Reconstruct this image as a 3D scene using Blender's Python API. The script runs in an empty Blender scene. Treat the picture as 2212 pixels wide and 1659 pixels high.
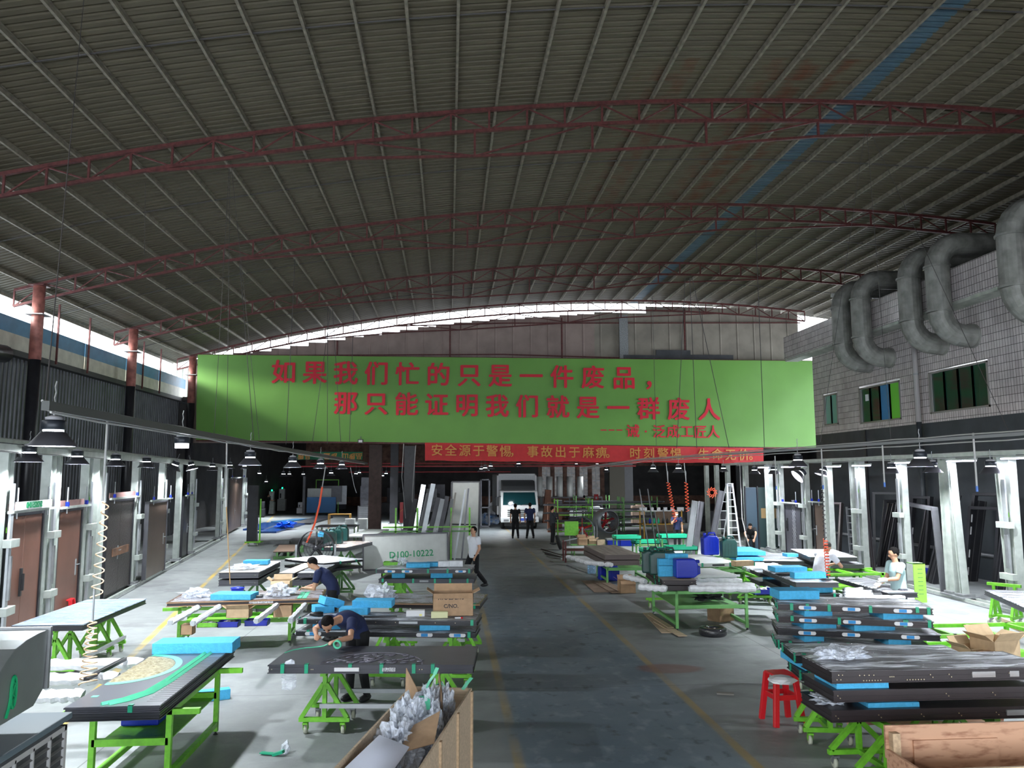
import bpy,bmesh,math,random
from math import sin,cos,pi,radians,sqrt,atan2
from mathutils import Vector as V, Matrix as MX, noise
RN=random.Random(11)
S=bpy.context.scene; COL=S.collection
# ---------------- camera, world, light, exposure ----------------
CF,CP,CY,CR=1692.45,.115526,.079844,-.002346
CH=3.15
_fw=V((sin(CY)*cos(CP),cos(CY)*cos(CP),sin(CP))); _r=V((cos(CY),-sin(CY),0)); _u=_r.cross(_fw)
_r,_u=_r*cos(CR)+_u*sin(CR),-_r*sin(CR)+_u*cos(CR)
cd=bpy.data.cameras.new('camera'); cam=bpy.data.objects.new('camera',cd); COL.objects.link(cam)
cam.matrix_world=MX(((_r.x,_u.x,-_fw.x,0),(_r.y,_u.y,-_fw.y,0),(_r.z,_u.z,-_fw.z,CH),(0,0,0,1)))
cd.sensor_width=36; cd.lens=CF/2212*36; cd.clip_end=400; cd.clip_start=.1
S.camera=cam
w=bpy.data.worlds.new('sky'); S.world=w; w.use_nodes=True
bg=w.node_tree.nodes['Background']; bg.inputs[0].default_value=(.86,.93,1,1); bg.inputs[1].default_value=7.0
S.view_settings.view_transform='Standard'; S.view_settings.look='None'; S.view_settings.gamma=1
S.view_settings.exposure=0.35; S.view_settings.use_curve_mapping=False
sl=bpy.data.lights.new('sun','SUN'); sl.energy=7; sl.angle=radians(18); sl.color=(1,.97,.9); so=bpy.data.objects.new('sun',sl); COL.objects.link(so); so.rotation_euler=V((.80,.52,-.24)).to_track_quat('-Z','Y').to_euler()
LAMP_W=140; LAMP_DIM=25
# ray helpers: photo pixel -> world point on a level plane / on a cross plane
def _ray(x,y): return _fw*CF+_r*(x-1106)-_u*(y-829.5)
def G(x,y,z=0.0):
    d=_ray(x,y); return V((0,0,CH))+d*((z-CH)/d.z)
def D(x,y,Y):
    d=_ray(x,y); return V((0,0,CH))+d*(Y/d.y)
def portal(name,loc,rot,sx,sy):
    l=bpy.data.lights.new(name,'AREA'); l.shape='RECTANGLE'; l.size=sx; l.size_y=sy
    l.cycles.is_portal=True
    o=bpy.data.objects.new(name,l); COL.objects.link(o); o.location=loc; o.rotation_euler=rot
portal('sky_portal',(-15.3,20,8.8),(0,-pi/2,0),1.6,56)
portal('sky_portal',(3,44.2,11.2),(-pi/2,0,0),38,4)
portal('sky_portal',(7,-8,2.5),(pi/2,0,0),44,5)
# ---------------- materials ----------------
MC={}
def mat(name,col,rough=.6,metal=0,nz=0,nscale=4,bump=0,bscale=30,emit=None,estr=1,alpha=1,trans=0,coat=0,stretch=None,col2=None,spec=None,thr=None):
    if name in MC: return MC[name]
    m=bpy.data.materials.new(name); m.use_nodes=True; nt=m.node_tree; N=nt.nodes; L=nt.links
    b=N['Principled BSDF']; b.inputs['Base Color'].default_value=(*col,1); b.inputs['Roughness'].default_value=rough
    b.inputs['Metallic'].default_value=metal; b.inputs['Coat Weight'].default_value=coat
    if spec is not None: b.inputs['Specular IOR Level'].default_value=spec
    if trans: b.inputs['Transmission Weight'].default_value=trans
    if alpha<1: b.inputs['Alpha'].default_value=alpha
    if emit: b.inputs['Emission Color'].default_value=(*emit,1); b.inputs['Emission Strength'].default_value=estr
    if nz or bump or col2:
        tc=N.new('ShaderNodeTexCoord'); mp=N.new('ShaderNodeMapping'); L.new(tc.outputs['Object'],mp.inputs[0])
        if stretch: mp.inputs['Scale'].default_value=stretch
    if nz or col2:
        n=N.new('ShaderNodeTexNoise'); n.inputs['Scale'].default_value=nscale; n.inputs['Detail'].default_value=6; L.new(mp.outputs[0],n.inputs[0])
        r=N.new('ShaderNodeValToRGB'); a,c=(.35,.65) if thr is None else thr
        r.color_ramp.elements[0].position=a; r.color_ramp.elements[1].position=c
        if col2: c0,c1=col,col2
        else: c0=tuple(x*(1-nz) for x in col); c1=tuple(min(1,x*(1+nz)) for x in col)
        r.color_ramp.elements[0].color=(*c0,1); r.color_ramp.elements[1].color=(*c1,1)
        L.new(n.outputs[0],r.inputs[0]); L.new(r.outputs[0],b.inputs['Base Color'])
    if bump:
        n2=N.new('ShaderNodeTexNoise'); n2.inputs['Scale'].default_value=bscale; n2.inputs['Detail'].default_value=4; L.new(mp.outputs[0],n2.inputs[0])
        bp=N.new('ShaderNodeBump'); bp.inputs['Strength'].default_value=bump; bp.inputs['Distance'].default_value=.03
        L.new(n2.outputs[0],bp.inputs['Height']); L.new(bp.outputs[0],b.inputs['Normal'])
    MC[name]=m; return m
def film(name,dens,col=(.85,.9,1),bs=9,stretch=(.35,1,1),rough=.16,lo=.5,rg=(.38,.66)):
    m=bpy.data.materials.new(name); m.use_nodes=True; nt=m.node_tree; N=nt.nodes; L=nt.links
    b=N['Principled BSDF']; b.inputs['Base Color'].default_value=(*col,1); b.inputs['Roughness'].default_value=rough
    b.inputs['Specular IOR Level'].default_value=.8
    tc=N.new('ShaderNodeTexCoord'); mp=N.new('ShaderNodeMapping'); mp.inputs['Scale'].default_value=stretch; L.new(tc.outputs['Object'],mp.inputs[0])
    n=N.new('ShaderNodeTexNoise'); n.inputs['Scale'].default_value=bs; n.inputs['Detail'].default_value=5; n.inputs['Distortion'].default_value=1.2; L.new(mp.outputs[0],n.inputs[0])
    bp=N.new('ShaderNodeBump'); bp.inputs['Strength'].default_value=1; bp.inputs['Distance'].default_value=.05; L.new(n.outputs[0],bp.inputs['Height']); L.new(bp.outputs[0],b.inputs['Normal'])
    r=N.new('ShaderNodeValToRGB'); r.color_ramp.elements[0].position=rg[0]; r.color_ramp.elements[1].position=rg[1]
    r.color_ramp.elements[0].color=(dens*lo,)*3+(1,); r.color_ramp.elements[1].color=(min(1,dens*1.5),)*3+(1,)
    L.new(n.outputs[0],r.inputs[0]); L.new(r.outputs[0],b.inputs['Alpha'])
    MC[name]=m; return m
RED=mat('oxide_red_steel',(.10,.026,.025),.55,.2,nz=.3,nscale=9)
PURL=mat('grey_purlin_steel',(.20,.18,.14),.6,.2,nz=.25,nscale=6)
GREEN=mat('green_painted_steel',(.17,.52,.035),.42,nz=.12,nscale=14,bump=.03)
DGREEN=mat('dull_green_painted_steel',(.12,.30,.09),.5,nz=.15,nscale=14)
POST=mat('pale_grey_green_steel',(.42,.46,.43),.42,.15,nz=.12,nscale=5)
ALU=mat('bare_aluminium',(.40,.42,.44),.4,.5,nz=.08)
STEEL=mat('dull_steel',(.28,.29,.3),.45,.6,nz=.15)
BLACKP=mat('black_plastic',(.015,.016,.018),.45)
RUBBER=mat('rubber',(.02,.02,.02),.8)
WHEEL=mat('cream_wheel',(.5,.52,.42),.5)
CHAR=mat('charcoal_door_skin',(.055,.055,.068),.38,.1,nz=.1,nscale=3,bump=.02)
BRN=mat('dark_brown_door_skin',(.035,.027,.03),.35,.1,nz=.12,nscale=3)
BRN2=mat('red_brown_door_skin',(.17,.075,.052),.4,.1,nz=.1,nscale=2,bump=.03,bscale=60)
BRN3=mat('taupe_door_skin',(.12,.08,.062),.38,.15,nz=.08,nscale=2)
TEX=mat('hammered_dark_skin',(.05,.038,.037),.3,.2,bump=.8,bscale=22)
BLK=mat('black_frame_skin',(.022,.022,.027),.35,.1,nz=.2)
GRY=mat('grey_frame_skin',(.12,.12,.135),.35,.3,nz=.1)
WHT=mat('white_panel_skin',(.62,.64,.62),.45,nz=.05)
WHT2=mat('white_wrap',(.72,.74,.78),.5,nz=.1,nscale=12,bump=.4,bscale=14)
FOAM=mat('blue_foam',(.07,.42,.72),.85,nz=.08,nscale=20,bump=.35,bscale=40)
TAPE=mat('green_tape',(.01,.33,.18),.4)
TAPE2=mat('light_green_tape',(.12,.62,.38),.45,nz=.08)
CARD=mat('cardboard',(.42,.27,.16),.8,nz=.1,nscale=10)
CARD2=mat('pale_cardboard',(.5,.36,.22),.8,nz=.08,nscale=10)
PLY=mat('plywood',(.55,.42,.29),.7,nz=.16,nscale=5,stretch=(1,9,9))
PLYP=mat('knotty_pink_plywood',(.26,.11,.06),.65,col2=(.52,.30,.19),nscale=5,stretch=(1,4,4),thr=(.28,.5))
WOOD=mat('raw_timber',(.45,.32,.2),.75,nz=.15,nscale=6,stretch=(6,1,6))
PLATE=mat('white_plate',(.7,.7,.72),.4)
SCR=mat('brass_screw',(.7,.6,.42),.3,.8)
BLUEP=mat('blue_plastic',(.004,.02,.36),.35,bump=.05)
TEALP=mat('dark_teal_plastic',(.006,.05,.045),.38,nz=.15)
REDP=mat('red_plastic',(.6,.012,.02),.35)
CABLE=mat('cable',(.05,.045,.045),.6)
CABLEG=mat('grey_cable',(.38,.38,.38),.5)
LETR=mat('red_lettering',(.62,.006,.03),.55)
LETY=mat('gold_lettering',(.55,.25,.05),.5)
LETG=mat('green_marker',(.0,.3,.11),.5)
LETK=mat('black_print',(.04,.03,.03),.6)
SKIN=mat('skin',(.50,.27,.17),.5,nz=.06,nscale=12)
HAIR=mat('black_hair',(.006,.005,.005),.8,spec=.15,bump=.6,bscale=60)
EYEM=mat('eye',(.02,.015,.015),.2)
LIP=mat('lip',(.35,.12,.09),.5)
NAVY=mat('navy_cloth',(.010,.018,.07),.85,bump=.35,bscale=12)
BLKC=mat('black_cloth',(.007,.007,.009),.9,bump=.3,bscale=12)
WHTC=mat('white_cloth',(.70,.73,.80),.85,bump=.35,bscale=10)
CYC=mat('pale_cyan_cloth',(.50,.70,.73),.85,bump=.35,bscale=10)
DKC=mat('dark_grey_cloth',(.03,.034,.042),.9,bump=.3,bscale=12)
GLOVE=mat('white_glove',(.7,.7,.7),.9)
FILM=film('clear_plastic_film',.42)
FILMW=film('white_film_painted_sheen',.95,col=(.9,.93,1),bs=7,stretch=(.16,1.2,1),rough=.12,lo=.22,rg=(.44,.60))  # contrasty white alpha streaks put bright lamp reflections into the film
FILMD=film('thin_film_on_dark',.42,bs=12,stretch=(.18,1,1))
FILMB=film('bluish_film',.85,col=(.5,.62,.82),bs=5)
BAG=film('crumpled_clear_plastic',.8,bs=12,stretch=(1,1,1))
LED=mat('lit_led',(1,1,1),.5,emit=(.9,.95,1),estr=22)
LEDV=mat('lit_led_tube',(1,1,1),.5,emit=(.72,.68,1),estr=10)
# ---------------- mesh helpers ----------------
class B:
    def __init__(s): s.v=[]; s.f=[]
    def add(s,vs,fs):
        n=len(s.v); s.v+=[tuple(v) for v in vs]; s.f+=[tuple(i+n for i in f) for f in fs]; return s
    def box(s,c,d,rz=0,rx=0,ry=0):
        x,y,z=d[0]/2,d[1]/2,d[2]/2; vs=[V((a*x,b*y,e*z)) for a in(-1,1) for b in(-1,1) for e in(-1,1)]
        if rx or ry or rz:
            R=MX.Rotation(rz,3,'Z')@MX.Rotation(ry,3,'Y')@MX.Rotation(rx,3,'X'); vs=[R@v for v in vs]
        c=V(c); return s.add([v+c for v in vs],[(0,1,3,2),(4,6,7,5),(0,4,5,1),(2,3,7,6),(0,2,6,4),(1,5,7,3)])
    def bx(s,x0,x1,y0,y1,z0,z1): return s.box(((x0+x1)/2,(y0+y1)/2,(z0+z1)/2),(abs(x1-x0),abs(y1-y0),abs(z1-z0)))
    def bar(s,p,q,w,h=None,up=(0,0,1)):
        h=h or w; p,q=V(p),V(q); d=(q-p)
        if d.length<1e-6: return s
        d.normalize(); up=V(up)
        if abs(d.dot(up))>.98: up=V((0,1,0)) if abs(d.y)<.9 else V((1,0,0))
        a=d.cross(up).normalized()*(w/2); b=a.cross(d).normalized()*(h/2)
        vs=[p-a-b,p+a-b,p+a+b,p-a+b,q-a-b,q+a-b,q+a+b,q-a+b]
        return s.add(vs,[(3,2,1,0),(4,5,6,7),(0,1,5,4),(1,2,6,5),(2,3,7,6),(3,0,4,7)])
    def tube(s,pts,r,n=8,closed=False,side=None,cap=True):
        pts=[V(p) for p in pts]; k=len(pts); rs=r if isinstance(r,(list,tuple)) else [r]*k
        prev=None; rings=[]
        for i,p in enumerate(pts):
            a=pts[(i-1)%k] if (i>0 or closed) else p; b=pts[(i+1)%k] if (i<k-1 or closed) else p
            t=(b-a).normalized()
            if side is not None: sd=V(side)-t*t.dot(V(side))
            elif prev is None:
                u=V((0,0,1)) if abs(t.z)<.9 else V((1,0,0)); sd=u-t*t.dot(u)
            else: sd=prev-t*t.dot(prev)
            sd.normalize(); prev=sd; o=t.cross(sd); rr=rs[i]; ra,rb=rr if isinstance(rr,tuple) else (rr,rr)
            rings.append([p+sd*cos(2*pi*j/n)*ra+o*sin(2*pi*j/n)*rb for j in range(n)])
        vs=[v for g in rings for v in g]; fs=[]
        for i in range(k if closed else k-1):
            i2=(i+1)%k
            for j in range(n): fs.append((i*n+j,i*n+(j+1)%n,i2*n+(j+1)%n,i2*n+j))
        if cap and not closed: fs.append(tuple(range(n-1,-1,-1))); fs.append(tuple((k-1)*n+j for j in range(n)))
        return s.add(vs,fs)
    def lathe(s,prof,n=20,c=(0,0,0),ax=None,cap=True):
        c=V(c); vs=[]; fs=[]; k=len(prof)
        Rm=MX.Identity(3) if ax is None else V((0,0,1)).rotation_difference(V(ax)).to_matrix()
        for r,z in prof:
            for j in range(n): vs.append(c+Rm@V((r*cos(2*pi*j/n),r*sin(2*pi*j/n),z)))
        for i in range(k-1):
            for j in range(n): fs.append((i*n+j,i*n+(j+1)%n,(i+1)*n+(j+1)%n,(i+1)*n+j))
        if cap: fs.append(tuple(range(n-1,-1,-1))); fs.append(tuple((k-1)*n+j for j in range(n)))
        return s.add(vs,fs)
    def ell(s,c,r,n=14,m=9,R=None):
        c=V(c); vs=[]; fs=[]
        for i in range(m+1):
            th=pi*i/m
            for j in range(n):
                p=V((r[0]*sin(th)*cos(2*pi*j/n),r[1]*sin(th)*sin(2*pi*j/n),-r[2]*cos(th)))
                vs.append(c+(R@p if R else p))
        for i in range(m):
            for j in range(n): fs.append((i*n+j,i*n+(j+1)%n,(i+1)*n+(j+1)%n,(i+1)*n+j))
        return s.add(vs,fs)
    def prism(s,poly,a,b,ax='z'):
        n=len(poly); g=lambda p,t:{'z':(p[0],p[1],t),'y':(p[0],t,p[1]),'x':(t,p[0],p[1])}[ax]
        return s.add([g(p,a) for p in poly]+[g(p,b) for p in poly],[tuple(range(n-1,-1,-1)),tuple(range(n,2*n))]+[(i,(i+1)%n,n+(i+1)%n,n+i) for i in range(n)])
    def mesh(s,name,m,smooth=False):
        me=bpy.data.meshes.new(name); me.from_pydata(s.v,[],s.f); me.materials.append(m)
        bm=bmesh.new(); bm.from_mesh(me); bmesh.ops.remove_doubles(bm,verts=bm.verts,dist=1e-5); bmesh.ops.recalc_face_normals(bm,faces=bm.faces); bm.to_mesh(me); bm.free()
        if smooth:
            for p in me.polygons: p.use_smooth=True
        return me
    def make(s,name,m,parent=None,smooth=False,loc=None,bevel=0,**kw):
        return put(name,s.mesh(name,m,smooth),parent,loc,bevel,**kw)
def put(name,me,parent=None,loc=None,bevel=0,rot=None,**kw):
    o=bpy.data.objects.new(name,me); COL.objects.link(o); o.parent=parent
    if loc is not None: o.location=loc
    if rot is not None: o.rotation_euler=rot
    if bevel:
        md=o.modifiers.new('b','BEVEL'); md.width=bevel; md.segments=2; md.limit_method='ANGLE'
    for k,v in kw.items(): o[k]=v
    return o
def tag(o,label,cat,group=None):
    o['label']=label; o['category']=cat
    if group: o['group']=group
    return o
def thing(name,label,cat,loc=(0,0,0),rz=0,group=None,rot=None):
    o=bpy.data.objects.new(name,None); COL.objects.link(o); o.location=loc; o.rotation_euler=rot or (0,0,rz); o.empty_display_size=.1
    return tag(o,label,cat,group)
def struct(o): o['kind']='structure'; return o
def dup(root,label=None,loc=None,rz=None,rot=None,par=None):
    c=root.copy(); COL.objects.link(c); c.parent=par
    if label: c['label']=label
    if loc is not None: c.location=loc
    if rz is not None: c.rotation_euler=(0,0,rz)
    if rot is not None: c.rotation_euler=rot
    for ch in list(root.children): dup(ch,par=c)
    return c
def txt(body,size,m,name='lettering',parent=None,loc=(0,0,0),rot=(pi/2,0,0),off=0,ext=.002,align='CENTER',sp=1,scale=None,bold=0):
    c=bpy.data.curves.new(name,'FONT'); c.body=body; c.size=size; c.offset=off; c.extrude=ext; c.align_x=align; c.align_y='CENTER'; c.space_character=sp; c.resolution_u=3
    o=bpy.data.objects.new('tmp',c); COL.objects.link(o); bpy.context.view_layer.update()
    me=bpy.data.meshes.new_from_object(o.evaluated_get(bpy.context.evaluated_depsgraph_get())); bpy.data.objects.remove(o)
    me.materials.clear(); me.materials.append(m)
    if bold:
        bm=bmesh.new()
        for k,(dx,dy) in enumerate(((0,0),(bold,0),(-bold,0),(0,bold*.8),(0,-bold*.8),(bold*.7,bold*.7),(-bold*.7,-bold*.7))):
            n0=len(bm.verts); bm.from_mesh(me); bm.verts.ensure_lookup_table()
            for v in bm.verts[n0:]: v.co+=V((dx,dy,k*.0006))
        bm.to_mesh(me); bm.free()
    r=put(name,me,parent,loc,rot=rot)
    if scale: r.scale=scale
    return r
# ---------------- floor ----------------
def floor_mat():
    m=bpy.data.materials.new('painted_concrete'); m.use_nodes=True; nt=m.node_tree; N=nt.nodes; L=nt.links; b=N['Principled BSDF']
    tc=N.new('ShaderNodeTexCoord'); sx=N.new('ShaderNodeSeparateXYZ'); L.new(tc.outputs['Object'],sx.inputs[0])
    def mth(op,a,bb=None,c=None):
        n=N.new('ShaderNodeMath'); n.operation=op; n.use_clamp=False
        for i,q in enumerate((a,bb,c)):
            if q is None: continue
            if isinstance(q,(int,float)): n.inputs[i].default_value=q
            else: L.new(q,n.inputs[i])
        return n.outputs[0]
    def noise_(s,d=6,st=None):
        n=N.new('ShaderNodeTexNoise'); n.inputs['Scale'].default_value=s; n.inputs['Detail'].default_value=d
        if st:
            mp=N.new('ShaderNodeMapping'); mp.inputs['Scale'].default_value=st; L.new(tc.outputs['Object'],mp.inputs[0]); L.new(mp.outputs[0],n.inputs[0])
        else: L.new(tc.outputs['Object'],n.inputs[0])
        return n.outputs[0]
    def ramp(f,a,c):
        n=N.new('ShaderNodeMapRange'); n.inputs[1].default_value=a; n.inputs[2].default_value=c; L.new(f,n.inputs[0]); return n.outputs[0]
    def mix(f,a,c):
        n=N.new('ShaderNodeMix'); n.data_type='RGBA'; n.inputs[0].default_value=0
        L.new(f,n.inputs[0]) if not isinstance(f,(int,float)) else None
        for k,q in((6,a),(7,c)):
            if isinstance(q,tuple): n.inputs[k].default_value=(*q,1)
            else: L.new(q,n.inputs[k])
        return n.outputs[2]
    X,Y=sx.outputs[0],sx.outputs[1]
    wob=mth('MULTIPLY',mth('SUBTRACT',noise_(.8,2),.5),.25)
    def band(c,hw,soft=.02,src=X):
        d=mth('ABSOLUTE',mth('SUBTRACT',src,c)); n=N.new('ShaderNodeMapRange'); n.inputs[1].default_value=hw+soft; n.inputs[2].default_value=hw-soft; L.new(d,n.inputs[0]); return n.outputs[0]
    base=mix(ramp(noise_(.35),.35,.65),(.21,.225,.23),(.29,.31,.31))
    base=mix(mth('MULTIPLY',ramp(noise_(3,8),.45,.8),.5),base,(.36,.38,.38))
    base=mix(mth('MULTIPLY',ramp(noise_(1.1,9,(.8,1,1)),.56,.62),.35),base,(.10,.10,.105))
    Xw=mth('ADD',X,wob)
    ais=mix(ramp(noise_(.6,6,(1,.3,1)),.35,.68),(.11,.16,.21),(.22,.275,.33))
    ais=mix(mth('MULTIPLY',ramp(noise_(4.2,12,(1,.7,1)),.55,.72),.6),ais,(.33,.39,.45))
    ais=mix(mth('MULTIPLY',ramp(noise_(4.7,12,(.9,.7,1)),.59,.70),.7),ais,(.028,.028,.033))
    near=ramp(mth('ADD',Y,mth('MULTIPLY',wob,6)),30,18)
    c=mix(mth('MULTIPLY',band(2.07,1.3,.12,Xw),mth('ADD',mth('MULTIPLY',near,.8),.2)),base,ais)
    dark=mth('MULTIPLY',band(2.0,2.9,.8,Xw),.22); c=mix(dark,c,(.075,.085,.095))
    wear=ramp(noise_(1.6,7,(1,.4,1)),.30,.60)
    for cc in(.79,3.36): c=mix(mth('MULTIPLY',band(cc,.06),mth('MULTIPLY',wear,.8)),c,(.36,.25,.085))
    sk=mth('ADD',X,mth('MULTIPLY',Y,.167))
    c=mix(mth('MULTIPLY',band(-3.09,.06,.02,sk),wear),c,(.62,.42,.06))
    sk2=mth('SUBTRACT',X,mth('MULTIPLY',Y,.10)); c=mix(mth('MULTIPLY',band(10.15,.04,.02,sk2),mth('MULTIPLY',wear,.6)),c,(.62,.48,.15))
    # red worn oval
    dx=mth('DIVIDE',mth('SUBTRACT',X,3.6),.55); dy=mth('DIVIDE',mth('SUBTRACT',Y,13.0),.32)
    rr=mth('ADD',mth('ADD',mth('MULTIPLY',dx,dx),mth('MULTIPLY',dy,dy)),mth('MULTIPLY',wob,6)); c=mix(mth('MULTIPLY',ramp(rr,1.2,.7),.55),c,(.22,.085,.06))
    for jy in(6,12,18,24,30,36,42): c=mix(mth('MULTIPLY',band(jy,.008,.004,Y),.6),c,(.03,.03,.03))
    for jx in(-9.5,-4,5.8,11): c=mix(mth('MULTIPLY',band(jx,.008,.004),.6),c,(.03,.03,.03))
    L.new(c,b.inputs['Base Color'])
    rg=mth('ADD',mth('MULTIPLY',noise_(2,6),.35),.36); L.new(rg,b.inputs['Roughness'])
    bp=N.new('ShaderNodeBump'); bp.inputs['Strength'].default_value=.25; bp.inputs['Distance'].default_value=.02; L.new(noise_(9,8,(1,1.6,1)),bp.inputs['Height']); L.new(bp.outputs[0],b.inputs['Normal'])
    return m
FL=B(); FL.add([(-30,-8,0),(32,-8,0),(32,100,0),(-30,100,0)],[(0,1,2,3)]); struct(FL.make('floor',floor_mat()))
# ---------------- roof ----------------
def arch(x): return 12.97-.005547*(x-10.917)**2
XL,XR=-15.3,26
ROOF=mat('olive_grey_roof_sheet',(.094,.080,.052),.6,nz=.12,nscale=1.2,stretch=(1,6,1))
RUSTY=mat('rust_stained_roof_sheet',(.097,.082,.05),.6,col2=(.095,.034,.013),nscale=1.3,stretch=(.9,.3,1),thr=(.50,.64))
BLUER=mat('blue_translucent_sheet',(.05,.095,.13),.5,nz=.12,nscale=3)
ceil=bpy.data.objects.new('ceiling',None); COL.objects.link(ceil); struct(ceil)
def sheet(x0,x1,m,dz=0,W=1.1):
    nx=max(2,int((x1-x0)/1.2)); b=B(); prof=[]
    for k in range(5):
        y=k*W/5; prof+=[(y,0),(y+.13,0),(y+.14,.06),(y+.205,.06)]
    prof+=[(W,0),(W+.03,.0)]; n=len(prof); vs=[]; fs=[]
    for i in range(nx+1):
        x=x0+(x1-x0)*i/nx
        for y,z in prof: vs.append((x,y,arch(x)+.22+z+dz))
    for i in range(nx):
        for j in range(n-1): fs.append((i*n+j,i*n+j+1,(i+1)*n+j+1,(i+1)*n+j))
    b.add(vs,fs); return b.mesh('roof_sheet',m)
mL=sheet(XL,4.0,ROOF); mM=sheet(3.95,10.45,ROOF,.012); mMr=sheet(3.95,10.45,RUSTY,.012); mB=sheet(10.4,11.1,BLUER,.02); mR=sheet(11.05,XR,ROOF,.01)
y=-8; k=0
while y<43.9:
    dz=.004*(k%2)
    for me in(mL,mMr if 17<y<28 else mM,mB,mR): put('roof_sheet',me,ceil,(0,y,dz))
    y+=1.1; k+=1
pm=B(); pm.bx(-.03,.03,-8,44.2,.0,.008).bx(-.032,-.024,-8,44.2,0,.14).bx(-.03,.03,-8,44.2,.132,.14); pme=pm.mesh('purlin',PURL)
k=-15
while True:
    x=.12+1.02*k
    if x>XR: break
    put('purlin',pme,ceil,(x,0,arch(x)+.07)); k+=1
for Y in(7,15,23.2,31,39): 
    b=B(); b.tube([(XL+i*(XR-XL)/40,Y,arch(XL+i*(XR-XL)/40)+.12) for i in range(41)],.018,5); b.make('sag_rod',CABLE,ceil)
# rafter trusses
def gx(px,py): return D(px,py,19.05).x
LC=[(-7.6,9.72),(-2.39,10.03),(.59,10.28),(3.61,10.5),(6.61,10.72),(9.64,10.98),(15.3,11.5)]
def truss(label,Y,x0=-14.6,x1=20.4):
    t=thing('roof_truss',label,'roof truss',(0,Y,0),group=None)
    n=36; xs=[x0+(x1-x0)*i/n for i in range(n+1)]; H=.55
    b=B()
    for i in range(n): b.bar((xs[i],0,arch(xs[i])),(xs[i+1],0,arch(xs[i+1])),.09,.09)
    b.make('top_chord',RED,t); b=B()
    for i in range(n): b.bar((xs[i],0,arch(xs[i])-H),(xs[i+1],0,arch(xs[i+1])-H),.08,.08)
    b.make('bottom_chord',RED,t)
    for i in range(n+1):
        B().bar((xs[i],0,arch(xs[i])),(xs[i],0,arch(xs[i])-H),.05).make('strut',RED,t)
        if i<n:
            a,c=(xs[i],xs[i+1]); 
            if i%2: B().bar((a,0,arch(a)-.04),(c,0,arch(c)-H),.035).make('diagonal_brace',RED,t)
            else: B().bar((a,0,arch(a)-H),(c,0,arch(c)-.04),.035).make('diagonal_brace',RED,t)
    b=B(); lc=[(LC[0][0],arch(LC[0][0])-H)]+[(x,arch(x)-H-d) for (x,_),d in zip(LC[1:-1],(.42,.66,.72,.66,.42))]+[(LC[-1][0],arch(LC[-1][0])-H)]
    for i in range(len(lc)-1): b.bar((lc[i][0],0,lc[i][1]),(lc[i+1][0],0,lc[i+1][1]),.06)
    b.make('tie_bar',RED,t)
    for i in range(1,6):
        x=lc[i][0]; B().bar((x,0,arch(x)-H),(x,0,lc[i][1]),.055).make('strut',RED,t)
    for a,c in((1,2),(3,2),(3,4),(5,4)):
        B().bar((lc[a][0],0,arch(lc[a][0])-H),(lc[c][0],0,lc[c][1]),.04).make('diagonal_brace',RED,t)
    return t
tr=truss('dark red arched lattice truss nearest overhead, spanning top of the picture',19.05)
dup(tr,'dark red arched lattice truss, second one back, resting on left front column',(0,27.04,0))
dup(tr,'dark red arched lattice truss, third one back, between middle column and green banner',(0,35.0,0))
dup(tr,'dark red arched lattice truss along the bright gap above green banner',(0,43.0,0))
tag(bpy.data.objects.get('roof_truss'),'dark red arched lattice truss nearest overhead, spanning top of the picture','roof truss')
COLM=mat('red_oxide_and_grey_column',(.10,.075,.075),.5,.2,nz=.3,nscale=3)
def column(x,Y,z,label):
    t=thing('steel_column',label,'column',(x,Y,0))
    B().lathe([(.19,0),(.19,z-2.6)],20).make('shaft',BLK,t,True)
    B().lathe([(.19,z-2.6),(.19,z-.1)],20).make('painted_top',mat('pinkish_red_paint',(.32,.12,.10),.5,nz=.3,nscale=5),t,True,label='pinkish red painted top length')
    B().bx(-.25,.25,-.25,.25,z-.1,z-.07).make('cap_plate',RED,t)
    B().bx(-.3,.3,-.3,.3,z-1.1,z-1.07).make('bracket_plate',STEEL,t)
    B().bx(-.28,.28,-.28,.28,0,.03).make('base_plate',STEEL,t)
column(-13.8,27.04,9.6,'round steel column carrying the second truss, nearest on left')
column(-13.8,35,9.6,'round steel column in the middle of the three on left')
column(-13.8,43,9.6,'round steel column beside left edge of green banner')
# ---------------- left wall ----------------
CLAD=mat('dark_corrugated_cladding',(.085,.09,.10),.38,.45,nz=.18,nscale=1.5)
def cladprof(L,pitch=.25,d=.05):
    p=[]; y=0
    while y<L: p+=[(y,0),(y+pitch*.5,0),(y+pitch*.6,d),(y+pitch*.9,d)]; y+=pitch
    p.append((L,0)); return p
def clad(L,z0,z1,pitch=.25,d=.05,top=None):
    p=cladprof(L,pitch,d); vs=[];fs=[]
    for y,x in p: vs+=[(x,y,z0),(x,y,top(y) if top else z1)]
    for i in range(len(p)-1): fs.append((2*i,2*i+2,2*i+3,2*i+1))
    return B().add(vs,fs)
wl=bpy.data.objects.new('wall_left',None); COL.objects.link(wl); wl.location=(-14.8,-8,0); struct(wl)
me=clad(4,0,7.3).mesh('cladding_panel',CLAD)
for k in range(13): put('cladding_panel',me,wl,(0,4*k,0))
B().bx(.05,.35,0,52,7.15,7.36).make('flashing',mat('dark_flashing',(.03,.03,.032),.6),wl)
me1=B().bx(.3,.36,.02,3.98,7.85,8.38).mesh('blue_fascia_panel',mat('blue_fascia',(.045,.19,.33),.5,nz=.1))
me2=B().bx(.3,.36,.02,3.98,7.34,7.85).mesh('cream_fascia_panel',mat('cream_fascia',(.50,.49,.40),.5,nz=.12,nscale=3))
for k in range(13):
    put('blue_fascia_panel',me1,wl,(0,4*k,0)); put('cream_fascia_panel',me2,wl,(0,4*k,0))
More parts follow.
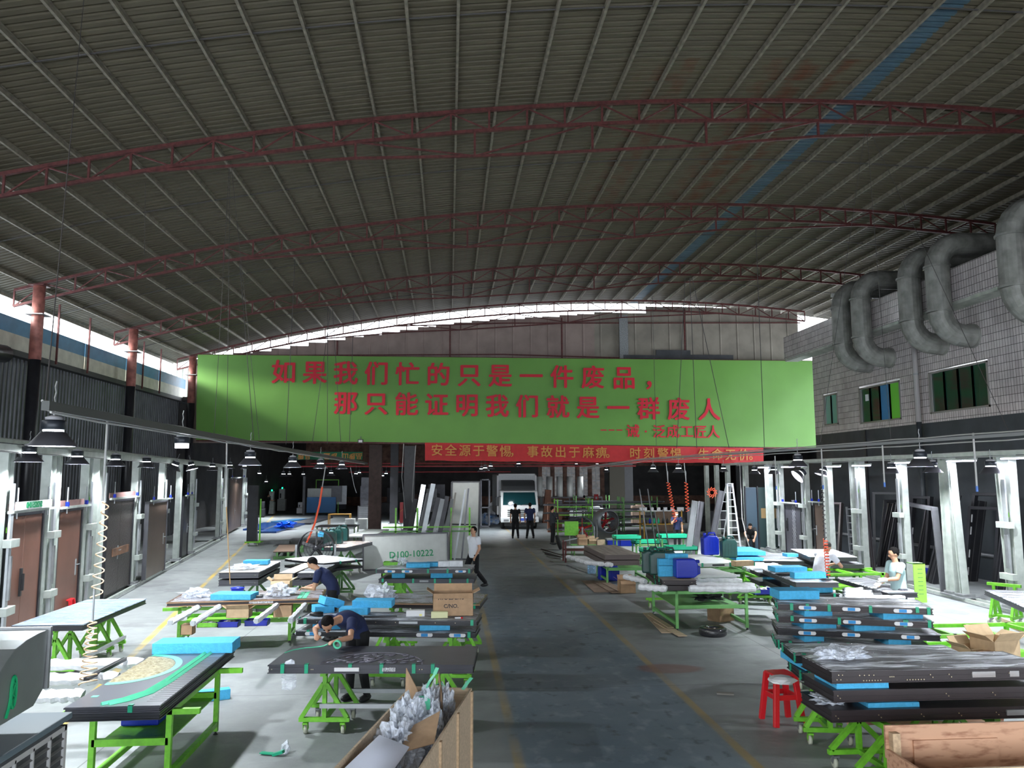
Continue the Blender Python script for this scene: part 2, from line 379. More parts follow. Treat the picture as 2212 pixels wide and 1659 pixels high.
for Y in(29.6,32.1,37.7,39.9):
    b=B(); b.bar((-14.35,Y,7.2),(-14.35,Y,arch(-14.35)-.0),.06); t=b.make('eave_post',RED); tag(t,{29.6:'thin red eave post, nearest one right of front left column',32.1:'thin red eave post just left of the middle left column',37.7:'thin red eave post just right of the middle left column',39.9:'thin red eave post nearest the green banner'}[Y],'post')
b=B(); z0=[(-13.9,27.04),(-13.9,35)]
# duct on the left wall
t=thing('wall_duct','dark bent ventilation pipe at left edge under blue fascia','duct',(-14.2,24.3,0))
B().tube([(0,0,2),(0,0,6.3),(.05,.15,6.75),(.1,.6,6.95),(.1,1.5,7.0)],.28,14).make('pipe',BLK,t,True); B().lathe([(.32,6.2),(.32,6.3)],14).make('flange',STEEL,t)
# pale cladding beyond, behind third bay
b=clad(3.2,7.4,9.1,.3); o=b.make('outer_cladding',mat('pale_green_cladding',(.55,.6,.56),.5)); o.location=(-14.2,44.4,0); o.rotation_euler=(0,0,pi/2); tag(o,'pale green corrugated sheet outside, beyond banner top left corner','cladding')
# ---------------- gable wall ----------------
PINK=mat('pinkish_corrugated_cladding',(.27,.205,.185),.55,.1,nz=.14,nscale=1.2)
BEIGE=mat('beige_corrugated_cladding',(.24,.215,.18),.55,.1,nz=.16,nscale=1.2)
wb=bpy.data.objects.new('wall_back',None); COL.objects.link(wb); struct(wb)
GT=[(x,z-.15) for x,z in ((-14,9.6),(-13.37,9.65),(-11.9,9.97),(-9.95,10.22),(-6.41,10.85),(-2.87,11.39),(0.87,11.94),(5.86,12.31),(8.36,12.56),(10.29,12.51),(10.49,12.91),(13.66,12.94),(16.78,12.87),(19.21,12.64),(20.46,12.52))]
def gtop(x):
    pts=GT
    for i in range(len(pts)-1):
        if pts[i][0]<=x<=pts[i+1][0]:
            f=(x-pts[i][0])/(pts[i+1][0]-pts[i][0]); return pts[i][1]*(1-f)+pts[i+1][1]*f
    return pts[-1][1]
x=-13.8; i=0
while x<20.2:
    W=min(1.0,20.3-x); pr=[(0,0),(.3,0),(.33,-.03),(.38,-.03),(.41,0),(W,0)]; vs=[];fs=[]
    for a,d in pr: vs+=[(x+a,43.5+d,4.9),(x+a,43.5+d,gtop(x)-.02*(i%2))]
    for q in range(5): fs.append((2*q,2*q+2,2*q+3,2*q+1))
    B().add(vs,fs).make('cladding_panel',PINK if x<7.6 else BEIGE,wb); x+=1.0; i+=1
for a,c,z0,z1 in((-13.8,20.3,9.62,9.62),(-3,20.3,11.4,12.0)):
    b=B(); b.bar((a,43.38,z0),(3,43.38,z0+.25),.06); b.bar((3,43.38,z0+.25),(c,43.38,z1-.1),.06); b.make('girt',RED,wb)
for x in(-6.2,0,6.3,13.4): B().bar((x,43.35,4.9),(x,43.35,gtop(x)-.2),.08).make('gable_post',RED,wb)
B().bx(9.6,10.1,43.3,43.36,9.6,12.2).make('rusty_flashing',mat('speckled_galvanised',(.25,.26,.27),.5,.3,nz=.5,nscale=30),wb)
b=B(); b.bx(11.7,13.7,43.3,43.42,9.5,10.2).bx(9.8,11.7,43.3,43.42,9.5,9.9).bx(13.7,16.2,43.3,43.42,9.5,9.95); b.make('patch_panel',CLAD,wb)
# ---------------- banner ----------------
BANG=mat('green_banner_cloth',(.125,.31,.05),.5,nz=.05,nscale=.6)
bn=thing('slogan_banner','huge green banner with red characters hung across the hall','banner',(0,42.62,0))
vs=[];fs=[];nx,nz=60,8
P0,P1,P2,P3=D(427,766,42.62),D(1757,780,42.62),D(1764,967,42.62),D(423,950,42.62)
for i in range(nx+1):
    u=i/nx
    for j in range(nz+1):
        v=j/nz; p=(P0*(1-u)+P1*u)*(1-v)+(P3*(1-u)+P2*u)*v
        vs.append((p.x,.015*sin(i*.9+j)+.01*sin(i*2.3),p.z))
for i in range(nx):
    for j in range(nz): a=i*(nz+1)+j; fs.append((a,a+1,a+nz+2,a+nz+1))
B().add(vs,fs).make('banner_sheet',BANG,bn,True)
b=B(); b.bar((P3.x,.1,P3.z-.03),(P2.x,.1,P2.z-.03),.12,.1); b.bar((P0.x,.1,P0.z),(P1.x,.1,P1.z),.1,.08); b.make('banner_frame',RED,bn)
def bch(s,pts,px,m,Y,par,name,off):
    for c,(x,y) in zip(s,pts):
        p=D(x,y,Y); s_=px/CF*Y*1.04
        txt(c,s_*(1.0 if c not in '，。' else .95),m,name,par,(p.x-(.12*s_ if c in'，。' else 0)*0,p.y-42.62 if par is bn else p.y-par.location.y,p.z),bold=off*s_,ext=.004,align='CENTER' )
def line(s,x0,y0,dx,dy): return [(x0+i*dx,y0+i*dy) for i in range(len(s))]
L1='如果我们忙的只是一件废品，'; bch(L1,line(L1,613,807,66.8,1.15),51,LETR,42.56,bn,'character',.024)
L2='那只能证明我们就是一群废人'; bch(L2,line(L2,747,874,65.4,1.2),50,LETR,42.56,bn,'character',.024)
bch('诫泛成工匠人',[(1367,933),(1424,934),(1454,934),(1484,934),(1513,935),(1541,935)],29,LETR,42.56,bn,'character',.02)
b=B()
for x in(1304,1321,1338):
    p=D(x,929,42.56); b.bx(p.x-.17,p.x+.17,-.062,-.056,p.z-.03,p.z+.03)
p=D(1395,932,42.56); b.bx(p.x-.05,p.x+.05,-.062,-.056,p.z-.05,p.z+.05); b.make('dash_and_dot',LETR,bn)
BANR=mat('red_banner_cloth',(.50,.018,.022),.6,nz=.06)
rb=thing('safety_banner','long red banner with gold characters below the green banner','banner',(0,42.4,0))
Q0,Q1,Q2,Q3=D(918,956,42.4),D(1649,968,42.4),D(1649,1001,42.4),D(918,995,42.4); vs=[];fs=[]
for i in range(61):
    u=i/60
    for j in range(4):
        v=j/3; p=(Q0*(1-u)+Q1*u)*(1-v)+(Q3*(1-u)+Q2*u)*v; vs.append((p.x,.03*sin(i*1.1+j*.7),p.z+.02*sin(i*.8)*(j==3)))
for i in range(60):
    for j in range(3): a=i*4+j; fs.append((a,a+1,a+5,a+4))
B().add(vs,fs).make('banner_sheet',BANR,rb,True)
bch('安全源于警惕，事故出于麻痹。时刻警惕，生命无价。',[(x,974+(x-944)*.0155) for x in(944,974,1004,1034,1063,1092,1113,1151,1181,1211,1241,1271,1299,1320,1372,1402,1432,1460,1481,1520,1550,1578,1607,1629)],25,LETY,42.33,rb,'character',.012)
# ---------------- right building ----------------
def tile_mat():
    m=bpy.data.materials.new('white_glazed_tile'); m.use_nodes=True; nt=m.node_tree;N=nt.nodes;L=nt.links;b=N['Principled BSDF']
    tc=N.new('ShaderNodeTexCoord'); sp=N.new('ShaderNodeSeparateXYZ'); L.new(tc.outputs['Object'],sp.inputs[0]); cb=N.new('ShaderNodeCombineXYZ'); L.new(sp.outputs[1],cb.inputs[0]); L.new(sp.outputs[2],cb.inputs[1])
    br=N.new('ShaderNodeTexBrick'); L.new(cb.outputs[0],br.inputs[0]); br.offset=0; br.inputs['Scale'].default_value=1; br.inputs['Brick Width'].default_value=.115; br.inputs['Row Height'].default_value=.235; br.inputs['Mortar Size'].default_value=.007
    br.inputs['Color1'].default_value=(.78,.72,.72,1); br.inputs['Color2'].default_value=(.62,.55,.56,1); br.inputs['Mortar'].default_value=(.08,.07,.07,1)
    n=N.new('ShaderNodeTexNoise'); n.inputs['Scale'].default_value=.9; n.inputs['Detail'].default_value=6; L.new(tc.outputs['Object'],n.inputs[0])
    mx=N.new('ShaderNodeMix'); mx.data_type='RGBA'; mx.blend_type='MULTIPLY'; mx.inputs[0].default_value=.5; L.new(br.outputs[0],mx.inputs[6]); L.new(n.outputs[0],mx.inputs[7]); L.new(mx.outputs[2],b.inputs['Base Color']); b.inputs['Roughness'].default_value=.25
    bp=N.new('ShaderNodeBump'); bp.inputs['Strength'].default_value=.3; bp.inputs['Distance'].default_value=.01; L.new(br.outputs['Fac'],bp.inputs['Height']); bp.invert=True; L.new(bp.outputs[0],b.inputs['Normal'])
    return m
TILE=tile_mat(); DKW=mat('dark_slate_paint',(.035,.042,.05),.5,nz=.2,nscale=1.5,bump=.1,bscale=6)
wr=bpy.data.objects.new('wall_right',None); COL.objects.link(wr); struct(wr)
wins=[(21.95,24.85,5.13,6.52),(26.55,29.35,5.08,6.48),(31.1,32.3,5.2,6.5)]
ys=[-8]+[v for w_ in wins for v in w_[:2]]+[33.2]
def wallseg(name,y0,y1,z0,z1,m): B().bx(16,16.3,y0,y1,z0,z1).make(name,m,wr)
wallseg('dark_painted_base',-8,33.2,0,4.85,DKW); wallseg('low_annex_wall',33.2,43,0,3.75,DKW)
wallseg('tiled_band',-8,33.2,6.55,9.4,TILE)
yy=-8
for a,c,z0,z1 in wins: wallseg('tiled_pier',yy,a,4.85,6.55,TILE); wallseg('tiled_sill',a,c,4.85,z0,TILE); yy=c
wallseg('tiled_pier',yy,33.2,4.85,6.55,TILE)
B().bx(15.35,16,-8,34.6,8.4,9.42).make('overhanging_band',TILE,wr)
B().bx(15.4,16.0,-8,34.6,8.3,8.4).make('band_soffit',mat('soffit_paint',(.4,.42,.38),.7,nz=.15),wr)
B().bx(16.3,22,33.0,33.2,4.85,9.4).make('return_wall',TILE,wr); B().bx(16.3,22,-8,33.2,9.3,9.4).make('roof_slab',DKW,wr)
for a in(19,29): B().bx(15.95,16,a,a+.1,0,4.85).make('wall_joint',BLK,wr)
B().tube([(15.93,-8,.75),(15.93,43,.75)],.05,8).make('conduit',STEEL,wr)
GLG=mat('dark_green_glass',(.012,.05,.035),.08,coat=.3); GLL=mat('bright_green_film',(.16,.6,.06),.3); BLF=mat('blue_film',(.04,.2,.42),.4); GLP=mat('pale_green_glass',(.18,.42,.34),.12)
ALF=mat('window_aluminium',(.3,.29,.28),.4,.5)
for i,(a,c,z0,z1) in enumerate(wins):
    t=bpy.data.objects.new('window_%d'%(3-i),None); COL.objects.link(t); struct(t)
    b=B(); b.bx(15.97,16.1,a,c,z0,z0+.06).bx(15.97,16.1,a,c,z1-.06,z1).bx(15.97,16.1,a,a+.06,z0,z1).bx(15.97,16.1,c-.06,c,z0,z1); b.make('window_frame',ALF,t)
    n=2 if i==2 else 4
    for k in range(n):
        y0=a+.06+(c-a-.12)*k/n; y1=a+.06+(c-a-.12)*(k+1)/n
        gm=[GLG,GLG,GLG,GLG] if i==0 else [GLL,BLF,GLG,GLG] if i==1 else [GLP,GLP]
        q=B().bx(16.04,16.06,y0+.03,y1-.03,z0+.06,z1-.06).make('pane',gm[k],t)
        b=B(); 
        for yy in(y0,y1): b.bx(16.0,16.08,yy-.02,yy+.02,z0+.05,z1-.05)
        b.make('sash',ALF,q)
    if i==1: B().bx(16.02,16.035,a+2.2,a+2.42,5.95,6.2).make('paper_notice',PLATE,t)
dp=thing('drain_pipe','grey downpipe on right wall between the two larger windows','pipe',(15.86,25.35,0))
B().tube([(0,0,0),(0,0,4.9)],.085,12).make('lower_length',DKW,dp,True); B().tube([(0,0,4.9),(0,0,8.35)],.085,12).make('upper_length',mat('pale_pipe',(.36,.34,.34),.5),dp,True)
for z in(2,6.5): B().lathe([(.1,z),(.1,z+.06)],12).make('pipe_clip',STEEL,dp)
DUCT=mat('galvanised_duct',(.22,.22,.205),.5,.15,nz=.35,nscale=2.5,bump=.1,bscale=3)
def duct(y,label,dy=0,r=.345,zt=9.5):
    t=thing('ventilation_duct',label,'duct',(14.97,y,0)); R=.75
    B().lathe([(r,8.1),(r,zt)],20).make('riser',DUCT,t)
    pts=[(R-R*cos(a),0,8.1-R*sin(a)) for a in [i*pi/2/5 for i in range(6)]]+[(1.03,0,7.35)]
    b=B(); b.tube(pts,r,20,side=(0,1,0)); b.make('lower_elbow',DUCT,t)
    pts=[(R-R*cos(a),0,zt+R*sin(a)) for a in [i*pi/2/5 for i in range(6)]]+[(2.6,0,zt+R)]
    B().tube(pts,r,20,side=(0,1,0)).make('upper_elbow',DUCT,t)
    for z in(8.1,zt): B().lathe([(r+.04,z-.03),(r+.04,z+.03)],20).make('flange',DUCT,t)
    B().lathe([(r+.03,-.03),(r+.03,.03)],20,(1.0,0,7.35),(1,0,0)).make('flange',DUCT,t)
duct(28.5,'large bent grey duct nearest the banner on right wall')
duct(27.05,'large bent grey duct, second from the banner')
duct(24.0,'large bent grey duct, third from the banner, left of the big window')
duct(22.5,'large bent grey duct, fourth from the banner, above the big window')
duct(19.3,'large bent grey duct cut by right edge of the picture')
# ---------------- rear hall ----------------
rh=bpy.data.objects.new('wall_rear',None); COL.objects.link(rh); struct(rh)
DKR=mat('dark_rear_cladding',(.045,.042,.042),.7,nz=.3,nscale=1); BRICK=mat('grimy_brick_wall',(.24,.13,.095),.8,nz=.4,nscale=2)
def rw(name,x0,x1,y0,y1,z0,z1,m): return B().bx(x0,x1,y0,y1,z0,z1).make(name,m,rh)
rw('rear_roof_slab',-20,30,43.6,84.3,7.2,7.4,DKR); rw('rear_side_wall',-15.3,-15,44,84,0,7.2,DKR); rw('rear_side_wall',29,29.3,43.2,84,0,7.2,DKR)
rw('rear_upper_wall',-15,29,84,84.3,4.1,7.2,BRICK); rw('rear_base_wall',-15,29,84,84.3,0,.9,BRICK)
rw('rear_end_wall',-15,9.5,84,84.3,.9,4.1,DKR); rw('rear_end_wall',16.67,29,84,84.3,.9,4.1,DKR)
for i in range(6): rw('window_pier',9.5+i*1.35,9.5+i*1.35+.42,83.9,84.3,.9,4.1,BRICK)
rw('light_block_front_wall',-15,29,-8.3,-8,5.0,14,DKR); rw('light_block_attic_wall',25.8,26,-8,44,9.2,13,DKR); rw('light_block_attic_floor',16.2,26,-8,33.2,9.15,9.28,DKR)  # unseen closures added to hold back sky light behind camera and at right
GLW=mat('dusty_window_pane',(.30,.24,.2),.6,alpha=.9,nz=.5,nscale=3)
t=bpy.data.objects.new('window_4',None); COL.objects.link(t); struct(t)
for i in range(5):
    x0=9.92+i*1.35; B().bx(x0,x0+.93,84.1,84.12,.9,4.1).make('pane',GLW,t)
    b=B(); b.bx(x0+.44,x0+.49,84.05,84.1,.9,4.1); [b.bx(x0,x0+.93,84.05,84.1,z,z+.05) for z in(1.7,2.5,3.3)]; b.make('window_bars',STEEL,t)
BRC=mat('brown_column',(.085,.05,.042),.6,nz=.2)
def ibeam(px,py,Y,w_,z,label,m=BRC):
    p=D(px,py,Y); t=thing('steel_column',label,'column',(p.x,Y,0))
    B().bx(-w_/2,w_/2,-.02,0,0,z).make('front_flange',m,t); B().bx(-w_/2,w_/2,.36,.38,0,z).make('rear_flange',m,t); B().bx(-.02,.02,0,.36,0,z).make('web',m,t); B().bx(-w_/2-.08,w_/2+.08,-.1,.5,0,.06).make('base_plate',STEEL,t)
ibeam(810,1050,44.6,.7,4.85,'wide brown steel column below banner, left of the fire sign')
ibeam(884,1050,46.2,.62,4.85,'wide brown steel column below banner, just left of the leaning strips',BLK)
ibeam(851,1050,52,.5,7.1,'dark steel column standing farther back between the two brown columns',BLK)
ibeam(1355,1050,60,.9,7.1,'dark column deep in the rear hall right of the bright windows',BLK)
ibeam(1333,1040,56,1.1,4.9,'beige concrete pillar deep in the rear hall right of bright windows',mat('beige_pillar',(.10,.09,.07),.8))
b=B(); 
for z,x0,x1,y in((3.7,-10,12,50),(4.0,-10,14,58),(3.4,-8,5,64)): b.bar((x0,y,z),(x1,y,z),.08)
tag(b.make('red_pipework',mat('red_pipe',(.35,.015,.02),.5)),'red horizontal pipes hung high in the dark rear hall','pipe')
# small green banner at rear
t=thing('rear_banner','small dark green banner with upside-down looking gold writing in left rear hall','banner',(D(710,990,50).x,50,0))
p0,p1=D(641,976,50),D(783,993,50); B().bx(p0.x-t.location.x,p1.x-t.location.x,-.01,.01,p1.z,p0.z).make('banner_sheet',mat('dark_green_cloth',(.01,.14,.06),.7),t)
txt('品质',.42,LETY,'character',t,(-1.5,-.02,(p0.z+p1.z)/2),off=.01).rotation_euler=(pi/2,pi,0)
txt('质量',.42,LETY,'character',t,(.1,-.02,(p0.z+p1.z)/2),off=.01).rotation_euler=(pi/2,pi,0)
txt('品质山',.42,LETY,'character',t,(1.45,-.02,(p0.z+p1.z)/2),off=.01).rotation_euler=(pi/2,pi,0)
# floodlight under banner
p=D(779,953,42.3); t=thing('flood_light','small black floodlight under the green banner edge','light',p); B().bx(-.14,.14,-.1,.05,-.1,.1).make('housing',BLACKP,t); B().bx(-.1,.1,-.11,-.1,-.07,.06).make('glass',PLATE,t); B().bar((0,0,.1),(0,.1,.25),.04).make('bracket',STEEL,t)
# ---------------- pendant lamps ----------------
LAMPG=mat('lamp_grey_cap',(.35,.35,.38),.5); LAMPK=mat('lamp_heat_sink',(.02,.025,.035),.4,.3); SHADE=mat('lamp_shade_metal',(.12,.12,.14),.45,.5)
def lamp(label,p,bright=True,shade=True,tilt=0,rod=.35,W=None,r=.235):
    t=thing('pendant_lamp',label,'lamp',p,group='high-bay work lamps'); t.rotation_euler=(0,tilt,0)
    if shade: B().lathe([(r,0),(r-.01,.012),(.115,.15),(.11,.145),(r-.02,0)],28,cap=False).make('shade',SHADE,t,True)
    B().lathe([(.105,.17),(.115,.18),(.115,.26),(.105,.27)],24).make('heat_sink',LAMPK,t,True)
    B().lathe([(.08,.27),(.085,.30),(.03,.32)],20).make('driver_cap',LAMPG,t,True)
    B().lathe([(.098,.14 if shade else .1),(.098,.168)],24).make('led_disc',LED,t,True,label='glowing white led face')
    B().tube([(0,0,.31),(0,0,.34)],.012,6).make('hook',STEEL,t)
    b=B(); 
    n=int(rod/.05)
    b.tube([(.006*(-1)**i,0,.33+i*rod/max(1,n)) for i in range(n+1)],.008,5); b.make('chain',STEEL,t)
    l=bpy.data.lights.new('lamp_glow','AREA'); l.shape='DISK'; l.size=.19; l.energy=W or (LAMP_W if bright else LAMP_DIM); l.color=(.90,.96,1.0); l.spread=radians(160)
    o=bpy.data.objects.new('lamp_glow',l); COL.objects.link(o); o.parent=t; o.location=(0,0,.135 if shade else .09)
    return t
def rail_pt(px,X):
    d=_ray(px,1000); return X*d.y/d.x
XL1=-4.1; XR1=8.5
for px,pyb,lab,sh in((113,964,'largest pendant lamp at left, nearest on the left rail',1),(540,1005,'pendant lamp on left rail, straight above the brown door worktable',1),(632,1010,'pendant lamp on left rail right of the pair of lamps',1),(692,1012,'pendant lamp on left rail, beside the vertical orange hose',1),(738,1013,'smallest shaded pendant lamp at far end of left rail',1),(392,982,'bare glowing pendant lamp without shade on the left rail',0)):
    Y=rail_pt(px,XL1); p=D(px,pyb,Y); lamp(lab,p,True,sh,W=150)
for px,pyb,lab in((1989,1008,'largest pendant lamp on right rail with purple rim glow'),(1724,1008,'brilliantly glowing pendant lamp on right rail by the coiled cable'),(1466,1021,'small shaded pendant lamp on right rail over the orange coil hose'),(1411,1020,'small glaring pendant lamp at far end of right rail')):
    Y=rail_pt(px,XR1); p=D(px,pyb,Y); lamp(lab,p,W=170)
LA,LBs=-5.75,-.138; RA,RBs=12.3,.03
def row(px,left=True,py=1150):
    a,b_=(LA,LBs) if left else (RA,RBs); d=_ray(px,py); Y=a/(d.x/d.y-b_); return V((a+b_*Y,Y,0))
for px,pyb,lab in((62,998,'pendant lamp over left door row, nearest the left edge'),(166,1003,'pendant lamp over left door row, above the pale double post'),(249,1007,'pendant lamp over left door row, above the hammered door'),(316,1010,'pendant lamp over left door row, above the narrow taupe door'),(374,1014,'glaring tilted pendant lamp under the bare lamp at left'),(415,1014,'glaring pendant lamp right of the tilted one at left'),(459,1016,'small pendant lamp far along left door row'),(497,1012,'small pendant lamp above the farthest brown door'),(528,1013,'tiny pendant lamp at far end of left door row')):
    q=row(px); Y=q.y*.9; p=D(px,pyb,Y); lamp(lab,p,tilt=.35 if px==374 else -.25 if px==415 else 0,rod=.2,W=95)
for px,pyb,lab in((2141,1023,'pale pendant lamp over right row, nearest right edge'),(2015,1021,'pendant lamp over right row, tucked behind the largest one'),(1926,1023,'pale pendant lamp over right row above the black door frames'),(1775,1026,'glaring pendant lamp over right row, above the tall white post'),(1672,1024,'pendant lamp over right row beside the glaring rail lamp'),(1630,1024,'pale pendant lamp over right row, above the dark green doors'),(1563,1019,'dark pendant lamp over right row, above the stepladder')):
    q=row(px,False); Y=q.y*.92; p=D(px,pyb,Y); lamp(lab,p,rod=.2,W=95,tilt=.3 if px==1775 else 0)
t=lamp('glaring pendant lamp tilted fully sideways beside the rail lamp at right',D(1722,1030,22.5),tilt=.9,rod=.1)
for px,py,Y in((715,1028,44),(769,1029,48),(776,1026,52),(834,1028,52),(826,1033,50),(560,1028,50),(575,1045,60),(612,1030,46),(1048,1017,43.5),(1060,1013,43.8),(1040,1019,44.5),(1120,1008,44),(625,1029,54),(655,1029,58),(1310,1020,50)):
    lamp('small distant lamp glowing in the dark rear hall',D(px,py,Y),rod=.3,W=150 if Y>45 else 45)
for px,Y in((1245,66),(1290,70),(1215,62)): lamp('small distant lamp glowing in the dark rear hall',D(px,1006,Y),W=150)
for x,y in((-4.1,3.2),(-4.1,-2),(8.5,9.2),(8.5,4.2),(8.5,-1),(12.0,11.5),(12.0,7),(12,2.5),(-7.0,9.5),(-6.6,5.5),(-6.4,1)):
    lamp('added unseen pendant lamp beside or behind the camera, brightening the foreground',(x,y,3.4),W=120)  # extra lamps out of view, added to brighten the foreground
# overhead rails
def rail(name,label,pts,w_,m=STEEL,extra=True):
    t=thing(name,label,'rail',pts[0]); o=V(pts[0]); L=[V(p)-o for p in pts]
    b=B(); 
    for a,c in zip(L,L[1:]): b.bar(a,c,w_*.8,w_)
    b.make('rail_profile',m,t)
    if extra:
        for k,(dx,dz) in enumerate(((.05,-.06),(-.04,.06))):
            b=B(); pp=[]
            for a,c in zip(L,L[1:]):
                n=12
                for i in range(n): 
                    f=i/n; q=a*(1-f)+c*f; pp.append((q.x+dx+.01*sin(i*2+k),q.y,q.z+dz-.02*abs(sin(i*1.3+k))))
            b.tube(pp,.012,5); b.make('conduit',CABLEG,t)
    return t
rail('hanging_lamp_rail','long grey rail hung on cables at left carrying the pendant lamps',[D(98,876,7.3),(XL1,20,3.8),(XL1,40,3.75)],.085,mat('rail_grey',(.07,.075,.075),.5,.4))
rail('hanging_lamp_rail','long thin grey rail hung on cables at right carrying pendant lamps',[(XR1,10.5,3.74),(XR1,22,3.76),(XR1,34,3.8),(4.9+2.5,44,3.5)],.05,mat('rail_light_grey',(.3,.31,.32),.5,.4))
def rowy(y,left=True,off=0,z=0):
    a,b_=(LA,LBs) if left else (RA,RBs); return V((a+b_*y+off,y,z))
rail('row_top_rail','grey overhead beam with bundled cables along the left door row',[rowy(12,True,.3,3.62),rowy(40,True,.3,3.62)],.12,POST)
rail('row_top_rail','pale overhead beam with bundled cables along the left row, rear line',[rowy(12,True,-.1,3.78),rowy(40,True,-.1,3.7)],.06,POST)
rail('row_top_rail','grey overhead beam with bundled cables along the right post row',[rowy(14,False,-.3,3.62),rowy(37,False,-.3,3.62)],.1,POST)
for px,py,lab in((2076,996,'purple-white tube light right of the large right lamp'),(1952,1000,'purple-white tube light left of the large right lamp'),(2200,990,'purple-white tube light at right edge'),(1860,1006,'purple-white tube light above the middle right post'),(1701,1009,'purple-white tube light behind the glaring lamp'),(1649,1010,'purple-white tube light near the red banner end'),(1798,1008,'purple-white tube light above the tall white post')):
    q=row(px,False); p=D(px,py,q.y*.97); t=thing('tube_light',lab,'light',p,pi/2-.03,group='tube lights on the right row'); B().bx(-.6,.6,-.03,.03,.02,.06).make('housing',POST,t); B().tube([(-.58,0,0),(.58,0,0)],.018,8).make('tube',LEDV,t,True)
    l=bpy.data.lights.new('tube_glow','AREA'); l.shape='RECTANGLE'; l.size=1.1; l.size_y=.04; l.energy=45; l.color=(.88,.9,1); o=bpy.data.objects.new('tube_glow',l); COL.objects.link(o); o.parent=t; o.location=(0,0,-.03)
# floor tracks
def track(left,y0,y1,label):
    t=thing('floor_track',label,'floor rail',rowy(y0,left)); o=rowy(y0,left); e=rowy(y1,left)-o
    for k,dx in enumerate((-.14,.14)): B().bar((dx,0,.05),(e.x+dx,e.y,.05),.07,.1).make('rail_strip',POST,t)
    B().bar((0,0,.012),(e.x,e.y,.012),.42,.024).make('track_bed',STEEL,t)
track(True,10,42,'pale steel floor track under the left door row'); track(False,12,42,'pale steel floor track under the right post row')
# posts
PK=[0]
def post(px,left,label,w_=.26,h=3.6,off=0,plain=False,lean=0):
    q=row(px,left); t=thing('test_frame_post',label,'post',(q.x+off,q.y,.02)); s=1 if left else -1; ang=atan2(1,LBs if left else RBs)-pi/2; t.rotation_euler=(0,lean,ang)
    B().bx(-.03,.03,-w_/2,w_/2,.1,h).make('web',POST,t)
    for yy in(-w_/2,w_/2): B().bx(-.09,.09,yy-.012,yy+.012,.1,h).make('flange',POST,t)
    b=B(); b.bx(-.22,.22,-.25,.25,.06,.1); b.bx(-.16,.16,-.18,.18,.1,.16); b.make('carriage',STEEL,t,bevel=.008)
    if not plain:
        B().bx(s*.12,s*.16,-.06,.06,.3,h-.6).make('guide_rail',ALU,t)
        for z in(1.9,.75): B().bx(s*.1,s*.24,-w_*.75,w_*.75,z,z+.14).make('clamp_bracket',POST,t,bevel=.006)
        B().bx(s*.16,s*.2,-.03,.03,1.0,1.75).make('screw_rod',STEEL,t)
        B().bx(s*.095,s*.1,-.05,.05,2.15+.4*(PK[0]%2),2.25+.4*(PK[0]%2)).make('paint_mark',GREEN,t,label='lime green paint dab')
    PK[0]+=1; return t
for px,lab,kw in((2,'grey-green steel post at the left edge of the picture',{}),(97,'grey-green steel post between the two red-brown doors',{}),(113,'thin bright steel post right beside the one between red-brown doors',dict(w_=.12,plain=True)),(180,'grey-green steel post at right edge of the second red-brown door',{}),(207,'widest pale steel post behind the coiled air hose',dict(w_=.62,plain=True)),(288,'grey-green steel post right of the hammered double door',{}),(345,'grey-green steel post right of the narrow taupe door',{}),(382,'grey-green steel post before the narrow black frame at left',dict(plain=True)),(412,'grey-green steel post just right of the narrow black frame',{}),(470,'pale steel post left of the thin amber rope',{}),(484,'pale post touching the amber rope, left row',dict(w_=.2,plain=True)),(524,'last steel post of the left row, right of the farthest brown door',dict(w_=.18))):
    post(px,True,lab,**kw)
for px,lab,kw in((2188,'grey-green steel post at the right edge of the picture',dict(w_=.3)),(2178,'thin leaning post next to the post at right edge',dict(w_=.1,plain=True,lean=-.03)),(2052,'widest pale steel post behind the cyan-shirted worker',dict(w_=.36,plain=True)),(2076,'thin post propped right of the widest right post',dict(w_=.08,plain=True,lean=-.04)),(1955,'grey-green steel post directly behind the cyan-shirted worker\'s head',{}),(1864,'grey-green steel post with brackets beside the small ladder',dict(w_=.3)),(1848,'thin post left of the bracketed post by the small ladder',dict(w_=.08,plain=True)),(1793,'broad pale steel post behind the white-shirted bending worker',dict(w_=.4,plain=True)),(1745,'grey-green steel post between lattice door and brown panel',dict(w_=.28)),(1690,'grey-green steel post left of the lattice door',{}),(1665,'broad pale steel post right of the dark green doors',dict(w_=.42,plain=True)),(1615,'pale steel post above the dark green doors',dict(plain=True)),(1576,'pale steel post above the stepladder',dict(plain=True)),(1552,'pale steel post left of the stepladder',dict(plain=True)),(1530,'leftmost pale steel post of the right row',dict(plain=True))):
    post(px,False,lab,**kw)
